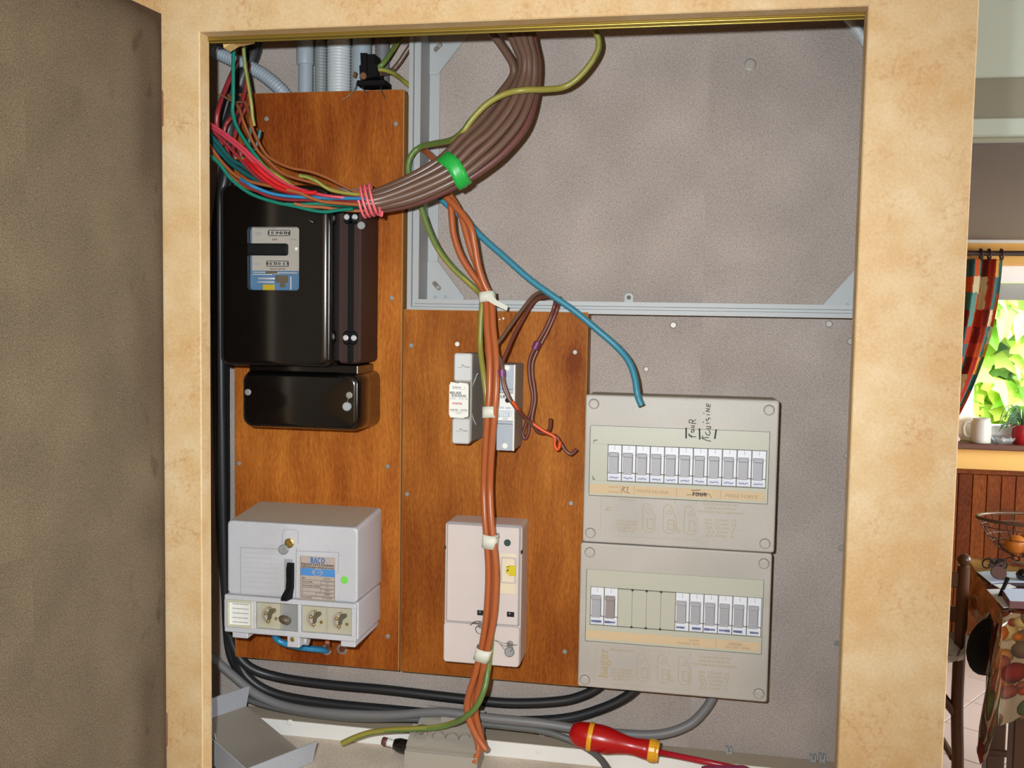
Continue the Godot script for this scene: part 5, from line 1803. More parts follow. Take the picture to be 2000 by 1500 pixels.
func thick_cables() -> void:
	run("thick_cable", [V(-0.6174, 1.9363, 0.01), V(-0.6284, 1.9021, 0.012), V(-0.6334, 1.8597, 0.02), V(-0.6315, 1.8171, 0.03), V(-0.631, 1.7784, 0.04), V(-0.6378, 1.7411, 0.04), V(-0.6381, 1.6593, 0.04), V(-0.6377, 1.5352, 0.04), V(-0.6377, 1.3953, 0.038), V(-0.6368, 1.2886, 0.036), V(-0.635, 1.2094, 0.034), V(-0.6294, 1.1479, 0.032), V(-0.6075, 1.1106, 0.03), V(-0.5666, 1.093, 0.02), V(-0.493, 1.0871, 0.016), V(-0.4118, 1.087, 0.016), V(-0.3252, 1.0847, 0.016), V(-0.2407, 1.0839, 0.016), V(-0.1719, 1.0923, 0.016), V(-0.1382, 1.1036, 0.016), V(-0.1169, 1.1179, 0.016), V(-0.1053, 1.136, 0.016)], 0.0066, M.cable_black, "upper of two black cables sweeping along the bottom into the fuse box", "cable", "black cables along the bottom", 14)
	run("thick_cable", [V(-0.6243, 1.9438, 0.008), V(-0.6368, 1.9028, 0.01), V(-0.6427, 1.8615, 0.012), V(-0.6428, 1.8198, 0.015), V(-0.6449, 1.7812, 0.02), V(-0.65, 1.7397, 0.022), V(-0.6528, 1.7086, 0.0227), V(-0.6535, 1.6322, 0.0233), V(-0.6527, 1.5342, 0.024), V(-0.6499, 1.3928, 0.0247), V(-0.6453, 1.2786, 0.0253), V(-0.6383, 1.207, 0.026), V(-0.6312, 1.1606, 0.0267), V(-0.6226, 1.1229, 0.0273), V(-0.6047, 1.0912, 0.028), V(-0.5643, 1.0703, 0.025), V(-0.4906, 1.0628, 0.022), V(-0.4024, 1.0623, 0.022), V(-0.3163, 1.0624, 0.022), V(-0.2322, 1.0626, 0.022), V(-0.1638, 1.0719, 0.022), V(-0.117, 1.0886, 0.022), V(-0.0809, 1.1097, 0.022), V(-0.0572, 1.1355, 0.022)], 0.0066, M.cable_black, "lower black cable running beside the grey one along the bottom", "cable", "black cables along the bottom", 14)
	run("thick_cable", [V(-0.6271, 1.8171, 0.03), V(-0.6291, 1.7828, 0.032), V(-0.6299, 1.7485, 0.035), V(-0.6365, 1.6322, 0.03), V(-0.6387, 1.4927, 0.028), V(-0.6394, 1.3507, 0.026), V(-0.6408, 1.2425, 0.024), V(-0.6405, 1.1621, 0.022), V(-0.6354, 1.1179, 0.02), V(-0.625, 1.0859, 0.01)], 0.0056, M.cable_black, "black cable hugging the left edge of the board behind the meter", "cable", "", 12)
	run("thick_cable", [V(-0.672, 1.1271, 0.03), V(-0.6522, 1.1135, 0.0325), V(-0.6242, 1.0949, 0.035), V(-0.5888, 1.0729, 0.0375), V(-0.5427, 1.0607, 0.04), V(-0.4732, 1.061, 0.048), V(-0.3936, 1.0662, 0.0493), V(-0.3231, 1.0774, 0.0507), V(-0.2607, 1.0762, 0.052), V(-0.1934, 1.075, 0.05), V(-0.1408, 1.0694, 0.044), V(-0.082, 1.065, 0.036), V(-0.0367, 1.0668, 0.03), V(-0.0015, 1.0799, 0.024), V(0.0191, 1.1011, 0.02), V(0.0301, 1.1215, 0.018), V(0.0337, 1.1318, 0.018)], 0.0062, M.cable_grey, "thick grey cable crossing the whole bottom and rising into the lower fuse box", "cable", "", 14)
	run("thin_cable", [V(-0.6091, 1.0624, 0.03), V(-0.574, 1.0581, 0.037), V(-0.5113, 1.0552, 0.044), V(-0.4378, 1.0555, 0.0455), V(-0.366, 1.0629, 0.047), V(-0.2957, 1.066, 0.0485), V(-0.227, 1.0663, 0.05), V(-0.186, 1.0662, 0.0533), V(-0.1588, 1.0621, 0.0567), V(-0.1319, 1.0541, 0.06), V(-0.1115, 1.0517, 0.08), V(-0.0993, 1.0475, 0.1), V(-0.0936, 1.0413, 0.12)], 0.0042, M.cable_thin_grey, "thin dark grey cable slipping under the screwdriver and off the shelf", "cable", "", 12)


func striped(called: String, pts: Array, r: float, label: String, category: String, group := "") -> MeshInstance3D:
	var g := G.new(pts[0])
	g.st.set_color(Color(0.5, 0.4, 0.05))
	g.tube(pts, r, 12, 6, 0.0, [C8(144, 136, 60).srgb_to_linear(), C8(94, 118, 58).srgb_to_linear()])
	return single(called, g, M.wire_yellow_green, label, category, group)


func cut_end(g: G, pts: Array, parent: Node3D) -> void:
	var n := pts.size()
	var d: Vector3 = (pts[n - 1] - pts[n - 2]).normalized()
	g.disc(pts[n - 1], 0.001, 0.001)
	var q := G.new(parent.position)
	q.lathe([Vector2(0.0014, 0), Vector2(0.0014, 0.0008)], pts[n - 1], d, 8)
	put("copper_core", q, M.copper, parent)


# ---------------------------------------------------------------- the thin coloured wires at the left

func wires() -> void:
	var gp := "coloured wires gathered at the left"
	var r := 0.0022
	var L := [
		["teal_wire", M.wire_teal, 0.0026, "long teal wire dropping from the top past the pale offcut", [V(-0.5624, 1.9301, 0.15), V(-0.564, 1.9088, 0.1509), V(-0.5642, 1.8813, 0.1518), V(-0.5639, 1.8538, 0.1527), V(-0.5641, 1.8396, 0.1536), V(-0.559, 1.8229, 0.1545), V(-0.5474, 1.8043, 0.1555), V(-0.5324, 1.7857, 0.1564), V(-0.5189, 1.7715, 0.1573), V(-0.5054, 1.7609, 0.1582), V(-0.488, 1.7503, 0.1591), V(-0.4624, 1.741, 0.16), V(-0.435, 1.7323, 0.156), V(-0.4045, 1.7296, 0.152), V(-0.3815, 1.7309, 0.145)]],
		["brown_wire", M.wire_brown, r, "brown wire looping down from the rusty clip, left of its twin", [V(-0.5962, 1.8714, 0.1), V(-0.583, 1.8608, 0.11), V(-0.5712, 1.8484, 0.12), V(-0.5623, 1.8338, 0.13), V(-0.5559, 1.8215, 0.1322), V(-0.5474, 1.8067, 0.1344), V(-0.5377, 1.7932, 0.1367), V(-0.526, 1.7835, 0.1389), V(-0.513, 1.7725, 0.1411), V(-0.5014, 1.7654, 0.1433), V(-0.4873, 1.7606, 0.1456), V(-0.4642, 1.7547, 0.1478), V(-0.4374, 1.7469, 0.15), V(-0.4046, 1.7386, 0.152), V(-0.3805, 1.7373, 0.152)]],
		["brown_wire", M.wire_brown, r, "brown wire with the widest sweep, topmost over the reddish board", [V(-0.5789, 1.8642, 0.09), V(-0.5699, 1.8524, 0.1), V(-0.5576, 1.835, 0.12), V(-0.5516, 1.8213, 0.1228), V(-0.5449, 1.8101, 0.1256), V(-0.5375, 1.7989, 0.1283), V(-0.5282, 1.789, 0.1311), V(-0.5129, 1.7804, 0.1339), V(-0.4938, 1.7736, 0.1367), V(-0.4709, 1.7693, 0.1394), V(-0.4469, 1.7607, 0.1422), V(-0.4277, 1.7517, 0.145), V(-0.4053, 1.7425, 0.15), V(-0.3812, 1.7411, 0.15)]],
		["red_wire", M.wire_red, 0.0034, "thick red wire curving down beside the left frame", [V(-0.6213, 1.9586, 0.008), V(-0.618, 1.9327, 0.03), V(-0.6027, 1.9004, 0.08), V(-0.6031, 1.882, 0.0933), V(-0.6026, 1.8644, 0.1067), V(-0.6007, 1.8471, 0.12), V(-0.6021, 1.8333, 0.12), V(-0.6001, 1.8195, 0.12), V(-0.5946, 1.8049, 0.12)]],
		["red_wire", M.wire_red, 0.003, "red wire curling behind the teal wire above the pink strands", [V(-0.6074, 1.956, 0.006), V(-0.6004, 1.9295, 0.03), V(-0.5897, 1.9061, 0.06), V(-0.5885, 1.8829, 0.07), V(-0.5893, 1.8627, 0.08), V(-0.5929, 1.8491, 0.09), V(-0.5963, 1.8396, 0.1), V(-0.6012, 1.8307, 0.1), V(-0.602, 1.8167, 0.1), V(-0.5964, 1.7986, 0.1), V(-0.5881, 1.787, 0.1)]],
		["red_wire", M.wire_red, 0.0028, "dark red wire hanging in front of the board's left edge", [V(-0.5793, 1.8814, 0.07), V(-0.5807, 1.8659, 0.076), V(-0.5856, 1.8519, 0.082), V(-0.5897, 1.836, 0.088), V(-0.591, 1.8201, 0.094), V(-0.5895, 1.8037, 0.1), V(-0.5867, 1.7908, 0.1)]],
		["pink_wire", M.wire_pink, 0.0024, "pinkish red wire, uppermost strand leaving the left frame", [V(-0.5916, 1.8255, 0.17), V(-0.5839, 1.8218, 0.1695), V(-0.571, 1.8138, 0.169), V(-0.5575, 1.8046, 0.1685), V(-0.544, 1.7943, 0.168), V(-0.5305, 1.7821, 0.1675), V(-0.5157, 1.7688, 0.167), V(-0.4984, 1.7561, 0.1665), V(-0.4812, 1.7476, 0.166), V(-0.4633, 1.7421, 0.1655), V(-0.438, 1.7367, 0.165), V(-0.4035, 1.7347, 0.155)]],
		["pink_wire", M.wire_pink, 0.0024, "pinkish red wire, second strand leaving the left frame", [V(-0.5927, 1.8228, 0.168), V(-0.5847, 1.8191, 0.168), V(-0.5715, 1.8104, 0.168), V(-0.5577, 1.8005, 0.168), V(-0.544, 1.7895, 0.168), V(-0.5302, 1.7766, 0.168), V(-0.5153, 1.7632, 0.168), V(-0.4977, 1.7511, 0.168), V(-0.4803, 1.7437, 0.168), V(-0.4649, 1.74, 0.168), V(-0.4508, 1.7394, 0.168)]],
		["red_wire", M.wire_bright_red, 0.0027, "bright red wire ending in a cut tip above the meter", [V(-0.5426, 1.7847, 0.16), V(-0.526, 1.7715, 0.17), V(-0.513, 1.7605, 0.17), V(-0.4969, 1.7502, 0.17), V(-0.4807, 1.7441, 0.17), V(-0.4641, 1.7404, 0.17), V(-0.45, 1.7403, 0.17)]],
		["red_wire", M.wire_bright_red, 0.0027, "bright red wire under its twin, over the meter's top edge", [V(-0.5476, 1.7819, 0.155), V(-0.5297, 1.7674, 0.165), V(-0.5153, 1.7558, 0.165), V(-0.5004, 1.7467, 0.165), V(-0.4842, 1.7417, 0.165), V(-0.47, 1.7398, 0.165)]],
		["red_wire", M.wire_red, 0.0024, "red wire lying beneath the pink strands", [V(-0.5995, 1.8239, 0.15), V(-0.5831, 1.81, 0.1506), V(-0.5681, 1.7962, 0.1511), V(-0.5546, 1.7825, 0.1517), V(-0.541, 1.7682, 0.1522), V(-0.5262, 1.7563, 0.1528), V(-0.5102, 1.7482, 0.1533), V(-0.4929, 1.7425, 0.1539), V(-0.4744, 1.7393, 0.1544), V(-0.4483, 1.7361, 0.155), V(-0.4162, 1.7329, 0.155), V(-0.394, 1.7316, 0.155)]],
		["teal_wire", M.wire_teal_dark, 0.003, "dark teal wire, upper one entering from behind the left frame", [V(-0.6049, 1.8203, 0.15), V(-0.5948, 1.8128, 0.15), V(-0.5821, 1.7991, 0.15), V(-0.5687, 1.7841, 0.15), V(-0.5527, 1.7753, 0.15), V(-0.5354, 1.7648, 0.15), V(-0.5189, 1.7554, 0.15), V(-0.5011, 1.748, 0.15), V(-0.4795, 1.7381, 0.15), V(-0.4632, 1.7325, 0.15), V(-0.4373, 1.7294, 0.15), V(-0.4052, 1.7274, 0.15), V(-0.3811, 1.7279, 0.15)]],
		["teal_wire", M.wire_teal_dark, 0.003, "dark teal wire, lower one entering from behind the left frame", [V(-0.6102, 1.8161, 0.14), V(-0.5994, 1.8072, 0.14), V(-0.5872, 1.7934, 0.14), V(-0.5724, 1.7795, 0.14), V(-0.5536, 1.7669, 0.14), V(-0.5348, 1.7569, 0.14), V(-0.5201, 1.7512, 0.14), V(-0.5029, 1.7443, 0.14), V(-0.4837, 1.7368, 0.14), V(-0.4607, 1.7306, 0.14), V(-0.4346, 1.728, 0.14), V(-0.4088, 1.7267, 0.14)]],
		["teal_wire", M.wire_teal_dark, 0.0026, "dark teal wire tangled behind the pink strands", [V(-0.6142, 1.8079, 0.13), V(-0.5992, 1.7989, 0.13), V(-0.5855, 1.7899, 0.13), V(-0.5706, 1.7823, 0.13), V(-0.5529, 1.7708, 0.13), V(-0.5347, 1.7607, 0.13)]],
		["brown_wire", M.wire_brown, 0.0024, "brown wire entering low at the left frame above the lowest teal wire", [V(-0.601, 1.8071, 0.155), V(-0.5916, 1.7971, 0.155), V(-0.5809, 1.7835, 0.155), V(-0.5703, 1.7723, 0.155), V(-0.5583, 1.7624, 0.155), V(-0.5424, 1.7562, 0.155), V(-0.5232, 1.7517, 0.155), V(-0.5035, 1.748, 0.155), V(-0.4839, 1.7442, 0.155), V(-0.4664, 1.7374, 0.155), V(-0.4483, 1.7319, 0.155), V(-0.4258, 1.7294, 0.155), V(-0.4003, 1.7281, 0.155), V(-0.3794, 1.725, 0.155)]],
		["brown_wire", M.wire_brown, 0.0024, "brown wire second from the bottom at the left frame", [V(-0.6037, 1.7932, 0.15), V(-0.5929, 1.7887, 0.15), V(-0.5822, 1.7769, 0.15), V(-0.5701, 1.7645, 0.15), V(-0.5581, 1.7557, 0.15), V(-0.5461, 1.7489, 0.15), V(-0.5321, 1.7445, 0.15)]],
		["teal_wire", M.wire_teal, 0.0024, "lowest teal wire, sagging across the top of the meter", [V(-0.5931, 1.788, 0.17), V(-0.5836, 1.7832, 0.1692), V(-0.5728, 1.7741, 0.1683), V(-0.5634, 1.7613, 0.1675), V(-0.5539, 1.7523, 0.1667), V(-0.5411, 1.7432, 0.1658), V(-0.5271, 1.7365, 0.165), V(-0.5027, 1.7293, 0.1642), V(-0.4771, 1.7244, 0.1633), V(-0.4581, 1.7202, 0.1625), V(-0.4417, 1.7185, 0.1617), V(-0.428, 1.7203, 0.1608), V(-0.408, 1.7221, 0.16)]],
		["teal_wire", M.wire_teal, 0.0024, "bright teal wire straight above the lowest one near the pink tie", [V(-0.4919, 1.7273, 0.165), V(-0.4712, 1.7276, 0.162), V(-0.4531, 1.7284, 0.159), V(-0.435, 1.7275, 0.156), V(-0.4041, 1.7265, 0.153), V(-0.3798, 1.7279, 0.15)]],
		["blue_wire", M.wire_blue, 0.0024, "sky blue wire crossing the top of the meter", [V(-0.5505, 1.758, 0.16), V(-0.5349, 1.7501, 0.168), V(-0.5243, 1.7454, 0.1667), V(-0.5086, 1.74, 0.1655), V(-0.4897, 1.737, 0.1643), V(-0.4708, 1.7359, 0.163), V(-0.452, 1.7353, 0.1618), V(-0.4269, 1.7347, 0.1605), V(-0.402, 1.7342, 0.1593), V(-0.3803, 1.7342, 0.158)]],
		["red_wire", M.wire_red, 0.0022, "red wire running just under the sky blue one", [V(-0.5519, 1.7556, 0.16), V(-0.5416, 1.7495, 0.1594), V(-0.53, 1.744, 0.1589), V(-0.5151, 1.7379, 0.1583), V(-0.4925, 1.7336, 0.1578), V(-0.4667, 1.7329, 0.1572), V(-0.4412, 1.7323, 0.1567), V(-0.4158, 1.7298, 0.1561), V(-0.3906, 1.731, 0.1556), V(-0.3769, 1.7339, 0.155)]],
		["brown_wire", M.wire_brown, 0.0024, "lowest brown wire reaching the pink tie", [V(-0.4796, 1.7279, 0.165), V(-0.4647, 1.7251, 0.162), V(-0.4466, 1.7242, 0.159), V(-0.4286, 1.722, 0.156), V(-0.4041, 1.7205, 0.153), V(-0.381, 1.7219, 0.15)]],
		["brown_wire", M.wire_brown, 0.0022, "brown wire dipping across the blue and red wires above the meter", [V(-0.4854, 1.743, 0.174), V(-0.4694, 1.7393, 0.174), V(-0.4566, 1.7339, 0.174), V(-0.4407, 1.7291, 0.174), V(-0.4218, 1.7272, 0.174), V(-0.3967, 1.7253, 0.174)]],
		["teal_wire", M.wire_teal_dark, 0.0026, "short cut teal stub, left one over the reddish board", [V(-0.5617, 1.8307, 0.11), V(-0.5624, 1.8206, 0.11), V(-0.5638, 1.8093, 0.11), V(-0.5611, 1.7966, 0.11)]],
		["teal_wire", M.wire_teal_dark, 0.0028, "short cut teal stub, right one over the reddish board", [V(-0.5487, 1.8254, 0.11), V(-0.5508, 1.8166, 0.11), V(-0.5535, 1.8078, 0.11), V(-0.5556, 1.8003, 0.11)]],
		["red_wire", M.wire_red, 0.0034, "short red wire stub standing behind the pink strands", [V(-0.579, 1.8106, 0.1), V(-0.5797, 1.8035, 0.1), V(-0.5797, 1.7946, 0.1), V(-0.577, 1.7869, 0.1)]],
	]
	for w in L:
		run(w[0], w[4], w[2] * 0.88, w[1], w[3], "wire", gp, 9, 5)
	striped("earth_wire", [V(-0.5621, 1.9355, 0.13), V(-0.5624, 1.918, 0.1267), V(-0.562, 1.9003, 0.1233), V(-0.5596, 1.8793, 0.12), V(-0.5572, 1.855, 0.1167), V(-0.5574, 1.8413, 0.1133), V(-0.5569, 1.8306, 0.11)], 0.0024, "thin yellow-green wire hanging over the board's top left corner", "wire", gp)
	striped("earth_wire", [V(-0.5245, 1.7788, 0.165), V(-0.5153, 1.7703, 0.165), V(-0.5017, 1.7617, 0.165), V(-0.4894, 1.7538, 0.165), V(-0.4803, 1.7477, 0.165)], 0.002, "short yellow-green wire beside the bright red strands", "wire", gp)
	striped("earth_wire", [V(-0.562, 1.7853, 0.15), V(-0.5547, 1.7846, 0.15), V(-0.5461, 1.782, 0.15), V(-0.5407, 1.7777, 0.15)], 0.002, "tiny yellow-green wire end left of the bright red strands", "wire", gp)
	striped("earth_wire", [V(-0.476, 1.7616, 0.16), V(-0.4663, 1.7599, 0.1586), V(-0.4552, 1.7552, 0.1571), V(-0.4455, 1.7487, 0.1557), V(-0.4344, 1.7439, 0.1543), V(-0.417, 1.741, 0.1529), V(-0.3997, 1.7393, 0.1514), V(-0.3811, 1.7387, 0.15)], 0.0023, "yellow-green wire arching over the meter's top right towards the pink tie", "wire", gp)
	# rusty clip that spreads the red wires
	var rc := run("wire_clip", [V(-0.6044, 1.8701, 0.11), V(-0.5968, 1.8674, 0.11), V(-0.5885, 1.8628, 0.11), V(-0.5802, 1.8607, 0.11), V(-0.572, 1.8599, 0.11)], 0.0014, M.rust, "thin rusty clip across the red wires at the upper left", "clip", "", 6)
	rc.set_meta("category", "clip")
	# twisted purple-brown pairs over the right of the middle board
	var gq := "twisted purple-brown wires hanging from the metal frame"
	var T := [
		["purple_wire", M.cable_brown, 0.0023, "brown wire arching from behind the metal frame's foot to the contactor, outer of two", [V(-0.1821, 1.6219, 0.02), V(-0.1857, 1.6277, 0.05), V(-0.1958, 1.6299, 0.06), V(-0.2057, 1.6245, 0.07), V(-0.2165, 1.609, 0.08), V(-0.2284, 1.59, 0.09), V(-0.2388, 1.5724, 0.1), V(-0.2435, 1.5649, 0.1045), V(-0.2424, 1.5539, 0.109), V(-0.2369, 1.5449, 0.1135), V(-0.2339, 1.5329, 0.118), V(-0.2331, 1.5187, 0.118), V(-0.2278, 1.5041, 0.118), V(-0.2192, 1.4918, 0.116), V(-0.2118, 1.4782, 0.1), V(-0.2015, 1.4657, 0.085), V(-0.1914, 1.4592, 0.075), V(-0.1862, 1.4562, 0.075)]],
		["purple_wire", M.wire_purple_brown, 0.0023, "reddish brown wire arching to the contactor, inner of two", [V(-0.1807, 1.6207, 0.02), V(-0.1863, 1.624, 0.045), V(-0.1952, 1.6236, 0.055), V(-0.2062, 1.6169, 0.0662), V(-0.2167, 1.5964, 0.0775), V(-0.2258, 1.5756, 0.0888), V(-0.231, 1.5589, 0.1), V(-0.2354, 1.5441, 0.1085), V(-0.2329, 1.531, 0.117), V(-0.2307, 1.5163, 0.117), V(-0.2242, 1.5004, 0.117), V(-0.2161, 1.4866, 0.112), V(-0.2068, 1.4725, 0.092), V(-0.1953, 1.461, 0.075), V(-0.1823, 1.4538, 0.075), V(-0.1739, 1.4516, 0.075), V(-0.1687, 1.4454, 0.075), V(-0.1614, 1.4343, 0.075), V(-0.155, 1.4301, 0.075), V(-0.15, 1.4335, 0.075), V(-0.1475, 1.4368, 0.075)]],
		["purple_wire", M.wire_purple_brown, 0.0024, "dark purple wire hanging straight down from the frame, left of its pair", [V(-0.1868, 1.6245, 0.02), V(-0.1816, 1.6163, 0.05), V(-0.1864, 1.5995, 0.05), V(-0.1939, 1.5821, 0.05), V(-0.204, 1.5644, 0.05), V(-0.2115, 1.5475, 0.05), V(-0.2132, 1.5319, 0.05), V(-0.2109, 1.5138, 0.05), V(-0.208, 1.4995, 0.05), V(-0.209, 1.4826, 0.05), V(-0.2127, 1.4707, 0.05), V(-0.2165, 1.4601, 0.05), V(-0.2196, 1.4495, 0.05), V(-0.2162, 1.4438, 0.05), V(-0.2124, 1.4518, 0.05), V(-0.2113, 1.4642, 0.05)]],
		["purple_wire", M.wire_purple_brown, 0.0024, "dark purple wire hanging straight down from the frame, right of its pair", [V(-0.1794, 1.6233, 0.02), V(-0.177, 1.6138, 0.05), V(-0.1822, 1.5983, 0.0521), V(-0.1905, 1.579, 0.0543), V(-0.2002, 1.5596, 0.0564), V(-0.2067, 1.5428, 0.0586), V(-0.2067, 1.5262, 0.0607), V(-0.2034, 1.5084, 0.0629), V(-0.2021, 1.4944, 0.065), V(-0.2041, 1.4804, 0.0671), V(-0.2048, 1.469, 0.0693), V(-0.1998, 1.4592, 0.0714), V(-0.1955, 1.4557, 0.0736), V(-0.1861, 1.4557, 0.0757), V(-0.1808, 1.4619, 0.0779), V(-0.18, 1.4736, 0.08)]],
		["red_orange_wire", M.wire_red_orange, 0.0021, "glossy red-orange wire among the twisted ends beside the upper fuse box", [V(-0.2209, 1.4971, 0.121), V(-0.2156, 1.4888, 0.115), V(-0.2132, 1.4767, 0.085), V(-0.2041, 1.4694, 0.085), V(-0.195, 1.4634, 0.085), V(-0.186, 1.458, 0.085), V(-0.177, 1.4539, 0.085), V(-0.1731, 1.4503, 0.085), V(-0.1736, 1.4427, 0.085), V(-0.1709, 1.4364, 0.085), V(-0.1678, 1.4391, 0.085), V(-0.1667, 1.4467, 0.085)]],
	]
	for w in T:
		run(w[0], w[4], w[2], w[1], w[3], "wire", gq, 9, 6)
	run("purple_sleeve", [V(-0.2346, 1.5347, 0.118), V(-0.2338, 1.5261, 0.118)], 0.0046, M.wire_purple, "small purple sleeve joining two wires at the top of the contactor", "sleeve", "", 12)
	run("purple_sleeve", [V(-0.1995, 1.5676, 0.07), V(-0.2031, 1.5586, 0.07)], 0.0044, M.wire_purple, "small purple sleeve on the wires hanging beside the contactor", "sleeve", "", 12)
	# the light blue cable across the empty panel
	var bc := run("blue_cable", [V(-0.3519, 1.7635, 0.05), V(-0.3315, 1.7473, 0.055), V(-0.3127, 1.7316, 0.0572), V(-0.2941, 1.7172, 0.0593), V(-0.2749, 1.6979, 0.0615), V(-0.2446, 1.6725, 0.0637), V(-0.2145, 1.6472, 0.0658), V(-0.1849, 1.6267, 0.068), V(-0.1557, 1.6075, 0.0687), V(-0.1267, 1.5848, 0.0693), V(-0.1011, 1.5635, 0.07), V(-0.0861, 1.5465, 0.074), V(-0.0785, 1.5288, 0.078), V(-0.0747, 1.5105, 0.082), V(-0.0727, 1.5025, 0.082), V(-0.0688, 1.4939, 0.082)], 0.0041, M.cable_blue, "light blue cable slanting across the grey panel, cut off above the upper fuse box", "cable", "", 14)
	var ce := G.new(bc.position)
	var e := V(-0.0688, 1.4939, 0.082)
	ce.lathe([Vector2(0.0042, 0), Vector2(0.0042, 0.0007)], e, (e - V(-0.0727, 1.5025, 0.082)), 12)
	put("cut_end", ce, M.ink_black, bc)
	# the long earth wire
	var pts := [V(-0.1419, 1.9421, 0.1), V(-0.1358, 1.9372, 0.1), V(-0.1295, 1.9264, 0.1), V(-0.1292, 1.9128, 0.1), V(-0.1385, 1.896, 0.1), V(-0.1539, 1.8793, 0.1), V(-0.1708, 1.8702, 0.1), V(-0.192, 1.8656, 0.1125), V(-0.213, 1.8627, 0.125), V(-0.2357, 1.8589, 0.1238), V(-0.2574, 1.8478, 0.1225), V(-0.2754, 1.8305, 0.1213), V(-0.2873, 1.816, 0.12), V(-0.3062, 1.8107, 0.1), V(-0.3309, 1.8108, 0.08), V(-0.3536, 1.8093, 0.065), V(-0.3653, 1.7998, 0.0655), V(-0.3697, 1.7852, 0.066), V(-0.3674, 1.7691, 0.0665), V(-0.3617, 1.755, 0.067), V(-0.3534, 1.7383, 0.0675), V(-0.3436, 1.7114, 0.068), V(-0.3312, 1.6858, 0.0685), V(-0.3148, 1.6641, 0.069), V(-0.296, 1.6463, 0.0695), V(-0.2785, 1.6312, 0.07), V(-0.2689, 1.6196, 0.08), V(-0.2689, 1.5905, 0.084), V(-0.2681, 1.5589, 0.088), V(-0.2611, 1.5281, 0.1), V(-0.2552, 1.4908, 0.104), V(-0.2538, 1.4529, 0.102), V(-0.2552, 1.4074, 0.095), V(-0.2531, 1.3563, 0.095), V(-0.2494, 1.3184, 0.0975), V(-0.2467, 1.2734, 0.0975), V(-0.2459, 1.2349, 0.0985), V(-0.2457, 1.2029, 0.1), V(-0.2473, 1.1787, 0.1), V(-0.2491, 1.1555, 0.105), V(-0.2516, 1.1368, 0.113), V(-0.2604, 1.1164, 0.116), V(-0.2767, 1.0989, 0.112), V(-0.2967, 1.0843, 0.1), V(-0.3176, 1.076, 0.0962), V(-0.3525, 1.0691, 0.0925), V(-0.381, 1.0635, 0.0888), V(-0.4085, 1.0558, 0.085), V(-0.4294, 1.047, 0.085), V(-0.4462, 1.0377, 0.085)]
	var ew := striped("earth_wire", pts, 0.0037, "long yellow-green earth wire snaking from the top of the opening to the shelf", "wire")
	var cc := G.new(ew.position)
	var en := V(-0.4462, 1.0377, 0.085)
	cc.lathe([Vector2(0.0018, 0), Vector2(0.0018, 0.0012)], en, en - V(-0.4294, 1.047, 0.085), 8)
	put("copper_core", cc, M.copper, ew)


# ---------------------------------------------------------------- the brown cable bundle

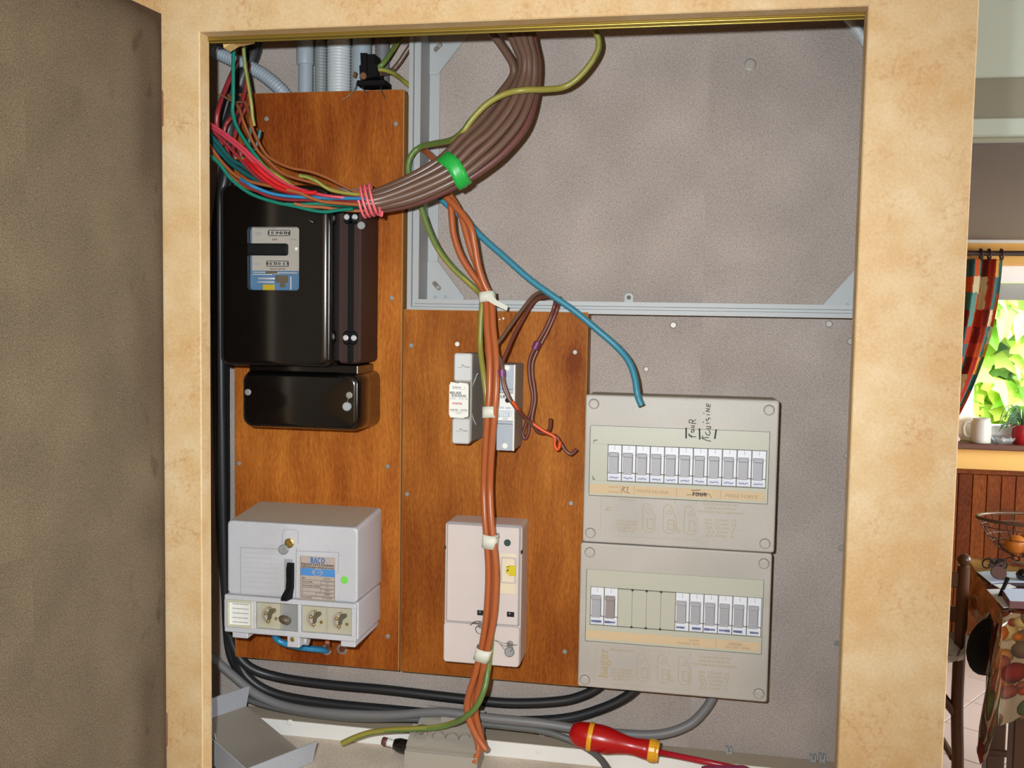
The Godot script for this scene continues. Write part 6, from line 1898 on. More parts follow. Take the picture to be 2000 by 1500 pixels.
func bundle() -> void:
	var gp := "brown cables of the taped bundle"
	var r := 0.0049
	var z := 0.0
	var L := [
		["outermost left brown cable, parting from the bundle towards the top left", M.cable_brown, [V(-0.3951, 1.74, 0.15), V(-0.3809, 1.745, 0.1433), V(-0.3463, 1.7612, 0.1367), V(-0.3107, 1.7834, 0.13), V(-0.2854, 1.8118, 0.12), V(-0.2661, 1.8337, 0.11), V(-0.2468, 1.8631, 0.1), V(-0.2335, 1.8855, 0.09), V(-0.2324, 1.9, 0.09), V(-0.2434, 1.9185, 0.09), V(-0.2583, 1.9383, 0.09), V(-0.266, 1.9483, 0.09)]],
		["second brown cable from the left, arching beside the lone one", M.cable_brown, [V(-0.3933, 1.7358, 0.155), V(-0.3788, 1.74, 0.1493), V(-0.3442, 1.7549, 0.1437), V(-0.3035, 1.7768, 0.138), V(-0.2769, 1.8035, 0.129), V(-0.2575, 1.8244, 0.12), V(-0.2384, 1.8523, 0.11), V(-0.2228, 1.8829, 0.1), V(-0.2207, 1.902, 0.1), V(-0.2284, 1.9214, 0.1), V(-0.2362, 1.9372, 0.1), V(-0.2401, 1.9475, 0.1)]],
		["third brown cable from the left in the bundle", M.cable_brown, [V(-0.3929, 1.7316, 0.16), V(-0.3769, 1.7345, 0.155), V(-0.341, 1.748, 0.15), V(-0.2966, 1.7691, 0.145), V(-0.2705, 1.7954, 0.1375), V(-0.2503, 1.8141, 0.13), V(-0.2301, 1.8441, 0.12), V(-0.2172, 1.8787, 0.11), V(-0.2145, 1.9017, 0.11), V(-0.221, 1.9203, 0.11), V(-0.2268, 1.9353, 0.11), V(-0.2294, 1.9443, 0.11)]],
		["middle brown cable of the bundle with a worn glossy stretch", M.cable_brown, [V(-0.3928, 1.7281, 0.16), V(-0.3768, 1.7297, 0.1553), V(-0.3382, 1.7414, 0.1507), V(-0.2914, 1.763, 0.146), V(-0.2639, 1.7868, 0.139), V(-0.2436, 1.8078, 0.132), V(-0.223, 1.8378, 0.121), V(-0.211, 1.8755, 0.11), V(-0.2096, 1.9022, 0.11), V(-0.2143, 1.9207, 0.11), V(-0.2195, 1.9362, 0.11), V(-0.222, 1.944, 0.11)]],
		["fifth brown cable from the left, on the outside of the bend", M.cable_brown, [V(-0.3945, 1.725, 0.155), V(-0.3772, 1.7261, 0.15), V(-0.3361, 1.7361, 0.145), V(-0.2879, 1.7579, 0.14), V(-0.2591, 1.7801, 0.1325), V(-0.2376, 1.8012, 0.125), V(-0.2167, 1.8318, 0.115), V(-0.2056, 1.8706, 0.105), V(-0.2043, 1.9003, 0.105), V(-0.209, 1.9218, 0.105), V(-0.213, 1.9374, 0.105), V(-0.215, 1.9451, 0.105)]],
		["reddish brown cable, rightmost along the outer edge of the bundle", M.cable_redbrown, [V(-0.3985, 1.7243, 0.14), V(-0.3822, 1.7241, 0.135), V(-0.3385, 1.7336, 0.13), V(-0.289, 1.7551, 0.125), V(-0.2573, 1.7757, 0.1175), V(-0.2331, 1.7982, 0.11), V(-0.2131, 1.828, 0.1), V(-0.2044, 1.8678, 0.09), V(-0.2025, 1.901, 0.09), V(-0.2073, 1.9245, 0.09), V(-0.2107, 1.9415, 0.09), V(-0.2121, 1.9493, 0.09)]],
		["brown cable lying at the back of the bundle", M.cable_redbrown, [V(-0.3972, 1.734, 0.14), V(-0.3819, 1.7334, 0.134), V(-0.345, 1.7472, 0.128), V(-0.2988, 1.7682, 0.122), V(-0.2685, 1.7956, 0.111), V(-0.2461, 1.8231, 0.1), V(-0.2257, 1.8522, 0.095), V(-0.2147, 1.8862, 0.09), V(-0.2126, 1.9103, 0.09), V(-0.2217, 1.9316, 0.09), V(-0.2271, 1.9499, 0.09)]],
	]
	for q in L:
		run("brown_cable", q[2], r, q[1], q[0], "cable", gp, 12, 6)
	# paint flecks
	# green tape round the bundle
	var a := V(-0.2967, 1.7706, 0.135)
	var ax := (V(-0.287, 1.7787, 0.132) - V(-0.3065, 1.7631, 0.138)).normalized()
	var side := ax.cross(V(0.15, 0.1, 1).normalized()).normalized()
	var up := side.cross(ax).normalized()
	var ls := []
	for s in [[-0.0085, 0.93], [-0.0085, 1.0], [-0.003, 1.02], [0.003, 1.03], [0.009, 1.04], [0.009, 0.96]]:
		var l := []
		for i in 22:
			var t := TAU * i / 22.0
			var rr: Vector2 = Vector2(cos(t) * 0.0228, sin(t) * 0.0182) * s[1]
			l.append(a + V(0.004, -0.002, 0) + ax * (s[0] + 0.0012 * sin(t * 3.0)) + side * rr.x - up * rr.y)
		ls.append(l)
	for i in ls.size():
		ls[i].reverse()
	var g := G.new(a)
	g.smooth(true)
	g.loft(ls, false, false)
	var tp := single("green_tape", g, M.tape_green, "bright green insulating tape wrapped round the brown cable bundle", "tape")
	var fl := G.new(a)
	var f0 := a + side * 0.02 - V(0, 0, 0.004)
	if f0.y > a.y:
		f0 = a - side * 0.02 - V(0, 0, 0.004)
	fl.box(f0.x - 0.004, f0.x + 0.006, f0.y - 0.005, f0.y + 0.003, f0.z - 0.0006, f0.z + 0.0006, 0.0003)
	put("loose_end", fl, M.tape_green, tp)
	# pink wire wound round as a tie
	var c := V(-0.3902, 1.733, 0.153)
	var ca := (V(-0.3673, 1.7399, 0.15) - V(-0.4095, 1.7304, 0.156)).normalized()
	var cs := ca.cross(Vector3.BACK).normalized()
	var cu := cs.cross(ca).normalized()
	var pts := []
	var turns := 3.6
	for i in 66:
		var t := TAU * turns * i / 65.0
		pts.append(c + ca * (-0.011 + 0.019 * i / 65.0) + cs * sin(t) * 0.0186 + cu * cos(t) * 0.0142)
	pts.append(V(-0.3758, 1.7187, 0.158))
	pts.append(V(-0.3732, 1.7137, 0.16))
	pts.append(V(-0.372, 1.7194, 0.162))
	run("pink_tie", pts, 0.0017, M.tie_pink, "pink wire wound three times round the bundle as a tie", "wire tie", "", 8, 3)


# ---------------------------------------------------------------- orange cables running down the middle

func orange_run() -> void:
	var gp := "orange cables running down the middle"
	var r := 0.0042
	var A := run("orange_cable", [V(-0.3623, 1.8133, 0.03), V(-0.3456, 1.8014, 0.05), V(-0.3293, 1.7848, 0.07), V(-0.3207, 1.7668, 0.0717), V(-0.3135, 1.7476, 0.0733), V(-0.3101, 1.7234, 0.075), V(-0.3068, 1.6992, 0.0762), V(-0.297, 1.6726, 0.0775), V(-0.282, 1.6505, 0.0788), V(-0.2698, 1.6348, 0.08), V(-0.2624, 1.6171, 0.086), V(-0.2577, 1.5845, 0.099), V(-0.2512, 1.5476, 0.112), V(-0.2493, 1.5108, 0.118), V(-0.2513, 1.4766, 0.118), V(-0.2545, 1.4352, 0.112), V(-0.2575, 1.3896, 0.104), V(-0.2543, 1.3527, 0.11), V(-0.2508, 1.3216, 0.112), V(-0.2483, 1.2835, 0.112), V(-0.2496, 1.2386, 0.112), V(-0.2534, 1.2055, 0.11), V(-0.259, 1.1778, 0.106), V(-0.2656, 1.1505, 0.104), V(-0.2725, 1.127, 0.104), V(-0.2749, 1.109, 0.104), V(-0.2704, 1.0901, 0.105), V(-0.2607, 1.073, 0.106), V(-0.2489, 1.0593, 0.108)], r, M.cable_orange, "orange cable swinging out left below the bundle, then leftmost in the run", "cable", gp, 12, 5)
	var B := run("orange_cable", [V(-0.3236, 1.7512, 0.075), V(-0.3072, 1.7364, 0.082), V(-0.2933, 1.7223, 0.085), V(-0.282, 1.7058, 0.088), V(-0.2773, 1.6846, 0.0875), V(-0.2725, 1.6596, 0.087), V(-0.2645, 1.6371, 0.0865), V(-0.256, 1.6197, 0.086), V(-0.2501, 1.5846, 0.099), V(-0.243, 1.5478, 0.112), V(-0.2407, 1.5112, 0.12), V(-0.2427, 1.4771, 0.12), V(-0.2465, 1.4358, 0.114), V(-0.2494, 1.3903, 0.106), V(-0.2462, 1.3536, 0.112), V(-0.2421, 1.3225, 0.114), V(-0.2383, 1.2847, 0.114), V(-0.2395, 1.2399, 0.114), V(-0.2445, 1.2068, 0.112), V(-0.2508, 1.1792, 0.108), V(-0.2569, 1.1505, 0.102), V(-0.2635, 1.1251, 0.097), V(-0.2665, 1.1019, 0.094), V(-0.2625, 1.0807, 0.093), V(-0.2576, 1.0645, 0.093), V(-0.255, 1.053, 0.092)], r, M.cable_orange, "orange cable lowest under the bundle, rightmost in the run", "cable", gp, 12, 5)
	var Cc := run("orange_cable", [V(-0.325, 1.7569, 0.06), V(-0.3103, 1.7429, 0.07), V(-0.299, 1.7236, 0.072), V(-0.2917, 1.7013, 0.074), V(-0.2832, 1.676, 0.0753), V(-0.2735, 1.6538, 0.0765), V(-0.2644, 1.6336, 0.0777), V(-0.26, 1.6172, 0.079), V(-0.2575, 1.5843, 0.079), V(-0.2484, 1.5474, 0.104), V(-0.2466, 1.5103, 0.11), V(-0.2486, 1.4759, 0.11), V(-0.2524, 1.4342, 0.104), V(-0.2551, 1.3886, 0.097), V(-0.2522, 1.3513, 0.102), V(-0.248, 1.32, 0.104), V(-0.2448, 1.2817, 0.104), V(-0.2461, 1.2365, 0.104), V(-0.2505, 1.2032, 0.102), V(-0.2568, 1.1753, 0.098), V(-0.2632, 1.1471, 0.094), V(-0.2695, 1.1255, 0.094), V(-0.2729, 1.1037, 0.095), V(-0.2697, 1.0812, 0.096), V(-0.2626, 1.0651, 0.097), V(-0.2605, 1.0533, 0.1), V(-0.2646, 1.0388, 0.104)], r, M.cable_orange, "orange cable in the middle of the run, half behind the other two", "cable", gp, 12, 5)
	for q in [[A, V(-0.2489, 1.0593, 0.108), V(-0.2607, 1.073, 0.106)], [Cc, V(-0.2646, 1.0388, 0.104), V(-0.2605, 1.0533, 0.1)]]:
		var g := G.new(q[0].position)
		g.lathe([Vector2(0.0022, -0.0004), Vector2(0.0022, 0.0012)], q[1], q[1] - q[2], 10)
		put("copper_core", g, M.copper, q[0])
	var bands := [[V(-0.2612, 1.6222, 0.083), 0.0100, 0.0082, 0.0125, 0.12, "white tape with a loose tail tying the orange cables at the frame's foot"], [V(-0.2482, 1.4833, 0.1155), 0.0094, 0.0092, 0.0135, 0.0, "white tape round the orange cables between the two relays"], [V(-0.2472, 1.3238, 0.1095), 0.0096, 0.0092, 0.0165, -0.06, "white tape round the orange cables at the top of the white relay box"], [V(-0.2551, 1.1796, 0.1045), 0.0100, 0.0092, 0.0155, -0.22, "white tape round the orange cables at the foot of the white relay box"]]
	for b in bands:
		var g := G.new(b[0])
		g.smooth(true)
		var ls := []
		for s in [[-0.5, 0.94], [-0.5, 1.0], [0.0, 0.985], [0.5, 1.0], [0.5, 0.94]]:
			var l := []
			for i in 20:
				var t := TAU * i / 20.0
				var x: float = signf(cos(t)) * pow(absf(cos(t)), 0.55) * b[1] * s[1] * 1.02
				var zz: float = signf(sin(t)) * pow(absf(sin(t)), 0.55) * b[2] * s[1] * 1.04
				var yy: float = s[0] * b[3] + 0.0006 * sin(t * 2.0 + b[3] * 900.0)
				l.append(b[0] + V(x * cos(b[4]) - yy * sin(b[4]), yy * cos(b[4]) + x * sin(b[4]), zz))
			l.reverse()
			ls.append(l)
		g.loft(ls, false, false)
		var o := single("white_tape", g, M.tape_white, b[5], "tape", "white tape bands on the orange cables")
		if b[4] > 0.1:
			var tl := G.new(b[0])
			tl.loft([[V(-0.2561, 1.627, 0.095), V(-0.26, 1.6182, 0.094), V(-0.2597, 1.6182, 0.0955), V(-0.2558, 1.6269, 0.0965)], [V(-0.2455, 1.6171, 0.096), V(-0.2492, 1.6121, 0.096), V(-0.2489, 1.6121, 0.0975), V(-0.2452, 1.6171, 0.0975)], [V(-0.2323, 1.6111, 0.098), V(-0.2332, 1.6055, 0.099), V(-0.2331, 1.6055, 0.1), V(-0.232, 1.6111, 0.0995)]])
			put("tail", tl, M.tape_white, o)
		if b[4] < 0.0 and b[4] > -0.1:
			var tl := G.new(b[0])
			tl.loft([[V(-0.2425, 1.3324, 0.113), V(-0.2404, 1.325, 0.113), V(-0.2402, 1.3252, 0.114), V(-0.2423, 1.3327, 0.114)], [V(-0.2336, 1.333, 0.122), V(-0.2367, 1.3303, 0.122), V(-0.2365, 1.3305, 0.123), V(-0.2334, 1.3332, 0.123)]])
			put("tail", tl, M.tape_white, o)


# ---------------------------------------------------------------- things on the shelf

func floor_things() -> void:
	# bent sheet metal tray, back edge propped on the batten
	var A := V(-0.6005, 1.0575, 0.045)
	var F := V(-0.479, 1.0195, 0.106)
	var u := F - A
	var v := V(-0.052, 0.0, 0.0925)
	var n := v.cross(u).normalized()
	if n.y < 0:
		n = -n
	var h := 0.031
	var t := 0.0012
	var o := thing("metal_tray", "folded grey sheet metal tray, open on one side, at the lower left", "tray", F)
	var p := F
	var parts := [["base", [A, F, F + v, A + v], n, M.sheet_inside], ["side_wall", [F, F + v, F + v + n * h, F + n * h], u.normalized(), M.sheet_grey], ["side_wall", [A, A + v, A + v + n * h * 1.05, A + n * h * 1.05], u.normalized(), M.sheet_grey], ["side_wall", [A + v, F + v, F + v + n * h, A + v + n * h], v.normalized(), M.sheet_grey]]
	for q in parts:
		var g := G.new(p)
		var c: Array = q[1]
		var d: Vector3 = q[2] * t
		var lo := []
		var hi := []
		for k in c:
			lo.append(k)
			hi.append(k + d)
		var face: Vector3 = (c[1] - c[0]).cross(c[3] - c[0])
		if face.dot(d) < 0:
			lo.reverse()
			hi.reverse()
		g.loft([lo, hi])
		put(q[0], g, q[3], o)
	# clip on its left wall
	var gw := G.new(p)
	gw.tube([V(-0.6027, 1.0552, 0.13), V(-0.6013, 1.0472, 0.13), V(-0.5978, 1.0353, 0.13)], 0.0009, 6)
	put("wire_clip", gw, M.chrome, o)

	# beige terminal box with one clear plug and three round holes, sloping towards the room
	var b0 := V(-0.3548, 1.046, 0.1065)
	var b1 := V(-0.2625, 1.046, 0.1137)
	var ex := (b1 - b0).normalized()
	var wd := b0.distance_to(b1)
	var zc := V(0, 0, 1)
	o = thing("terminal_box", "beige terminal box with three round holes and a clear plug, standing on the shelf", "junction box", V((b0.x + b1.x) / 2, 1.018, b0.z - 0.02))
	p = o.position
	var bz := b0.z
	var x0 := b0.x
	var x1 := b1.x + 0.002
	var yF := 1.046
	# body as a wedge: front face, sloping top with the holes, back
	var top_y := 1.072
	var top_z := bz - 0.046
	var g := G.new(p)
	var fr := [V(x0, 1.018, bz), V(x1, 1.018, bz), V(x1, yF, bz), V(x0, yF, bz)]
	g.loft([[V(x0 + 0.004, 1.019, bz - 0.06), V(x1 - 0.004, 1.019, bz - 0.06), V(x1 - 0.004, top_y, bz - 0.06), V(x0 + 0.006, top_y, bz - 0.06)], [V(x0 + 0.004, 1.019, bz - 0.05), V(x1 - 0.004, 1.019, bz - 0.05), V(x1 - 0.004, top_y - 0.003, bz - 0.05), V(x0 + 0.006, top_y - 0.003, bz - 0.05)], [V(x0, 1.0185, bz - 0.002), V(x1, 1.0185, bz - 0.002), V(x1, yF + 0.0005, bz - 0.002), V(x0, yF + 0.0005, bz - 0.002)], [V(x0, 1.018, bz), V(x1, 1.018, bz), V(x1, yF, bz), V(x0, yF, bz)]], true, true)
	put("body", g, M.terminal_box, o)
	# lid on the slope, pierced by three holes
	var s0 := V(x0 + 0.0015, yF + 0.002, bz - 0.004)
	var sy := (V(0, top_y - yF - 0.002, -0.044)).normalized()
	var sn := Vector3.RIGHT.cross(sy).normalized()
	var sl := 0.034
	var wl := x1 - x0 - 0.003
	var lid := G.new(p)
	var cxs := [0.17, 0.41, 0.60, 0.79]
	var cyc := 0.56
	var hr := 0.0083
	var th := 0.006
	var seg := 24
	var edges := [0.0, 0.29, 0.505, 0.695, 1.0]
	for i in 4:
		var xa: float = edges[i] * wl
		var xb: float = edges[i + 1] * wl
		var c := Vector2(cxs[i] * wl, cyc * sl)
		var outer := []
		var inner := []
		var angs := []
		for k in seg:
			angs.append(TAU * k / seg)
		for q in [Vector2(xb, sl), Vector2(xa, sl), Vector2(xa, 0.0), Vector2(xb, 0.0)]:
			var ca: float = fposmod((q - c).angle(), TAU)
			angs[int(round(ca / TAU * seg)) % seg] = ca
		for k in seg:
			var a: float = angs[k]
			var d := Vector2(cos(a), sin(a))
			var m := 1e9
			if absf(d.x) > 1e-5:
				m = minf(m, ((xb if d.x > 0 else xa) - c.x) / d.x)
			if absf(d.y) > 1e-5:
				m = minf(m, ((sl if d.y > 0 else 0.0) - c.y) / d.y)
			outer.append(c + d * m)
			inner.append(c + d * hr)
		var to3 := func(q: Vector2, up: float) -> Vector3: return s0 + Vector3.RIGHT * q.x + sy * q.y + sn * up
		var l0 := []
		var l1 := []
		var l2 := []
		for k in seg:
			l0.append(to3.call(outer[k], th))
			l1.append(to3.call(inner[k], th))
			l2.append(to3.call(inner[k], 0.0004))
		lid.loft([l0, l1, l2], false, i == 0)
	# rim of the lid
	lid.loft([[s0, s0 + Vector3.RIGHT * wl, s0 + Vector3.RIGHT * wl + sy * sl, s0 + sy * sl], [s0 + sn * th, s0 + Vector3.RIGHT * wl + sn * th, s0 + Vector3.RIGHT * wl + sy * sl + sn * th, s0 + sy * sl + sn * th]], true, false)
	put("sloping_lid", lid, M.terminal_box, o)
	for i in [1, 2, 3]:
		var dg := G.new(p)
		var cc: Vector3 = s0 + Vector3.RIGHT * cxs[i] * wl + sy * cyc * sl + sn * 0.0004
		dg.lathe([Vector2(hr * 0.99, -0.0002), Vector2(hr * 0.99, 0.0004), Vector2(hr * 0.2, 0.0006)], cc, sn, 16)
		put("hole_membrane", dg, M.terminal_box, o)
	var cl := G.new(p)
	cl.smooth(true)
	var c0: Vector3 = s0 + Vector3.RIGHT * cxs[0] * wl + sy * cyc * sl + sn * th
	cl.lathe([Vector2(0.0135, 0), Vector2(0.0132, 0.003), Vector2(0.0095, 0.004), Vector2(0.0085, 0.008), Vector2(0.006, 0.0095), Vector2(0.0055, 0.006)], c0, sn, 20, false, true)
	put("clear_plug", cl, M.clear_plastic, o)
	var hk := G.new(p)
	hk.box(x0 + 0.012, x1 - 0.004, top_y - 0.004, top_y + 0.010, bz - 0.064, bz - 0.06, 0.0006)
	hk.box(x0 + 0.034, x0 + 0.068, top_y - 0.012, top_y + 0.002, bz - 0.06, bz - 0.048, 0.0006)
	put("back_flange", hk, M.terminal_box, o)
	# small black plug lying against its left side
	var q0 := V(-0.3574, 1.0361, 0.075)
	var q1 := V(-0.395, 1.042, 0.075)
	var ax := (q1 - q0).normalized()
	var len0 := q0.distance_to(q1)
	o = thing("cable_plug", "small black plug with a white ring and brown tip beside the terminal box", "plug", V(q0.x, q0.y - 0.008, q0.z))
	for s in [["body", [Vector2(0.0088, -0.004), Vector2(0.0094, 0.002), Vector2(0.0092, len0 * 0.38), Vector2(0.0068, len0 * 0.56), Vector2(0.005, len0 * 0.58)], M.bakelite], ["white_ring", [Vector2(0.0048, len0 * 0.57), Vector2(0.0052, len0 * 0.62), Vector2(0.0046, len0 * 0.67), Vector2(0.0052, len0 * 0.72), Vector2(0.0052, len0 * 0.82)], M.paper_white], ["brown_tip", [Vector2(0.0054, len0 * 0.81), Vector2(0.0056, len0 * 0.83), Vector2(0.0055, len0 * 0.97), Vector2(0.0042, len0)], M.cable_redbrown]]:
		var gg := G.new(o.position)
		gg.smooth(true)
		gg.lathe(s[1], q0, ax, 18)
		put(s[0], gg, s[2], o)
	# red screwdriver lying on the cables and the batten
	var h0 := V(-0.1498, 1.072, 0.062)
	var h1 := V(-0.0394, 1.0602, 0.068)
	var d0 := (h1 - h0).normalized()
	var hl := h0.distance_to(h1)
	o = thing("screwdriver", "red insulated screwdriver with yellow bands lying on the cables at the bottom", "screwdriver", V(h0.x + 0.05, 1.039, 0.06))
	p = o.position
	g = G.new(p)
	g.smooth(true)
	g.lathe([Vector2(0.004, 0.0), Vector2(0.011, 0.0025), Vector2(0.0152, 0.010), Vector2(0.0168, 0.022), Vector2(0.0176, 0.038), Vector2(0.0166, 0.050), Vector2(0.0136, 0.062), Vector2(0.0112, 0.074), Vector2(0.0108, 0.084), Vector2(0.0122, 0.094), Vector2(0.0125, hl - 0.006)], h0, d0, 22)
	put("handle", g, M.tool_red, o)
	for s in [[0.024, 0.030, 0.0172], [0.0245, 0.0275, 0.0176]]:
		g = G.new(p)
		g.smooth(true)
		g.lathe([Vector2(s[2], s[0]), Vector2(s[2] + 0.0005, s[0] + 0.001), Vector2(s[2] + 0.0006, s[1] - 0.001), Vector2(s[2] + 0.0002, s[1])], h0, d0, 22, false, false)
		put("yellow_band", g, M.tool_yellow, o)
	g = G.new(p)
	g.lathe([Vector2(0.0122, hl - 0.011), Vector2(0.0142, hl - 0.010), Vector2(0.0142, hl - 0.003), Vector2(0.0128, hl - 0.0005), Vector2(0.0128, hl + 0.002), Vector2(0.0106, hl + 0.0025)], h0, d0, 20)
	put("collar", g, M.tool_yellow, o)
	g = G.new(p)
	g.smooth(true)
	var s1 := V(0.0944, 1.0526, 0.085)
	g.lathe([Vector2(0.0036, 0.0), Vector2(0.0036, s1.distance_to(h1))], h1, (s1 - h1), 14)
	put("shaft", g, M.tool_red_shaft, o)
	# handle end of a second tool, mostly below the picture
	var w0 := V(0.0141, 1.0595, 0.11)
	var w1 := V(0.0829, 1.0661, 0.11)
	g = G.new(w0)
	g.smooth(true)
	g.lathe([Vector2(0.002, 0.0), Vector2(0.006, 0.002), Vector2(0.0072, 0.010), Vector2(0.0076, 0.05), Vector2(0.006, 0.056)], w0, (w1 - w0), 16)
	single("tool_handle", g, M.tool_purple, "purplish red tool handle peeping up below the screwdriver shaft", "tool")


# ---------------------------------------------------------------- the kitchen

func kitchen() -> void:
	var zk := -4.1
	# far wall round the window
	var wx0 := 1.30
	var wx1 := 2.45
	var wy0 := 0.995
	var wy1 := 1.895
	var g := G.new(V(0, 0, zk - 0.12))
	g.box(-3.0, wx0, 0.0, 2.1, zk - 0.25, zk, 0.001)
	g.box(wx1, 3.2, 0.0, 2.1, zk - 0.25, zk, 0.001)
	g.box(wx0 - 0.001, wx1 + 0.001, 0.0, wy0 - 0.03, zk - 0.25, zk, 0.001)
	g.box(wx0 - 0.001, wx1 + 0.001, wy1, 2.1, zk - 0.25, zk, 0.001)
	struct("wall_north", g, M.orange_wall, "orange kitchen wall round the window")
	struct("trim_cornice", bx(-3.0, 3.2, 2.001, 2.018, zk, zk + 0.02, 0.003), M.moulding_white, "white moulding along the top of the kitchen wall")
	struct("trim_dado", bx(-3.0, 3.2, 0.836, 0.858, zk, zk + 0.03, 0.003), M.wainscot, "wooden rail capping the wainscot")
	# tongue and groove planks
	var ws := G.new(V(0, 0, zk))
	ws.box(-3.0, 0.9, 0.0, 0.837, zk, zk + 0.012)
	ws.box(2.6, 3.2, 0.0, 0.837, zk, zk + 0.012)
	ws.box(0.9, 2.6, 0.0, 0.837, zk, zk + 0.004)
	var wn := struct("wall_wainscot", ws, M.wainscot, "varnished wooden wainscot under the kitchen window")
	var pm: ArrayMesh = null
	for i in 25:
		var o := MeshInstance3D.new()
		o.name = "plank"
		if pm == null:
			var pg := G.new()
			pg.box(-0.0335, 0.0335, 0.0, 0.836, 0.0, 0.014, 0.004)
			pm = pg.done()
		o.mesh = pm
		o.material_override = M.wainscot_a if i % 3 else M.wainscot_b
		o.position = V(0.934 + 0.068 * i, 0.0, zk + 0.004) - wn.position
		wn.add_child(o, true)
	# window: frame, pane, roller shutter box above the glass
	var zw := zk - 0.10
	var win := Node3D.new()
	win.name = "window_1"
	win.position = V((wx0 + wx1) / 2, wy0, zw)
	tag(win, "white framed kitchen window looking onto sunlit leaves", "window", "", "structure")
	add_child(win)
	var p := win.position
	g = G.new(p)
	g.ring(wx0, wx1, wy0, wy1, zw - 0.03, zw + 0.03, 0.085, 0.004)
	put("frame", g, M.frame_white, win)
	g = G.new(p)
	g.box(1.86, 1.92, wy0 + 0.08, wy1 - 0.08, zw - 0.028, zw + 0.028, 0.003)
	put("mullion", g, M.frame_white, win)
	for s in [[wx0 + 0.08, 1.862], [1.918, wx1 - 0.08]]:
		g = G.new(p)
		g.box(s[0], s[1], wy0 + 0.08, wy1 - 0.08, zw - 0.004, zw + 0.004, 0.0005)
		put("pane", g, M.pane_glass, win)
	g = G.new(p)
	g.box(wx0 + 0.01, wx1 - 0.01, 1.722, wy1 - 0.085, zw - 0.09, zw - 0.05, 0.004)
	put("shutter_edge", g, M.shutter_grey, win)
	g = G.new(V((wx0 + wx1) / 2, wy0 - 0.03, zk))
	g.box(wx0 - 0.06, wx1 + 0.06, wy0 - 0.03, wy0, zk - 0.075, zk + 0.06, 0.004)
	struct("trim_sill", g, M.sill_wood, "dark wooden window sill")
	# curtain rod and rings
	var ry := 1.9465
	var rz := zk + 0.07
	var rod := run("curtain_rod", [V(1.0, ry, rz), V(2.6, ry, rz)], 0.013, M.rod_dark, "dark wooden curtain rod above the kitchen window", "curtain rod", "", 14)
	for x in [1.02, 2.58]:
		var bg := G.new(rod.position)
		bg.box(x - 0.01, x + 0.01, ry - 0.012, ry + 0.012, zk - 0.001, rz, 0.002)
		put("bracket", bg, M.rod_dark, rod)
	var rx := [1.3463, 1.3842, 1.441]
	for i in 3:
		var tg := G.new(V(rx[i], ry, rz))
		var lp := []
		for k in 21:
			var a := TAU * k / 20.0
			lp.append(V(rx[i] + 0.006 * sin(a * 0.5), ry - 0.006 + cos(a) * 0.026, rz + sin(a) * 0.026))
		tg.tube(lp, 0.005, 8, 2)
		single("curtain_ring", tg, M.rod_dark, ["dark curtain ring hanging from the rod, nearest the papered stile", "dark curtain ring in the middle of the three on the rod", "dark curtain ring at the window-side edge of the curtain"][i], "curtain ring", "rings on the curtain rod")
	# the curtain, gathered and swept to the left
	var cw := StandardMaterial3D.new()
	var cg := G.new(V(1.2, 0.95, rz))
	cg.smooth(true)
	var rows := []
	var nr := 26
	var nc := 40
	for j in nr + 1:
		var v := float(j) / nr
		var y := lerpf(1.918, 0.75, v)
		pass
		# right edge sweeps left towards the tie-back
		var edge: float = rx[2] + 0.014 - 0.02 * v - 0.20 * pow(clampf(v / 0.75, 0, 1), 2.2)
		var left := lerpf(1.06, 1.02, v)
		var row := []
		for i in nc + 1:
			var u := float(i) / nc
			var x := lerpf(left, edge, u)
			row.append(V(x, y, rz + 0.022 * sin(u * 30.0 + v * 1.5) * (1.0 - 0.3 * v) + 0.008 * sin(u * 71.0)))
		rows.append(row)
	for j in nr:
		for i in nc:
			var a: Vector3 = rows[j + 1][i]
			var b: Vector3 = rows[j + 1][i + 1]
			var c: Vector3 = rows[j][i + 1]
			var d: Vector3 = rows[j][i]
			var q := [[a, i, j + 1], [b, i + 1, j + 1], [c, i + 1, j], [d, i, j]]
			for k in [0, 2, 1, 0, 3, 2]:
				cg.st.set_uv(Vector2(float(q[k][1]) / nc * 1.3, float(q[k][2]) / nr * 2.4))
				cg.st.add_vertex(q[k][0] - cg.o)
			for k in [0, 1, 2, 0, 2, 3]:
				cg.st.set_uv(Vector2(float(q[k][1]) / nc * 1.3, float(q[k][2]) / nr * 2.4))
				cg.st.add_vertex(q[k][0] - cg.o - V(0, 0, 0.0012))
	single("curtain", cg, M.curtain_cloth, "patchwork red and teal curtain gathered to the left of the kitchen window", "curtain")
	sill_things(zk, wy0)
	table_and_chair()
	tiles()


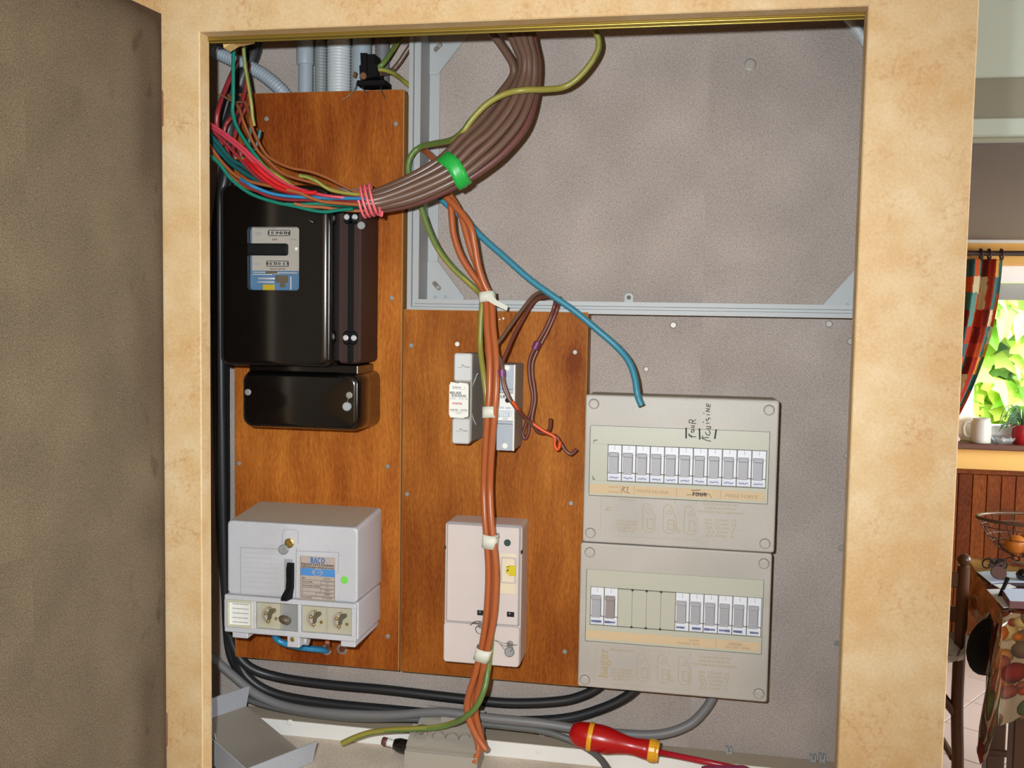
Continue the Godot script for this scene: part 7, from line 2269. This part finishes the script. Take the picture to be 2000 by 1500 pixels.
func sill_things(zk: float, ys: float) -> void:
	var zs := zk + 0.0
	var mx := 1.4075
	var o := thing("stoneware_mug", "cream stoneware beer mug on the kitchen window sill", "mug", V(mx, ys, zs))
	var p := o.position
	var g := G.new(p)
	g.smooth(true)
	g.lathe([Vector2(0.046, 0.0), Vector2(0.05, 0.004), Vector2(0.05, 0.02), Vector2(0.048, 0.095), Vector2(0.042, 0.112), Vector2(0.041, 0.126), Vector2(0.038, 0.126), Vector2(0.038, 0.02)], p, Vector3.UP, 28, true, true)
	put("body", g, M.stoneware, o)
	g = G.new(p)
	g.tube([p + V(-0.046, 0.1, 0.0), p + V(-0.072, 0.1, 0.0), p + V(-0.082, 0.07, 0), p + V(-0.072, 0.035, 0), p + V(-0.047, 0.03, 0)], 0.0065, 10)
	put("handle", g, M.stoneware, o)
	g = G.new(V(mx - 0.115, ys, zs))
	g.smooth(true)
	g.lathe([Vector2(0.005, 0), Vector2(0.016, 0.004), Vector2(0.019, 0.014), Vector2(0.011, 0.026), Vector2(0.004, 0.034), Vector2(0.002, 0.038)], g.o, Vector3.UP, 14)
	single("garlic_bulb", g, M.garlic, "small pinkish garlic bulb on the sill left of the mug", "garlic")
	# low cut glass dish
	var dx := 1.5128
	o = thing("glass_dish", "low cut glass dish on the sill between the mug and the red pot", "dish", V(dx, ys, zs))
	p = o.position
	g = G.new(p)
	var ls := []
	for q in [[0.030, 0.0], [0.040, 0.003], [0.055, 0.016], [0.064, 0.032], [0.061, 0.032], [0.051, 0.018], [0.036, 0.007]]:
		var l := []
		for i in 24:
			var a := TAU * i / 24.0
			var rr: float = q[0] * (1.0 + 0.05 * (1 if i % 2 else -1))
			l.append(p + V(cos(a) * rr, q[1] + (0.004 if i % 2 and q[1] > 0.03 else 0.0), -sin(a) * rr))
		ls.append(l)
	g.loft(ls)
	put("bowl", g, M.clear_glass, o)
	# red pot with a trailing plant
	var px := 1.6004
	o = thing("potted_plant", "trailing green plant in a red pot at the right edge of the sill", "plant", V(px, ys, zs))
	p = o.position
	g = G.new(p)
	g.smooth(true)
	g.lathe([Vector2(0.036, 0), Vector2(0.04, 0.002), Vector2(0.052, 0.088), Vector2(0.055, 0.09), Vector2(0.055, 0.1), Vector2(0.05, 0.1), Vector2(0.048, 0.085)], p, Vector3.UP, 24)
	put("pot", g, M.pot_red, o)
	var rng := RandomNumberGenerator.new()
	rng.seed = 7
	for i in 60:
		var a := rng.randf() * TAU
		var rad := rng.randf_range(0.05, 0.12)
		var top := rng.randf_range(0.10, 0.19)
		var dr := rng.randf_range(-0.02, 0.1)
		g = G.new(p)
		var e := V(cos(a), 0, sin(a) * 0.7)
		g.tube([p + V(0, 0.085, 0), p + V(0, top, 0) + e * rad * 0.4, p + V(0, top - 0.01, 0) + e * rad * 0.8, p + V(0, top - dr, 0) + e * rad], rng.randf_range(0.002, 0.0035), 5, 4)
		put("frond", g, M.plant_green, o)


func table_and_chair() -> void:
	# table top corners: the left edge runs from the far to the near corner
	var far := V(0.957, 0.76, -2.475)
	var near := V(0.884, 0.76, -1.775)
	var ux := V(0.9945, 0.0, 0.104).normalized()
	var L := 1.25
	var far2 := far + ux * L
	var near2 := near + ux * L
	var o := thing("dining_table", "dark wooden table under a fruit printed oilcloth in the kitchen", "table", V(1.55, 0.0, -2.1))
	var p := o.position
	var g := G.new(p)
	g.loft([[near + V(0.01, -0.03, -0.01), near2 + V(-0.01, -0.03, -0.01), far2 + V(-0.01, -0.03, 0.01), far + V(0.01, -0.03, 0.01)], [near + V(0.01, -0.003, -0.01), near2 + V(-0.01, -0.003, -0.01), far2 + V(-0.01, -0.003, 0.01), far + V(0.01, -0.003, 0.01)]])
	put("table_top", g, M.dark_wood, o)
	for c in [near + V(0.09, 0, -0.07), near2 + V(-0.1, 0, -0.07), far2 + V(-0.1, 0, 0.08), far + V(0.1, 0, 0.08)]:
		g = G.new(p)
		g.box(c.x - 0.03, c.x + 0.03, 0.0, 0.729, c.z - 0.03, c.z + 0.03, 0.004)
		put("leg", g, M.dark_wood, o)
	for q in [[far + V(0.09, -0.46, 0.05), far2 + V(-0.09, -0.46, 0.05), 0.024], [far + V(0.04, -0.66, 0.1), far2 + V(-0.09, -0.66, 0.1), 0.013], [far + V(-0.05, -0.69, 0.24), far2 + V(-0.09, -0.69, 0.24), 0.011]]:
		g = G.new(p)
		g.tube([q[0], q[1]], q[2], 10)
		put("stretcher", g, M.dark_wood, o)
	# oilcloth: top sheet and a drop with folds round the near and left sides
	var cl := G.new(V(1.5, 0.762, -2.1))
	cl.smooth(true)
	var y0 := 0.763
	var per := []
	# go round: far left, near left, near right; each entry is point, outward normal, drop
	var nl := (far - near).normalized().cross(Vector3.UP).normalized()
	if nl.x > 0:
		nl = -nl
	var nf := ux.cross(Vector3.UP).normalized()
	if nf.z < 0:
		nf = -nf
	for i in 25:
		var t := i / 24.0
		per.append([far.lerp(near, t), nl, 0.06 + 0.14 * t + 0.012 * sin(t * 16.0), 0.012 * sin(t * 22.0) + 0.012])
	for i in 7:
		var t := i / 6.0
		per.append([near, nl.slerp(nf, t), 0.24 + 0.20 * sin(t * PI), 0.03 + 0.03 * sin(t * PI)])
	for i in 41:
		var t := i / 40.0
		per.append([near.lerp(near2, t), nf, 0.27 + 0.06 * exp(-t * 8.0) - 0.02 * sin(t * 20.0), 0.014 + 0.012 * sin(t * 34.0)])
	for i in per.size() - 1:
		var a: Array = per[i]
		var b: Array = per[i + 1]
		var qs := []
		for e in [a, b]:
			var col := []
			var top: Vector3 = e[0]
			top.y = y0
			for k in 7:
				var s := k / 6.0
				var out: float = 0.006 + e[3] * s
				col.append(top + e[1] * (out if k > 0 else 0.0) - V(0, e[2] * s + (0.004 if k > 0 else 0.0), 0))
			qs.append(col)
		for k in 6:
			var v4 := [qs[0][k + 1], qs[1][k + 1], qs[1][k], qs[0][k]]
			var uv := [Vector2(i * 0.026, 0.3 + (k + 1) * 0.05), Vector2((i + 1) * 0.026, 0.3 + (k + 1) * 0.05), Vector2((i + 1) * 0.026, 0.3 + k * 0.05), Vector2(i * 0.026, 0.3 + k * 0.05)]
			for m in [0, 2, 1, 0, 3, 2]:
				cl.st.set_uv(uv[m])
				cl.st.add_vertex(v4[m] - cl.o)
	var tp := [near, near2, far2, far]
	var tv := [Vector2(0, 1), Vector2(1.6, 1), Vector2(1.6, 0.1), Vector2(0, 0.1)]
	for m in [0, 2, 1, 0, 3, 2]:
		cl.st.set_uv(tv[m])
		cl.st.add_vertex(V(tp[m].x, y0, tp[m].z) - cl.o)
	single("oilcloth", cl, M.oilcloth, "glossy oilcloth printed with red and orange fruit, draped over the kitchen table", "tablecloth")
	var yt := 0.764
	# wire fruit basket
	var bc := V(1.17, yt, -2.31)
	o = thing("fruit_basket", "oval wire basket on scrolled feet holding fruit on the kitchen table", "basket", bc)
	p = bc
	var levels := [[0.055, 0.12, 0.058], [0.075, 0.155, 0.075], [0.095, 0.175, 0.088], [0.115, 0.192, 0.098], [0.150, 0.212, 0.112], [0.176, 0.226, 0.122]]
	for i in levels.size():
		var q: Array = levels[i]
		var lp := []
		for k in 41:
			var a := TAU * k / 40.0
			lp.append(bc + V(cos(a) * q[1], q[0], sin(a) * q[2]))
		g = G.new(p)
		g.tube(lp, 0.006 if i == 5 else 0.0016, 8, 2)
		put("rim" if i == 5 else "hoop_wire", g, M.basket_wire, o)
	for k in 16:
		var a := TAU * k / 16.0
		var lp := []
		for q in levels:
			lp.append(bc + V(cos(a) * q[1], q[0], sin(a) * q[2]))
		g = G.new(p)
		g.tube(lp, 0.0016, 6, 3)
		put("upright_wire", g, M.basket_wire_dark, o)
	g = G.new(p)
	g.lathe([Vector2(0.001, 0.0), Vector2(0.058, 0.001), Vector2(0.058, 0.003)], bc + V(0, 0.054, 0), Vector3.UP, 20)
	put("bottom", g, M.basket_wire_dark, o)
	for k in 3:
		var a := PI + 0.75 - k * 1.9
		var c := bc + V(cos(a) * 0.125, 0.0, -sin(a) * 0.07 + 0.0)
		if k == 0:
			c = V(0.985, yt, -2.235)
		for s in [-1.0, 1.0]:
			var lp := []
			for i in 22:
				var t := i / 21.0
				var th := t * 7.5
				var rr := 0.021 * (1.0 - 0.75 * t)
				lp.append(c + V(s * (0.024 - rr * cos(th)), 0.026 + rr * sin(th) * 0.95 + 0.01 * (1.0 - t), 0))
			g = G.new(p)
			g.tube(lp, 0.0026, 7, 2)
			put("scroll_foot", g, M.basket_wire_dark, o)
		g = G.new(p)
		g.tube([c + V(0, 0.03, 0), c + V((bc.x - c.x) * 0.2, 0.05, (bc.z - c.z) * 0.2), c + V((bc.x - c.x) * 0.4, 0.06, (bc.z - c.z) * 0.4)], 0.0026, 7)
		put("foot_stay", g, M.basket_wire_dark, o)
	var fr := [[V(-0.115, 0.098, 0.045), 0.036, M.fruit_orange, "orange fruit at the left end of the wire basket"], [V(-0.055, 0.1, 0.05), 0.037, M.fruit_orange, "orange fruit second from the left in the wire basket"], [V(0.02, 0.1, 0.05), 0.034, M.fruit_red, "reddish fruit in the middle of the wire basket"], [V(0.085, 0.098, 0.045), 0.034, M.fruit_red, "reddish fruit beside the dark one in the wire basket"], [V(0.15, 0.115, 0.02), 0.04, M.fruit_dark, "dark red apple at the right of the wire basket"], [V(-0.04, 0.1, -0.035), 0.036, M.fruit_orange, "orange fruit at the back left of the wire basket"], [V(0.06, 0.1, -0.04), 0.036, M.fruit_red, "reddish fruit at the back right of the wire basket"]]
	for q in fr:
		var fg := G.new(bc + q[0] - V(0, q[1], 0))
		fg.smooth(true)
		var pr := []
		for i in 11:
			var a := PI * i / 10.0
			pr.append(Vector2(maxf(0.0006, sin(a) * q[1]), q[1] - cos(a) * q[1] * (0.94 - 0.06 * absf(cos(a)))))
		fg.lathe(pr, fg.o, Vector3.UP, 20)
		var fo := single("fruit", fg, q[2], q[3], "fruit", "fruit in the wire basket")
		var sg := G.new(fg.o)
		sg.tube([fg.o + V(0, q[1] * 1.85, 0), fg.o + V(0.004, q[1] * 1.98, 0)], 0.002, 6)
		put("stem", sg, M.dark_wood, fo)
	# papers, books and glasses
	paper("book", [V(0.9262, 0.772, -2.2189), V(0.9312, 0.772, -2.0695), V(0.9926, 0.772, -2.1041), V(0.989, 0.772, -2.2628)], 0.012, M.paper_blue, "thin dark edged booklet near the basket foot on the kitchen table", "booklet", M.book_dark)
	paper("paper_sheet", [V(0.9019, 0.768, -2.0094), V(0.8946, 0.768, -1.8044), V(0.9143, 0.768, -1.8146), V(0.9455, 0.768, -2.0265)], 0.001, M.paper_white, "loose white sheet along the left edge of the kitchen table", "paper", null)
	paper("paper_sheet", [V(0.9361, 0.769, -2.0758), V(0.9476, 0.769, -2.0233), V(1.0017, 0.769, -2.0554), V(0.986, 0.769, -2.1074)], 0.001, M.paper_white, "white sheet lying between the booklet and the thick book", "paper", null)
	paper("book", [V(0.9294, 0.788, -1.9603), V(0.9116, 0.788, -1.8083), V(0.9954, 0.788, -1.8186), V(1.0127, 0.788, -1.9696)], 0.022, M.paper_blue, "thick closed book with a pale cover near the table's front edge", "book", M.book_cover)
	paper("tray", [V(1.0115, 0.774, -2.2399), V(0.985, 0.774, -2.0883), V(1.1178, 0.774, -2.1159), V(1.1504, 0.774, -2.269)], 0.012, M.paper_blue, "pale flat box at the right edge of the kitchen table", "box", M.book_dark)
	var eye := thing("eyeglasses", "brown eyeglasses lying folded on the papers on the kitchen table", "glasses", V(0.9726, 0.775, -2.1324))
	for q in [[V(0.9937, 0.7798, -2.24), 0.02], [V(0.9658, 0.7811, -2.12), 0.021]]:
		var c: Vector3 = q[0]
		c.y = 0.797
		var lp := []
		for i in 19:
			var a := TAU * i / 18.0
			lp.append(c + V(cos(a) * q[1] * 1.1, sin(a) * q[1] * 0.85, -sin(a) * q[1] * 0.5))
		g = G.new(eye.position)
		g.tube(lp, 0.0022, 6, 2)
		put("rim", g, M.book_dark, eye)
		g = G.new(eye.position)
		lp.pop_back()
		var lq := []
		for v in lp:
			lq.append(v + V(0, 0.0008, 0.0014))
		g.loft([lp, lq])
		put("lens", g, M.lens_brown, eye)
	g = G.new(eye.position)
	g.tube([V(0.9958, 0.7745, -2.2), V(0.9955, 0.7796, -2.16), V(0.9909, 0.7727, -2.12), V(0.9826, 0.7657, -2.1)], 0.003, 6)
	put("temple", g, M.book_dark, eye)
	# small dark ornament on the pale box
	var kn := G.new(V(1.0431, 0.774, -2.1414))
	kn.smooth(true)
	kn.lathe([Vector2(0.006, 0), Vector2(0.018, 0.004), Vector2(0.022, 0.016), Vector2(0.016, 0.03), Vector2(0.005, 0.036)], kn.o, V(0.1, 1, 0.1), 14)
	single("dark_ornament", kn, M.bakelite, "small dark round ornament on the pale flat box", "ornament")
	# ladder back chair pushed in at the table's left side
	var zc := -2.0
	var cx := 0.8332
	o = thing("dining_chair", "dark wooden ladder-back chair with a pale seat beside the kitchen table", "chair", V(cx - 0.2, 0.0, zc - 0.2))
	p = o.position
	var back_x := cx - 0.39
	var posts := [[V(cx + 0.004, 0.0, zc + 0.02), V(cx - 0.004, 0.40, zc), V(cx - 0.004, 0.84, zc - 0.0)], [V(back_x, 0.0, zc + 0.02), V(back_x, 0.40, zc), V(back_x, 0.84, zc)]]
	for q in posts:
		g = G.new(p)
		g.tube([q[0], q[0].lerp(q[1], 0.5) + V(0.004, 0, 0), q[1], q[1].lerp(q[2], 0.5), q[2]], 0.0185, 14, 4)
		g.smooth(true)
		g.lathe([Vector2(0.012, 0.0), Vector2(0.010, 0.006), Vector2(0.019, 0.016), Vector2(0.021, 0.026), Vector2(0.015, 0.038), Vector2(0.003, 0.043)], q[2] - V(0, 0.004, 0), Vector3.UP, 14)
		put("back_post", g, M.chair_wood, o)
	for y in [0.80, 0.69]:
		g = G.new(p)
		g.box(back_x, cx, y - 0.03, y + 0.02, zc - 0.008, zc + 0.008, 0.004)
		put("slat", g, M.chair_wood, o)
	for x in [cx - 0.01, back_x + 0.01]:
		g = G.new(p)
		g.tube([V(x, 0.0, zc - 0.40), V(x, 0.535, zc - 0.40)], 0.018, 12)
		put("front_leg", g, M.chair_wood, o)
		g = G.new(p)
		g.tube([V(x, 0.22, zc), V(x, 0.22, zc - 0.4)], 0.011, 10)
		put("stretcher", g, M.chair_wood, o)
	g = G.new(p)
	g.tube([V(cx - 0.15, 0.545, zc - 0.01), V(cx - 0.004, 0.36, zc)], 0.015, 10)
	put("brace", g, M.chair_wood, o)
	g = G.new(p)
	g.smooth(true)
	g.box(back_x + 0.01, cx + 0.002, 0.535, 0.60, zc - 0.42, zc + 0.05, 0.022, 0.05, 4)
	put("seat", g, M.cushion, o)
	# black felt hat hanging at the table's end
	var hc := V(0.8928, 0.6114, -1.93)
	g = G.new(hc - V(0, 0.07, 0))
	g.smooth(true)
	var hs := []
	for i in 13:
		var a := PI * i / 12.0
		var l := []
		for k in 20:
			var b := TAU * k / 20.0
			l.append(hc + V(sin(a) * cos(b) * 0.062 + cos(a) * -0.012, -cos(a) * 0.092, -sin(a) * sin(b) * 0.05) + V(0.006 * sin(b * 3.0) * sin(a), 0, 0))
		hs.append(l)
	g.loft(hs)
	var bag := single("black_bag", g, M.black_felt, "rounded black bag hanging behind the corner of the oilcloth", "bag")
	var st := G.new(bag.position)
	st.tube([hc + V(0, 0.085, -0.005), hc + V(0.03, 0.16, -0.01), hc + V(0.05, 0.215, -0.01)], 0.006, 8)
	put("strap", st, M.black_felt, bag)


func paper(called: String, c: Array, h: float, m: Material, label: String, category: String, edge: Material) -> void:
	var y: float = c[0].y
	var at: Vector3 = (c[0] + c[2]) / 2.0
	at.y = y - h
	# give the outline as counter-clockwise from above
	var e: Array = c.duplicate()
	var n: Vector3 = (e[1] - e[0]).cross(e[2] - e[0])
	if n.y < 0:
		e.reverse()
	var lo := []
	var mid := []
	for q in e:
		lo.append(q - V(0, h, 0))
		mid.append(q - V(0, 0.0006, 0))
	if edge == null:
		var g := G.new(at)
		g.loft([lo, e])
		single(called, g, m, label, category)
		return
	var o := thing(called, label, category, at)
	var gb := G.new(at)
	gb.loft([lo, mid])
	put("block", gb, edge, o)
	var gt := G.new(at)
	var sm := []
	var s2 := []
	for q in e:
		var w: Vector3 = q.lerp(V(at.x, y, at.z), 0.04)
		sm.append(w - V(0, 0.001, 0))
		s2.append(w)
	gt.loft([sm, s2])
	put("cover", gt, m, o)


func tiles() -> void:
	var fl: Node3D = get_node("floor_room")
	var tm: ArrayMesh = null
	var s := 0.3
	var g := G.new()
	g.loft([[V(-0.148, 0, 0.148), V(0.148, 0, 0.148), V(0.148, 0, -0.148), V(-0.148, 0, -0.148)], [V(-0.148, 0.006, 0.148), V(0.148, 0.006, 0.148), V(0.148, 0.006, -0.148), V(-0.148, 0.006, -0.148)], [V(-0.146, 0.0075, 0.146), V(0.146, 0.0075, 0.146), V(0.146, 0.0075, -0.146), V(-0.146, 0.0075, -0.146)]])
	tm = g.done()
	var rng := RandomNumberGenerator.new()
	rng.seed = 3
	var a := deg_to_rad(33.0)
	for i in range(-14, 15):
		for j in range(-14, 15):
			var c := Vector2(i * s, j * s).rotated(a) + Vector2(1.3, -2.5)
			if c.x < 0.3 or c.x > 3.15 or c.y < -3.9 or c.y > -1.0:
				continue
			var o := MeshInstance3D.new()
			o.name = "tile"
			o.mesh = tm
			o.material_override = M.tile if rng.randf() < 0.6 else M.tile_b
			o.position = V(c.x, -0.0075, c.y) - fl.position
			o.rotation.y = -a
			fl.add_child(o, true)


# ---------------------------------------------------------------- outside the window

func outside() -> void:
	struct("ground_garden", bx(-3.0, 8.0, -0.3, -0.2, -14.0, -4.36), M.lawn, "lawn outside the kitchen window")
	var zg := -5.7
	struct("wall_garden", bx(-1.0, 6.0, -0.25, 2.3, zg - 0.5, zg - 0.2), M.garden_wall, "garden wall hidden under the creeper")
	var o := thing("creeper", "sunlit creeper with large bright green leaves outside the kitchen window", "creeper", V(1.9, -0.2, zg))
	var p := o.position
	var rng := RandomNumberGenerator.new()
	rng.seed = 17
	var ms := []
	for k in 3:
		# a broad leaf with three lobes and a folded midrib
		var half := [Vector2(0.0, 0.0), Vector2(0.028, 0.012), Vector2(0.05, 0.002), Vector2(0.046, 0.03), Vector2(0.058, 0.052), Vector2(0.03, 0.062), Vector2(0.022, 0.09), Vector2(0.0, 0.125 + 0.012 * k)]
		var g := G.new()
		for s in [-1.0, 1.0]:
			for i in range(1, half.size() - 1):
				var a := V(0, half[0].y + (half[-1].y) * 0.0, 0)
				var m0 := V(0, lerpf(0.0, half[-1].y, float(i - 1) / (half.size() - 2)), 0.0)
				var m1 := V(0, lerpf(0.0, half[-1].y, float(i) / (half.size() - 2)), 0.0)
				var q0 := V(s * half[i].x, half[i].y, -0.012 * half[i].x / 0.05)
				var q1 := V(s * half[i + 1].x, half[i + 1].y, -0.012 * half[i + 1].x / 0.05)
				if s > 0:
					g.quad(m0, q0, q1, m1)
				else:
					g.quad(m0, m1, q1, q0)
		ms.append(g.done())
	var mt := [M.leaf_a, M.leaf_b, M.leaf_c]
	for i in 290:
		var l := MeshInstance3D.new()
		l.name = "leaf"
		l.mesh = ms[rng.randi() % 3]
		l.material_override = mt[rng.randi() % 3]
		var x := rng.randf_range(1.35, 2.35)
		var y := rng.randf_range(0.7, 2.05)
		l.position = V(x, y, zg + rng.randf_range(0.06, 0.22)) - p
		var s := rng.randf_range(1.1, 1.9)
		l.basis = Basis.from_euler(V(rng.randf_range(-0.7, 0.05), rng.randf_range(-0.45, 0.45), PI + rng.randf_range(-1.0, 1.0))).scaled(V(s, s, s))
		o.add_child(l, true)
	var mm := MultiMesh.new()
	mm.transform_format = MultiMesh.TRANSFORM_3D
	mm.mesh = ms[0]
	mm.instance_count = 3200
	for i in 3200:
		var s := rng.randf_range(0.8, 1.5)
		var b := Basis.from_euler(V(rng.randf_range(-0.9, 0.2), rng.randf_range(-0.8, 0.8), PI + rng.randf_range(-1.2, 1.2))).scaled(V(s, s, s))
		mm.set_instance_transform(i, Transform3D(b, V(rng.randf_range(0.3, 4.2), rng.randf_range(0.0, 2.35), zg + rng.randf_range(0.0, 0.06)) - p))
	var mi := MultiMeshInstance3D.new()
	mi.name = "leaf_mass"
	mi.multimesh = mm
	mi.material_override = M.leaf_b
	mi.set_meta("kind", "stuff")
	o.add_child(mi)
	for i in 5:
		var g := G.new(p)
		var x := 1.3 + i * 0.28
		g.tube([V(x, -0.2, zg + 0.02), V(x + 0.05, 0.6, zg + 0.03), V(x - 0.04, 1.3, zg + 0.03), V(x + 0.06, 2.2, zg + 0.02)], 0.008, 7)
		put("stem", g, M.dark_wood, o)
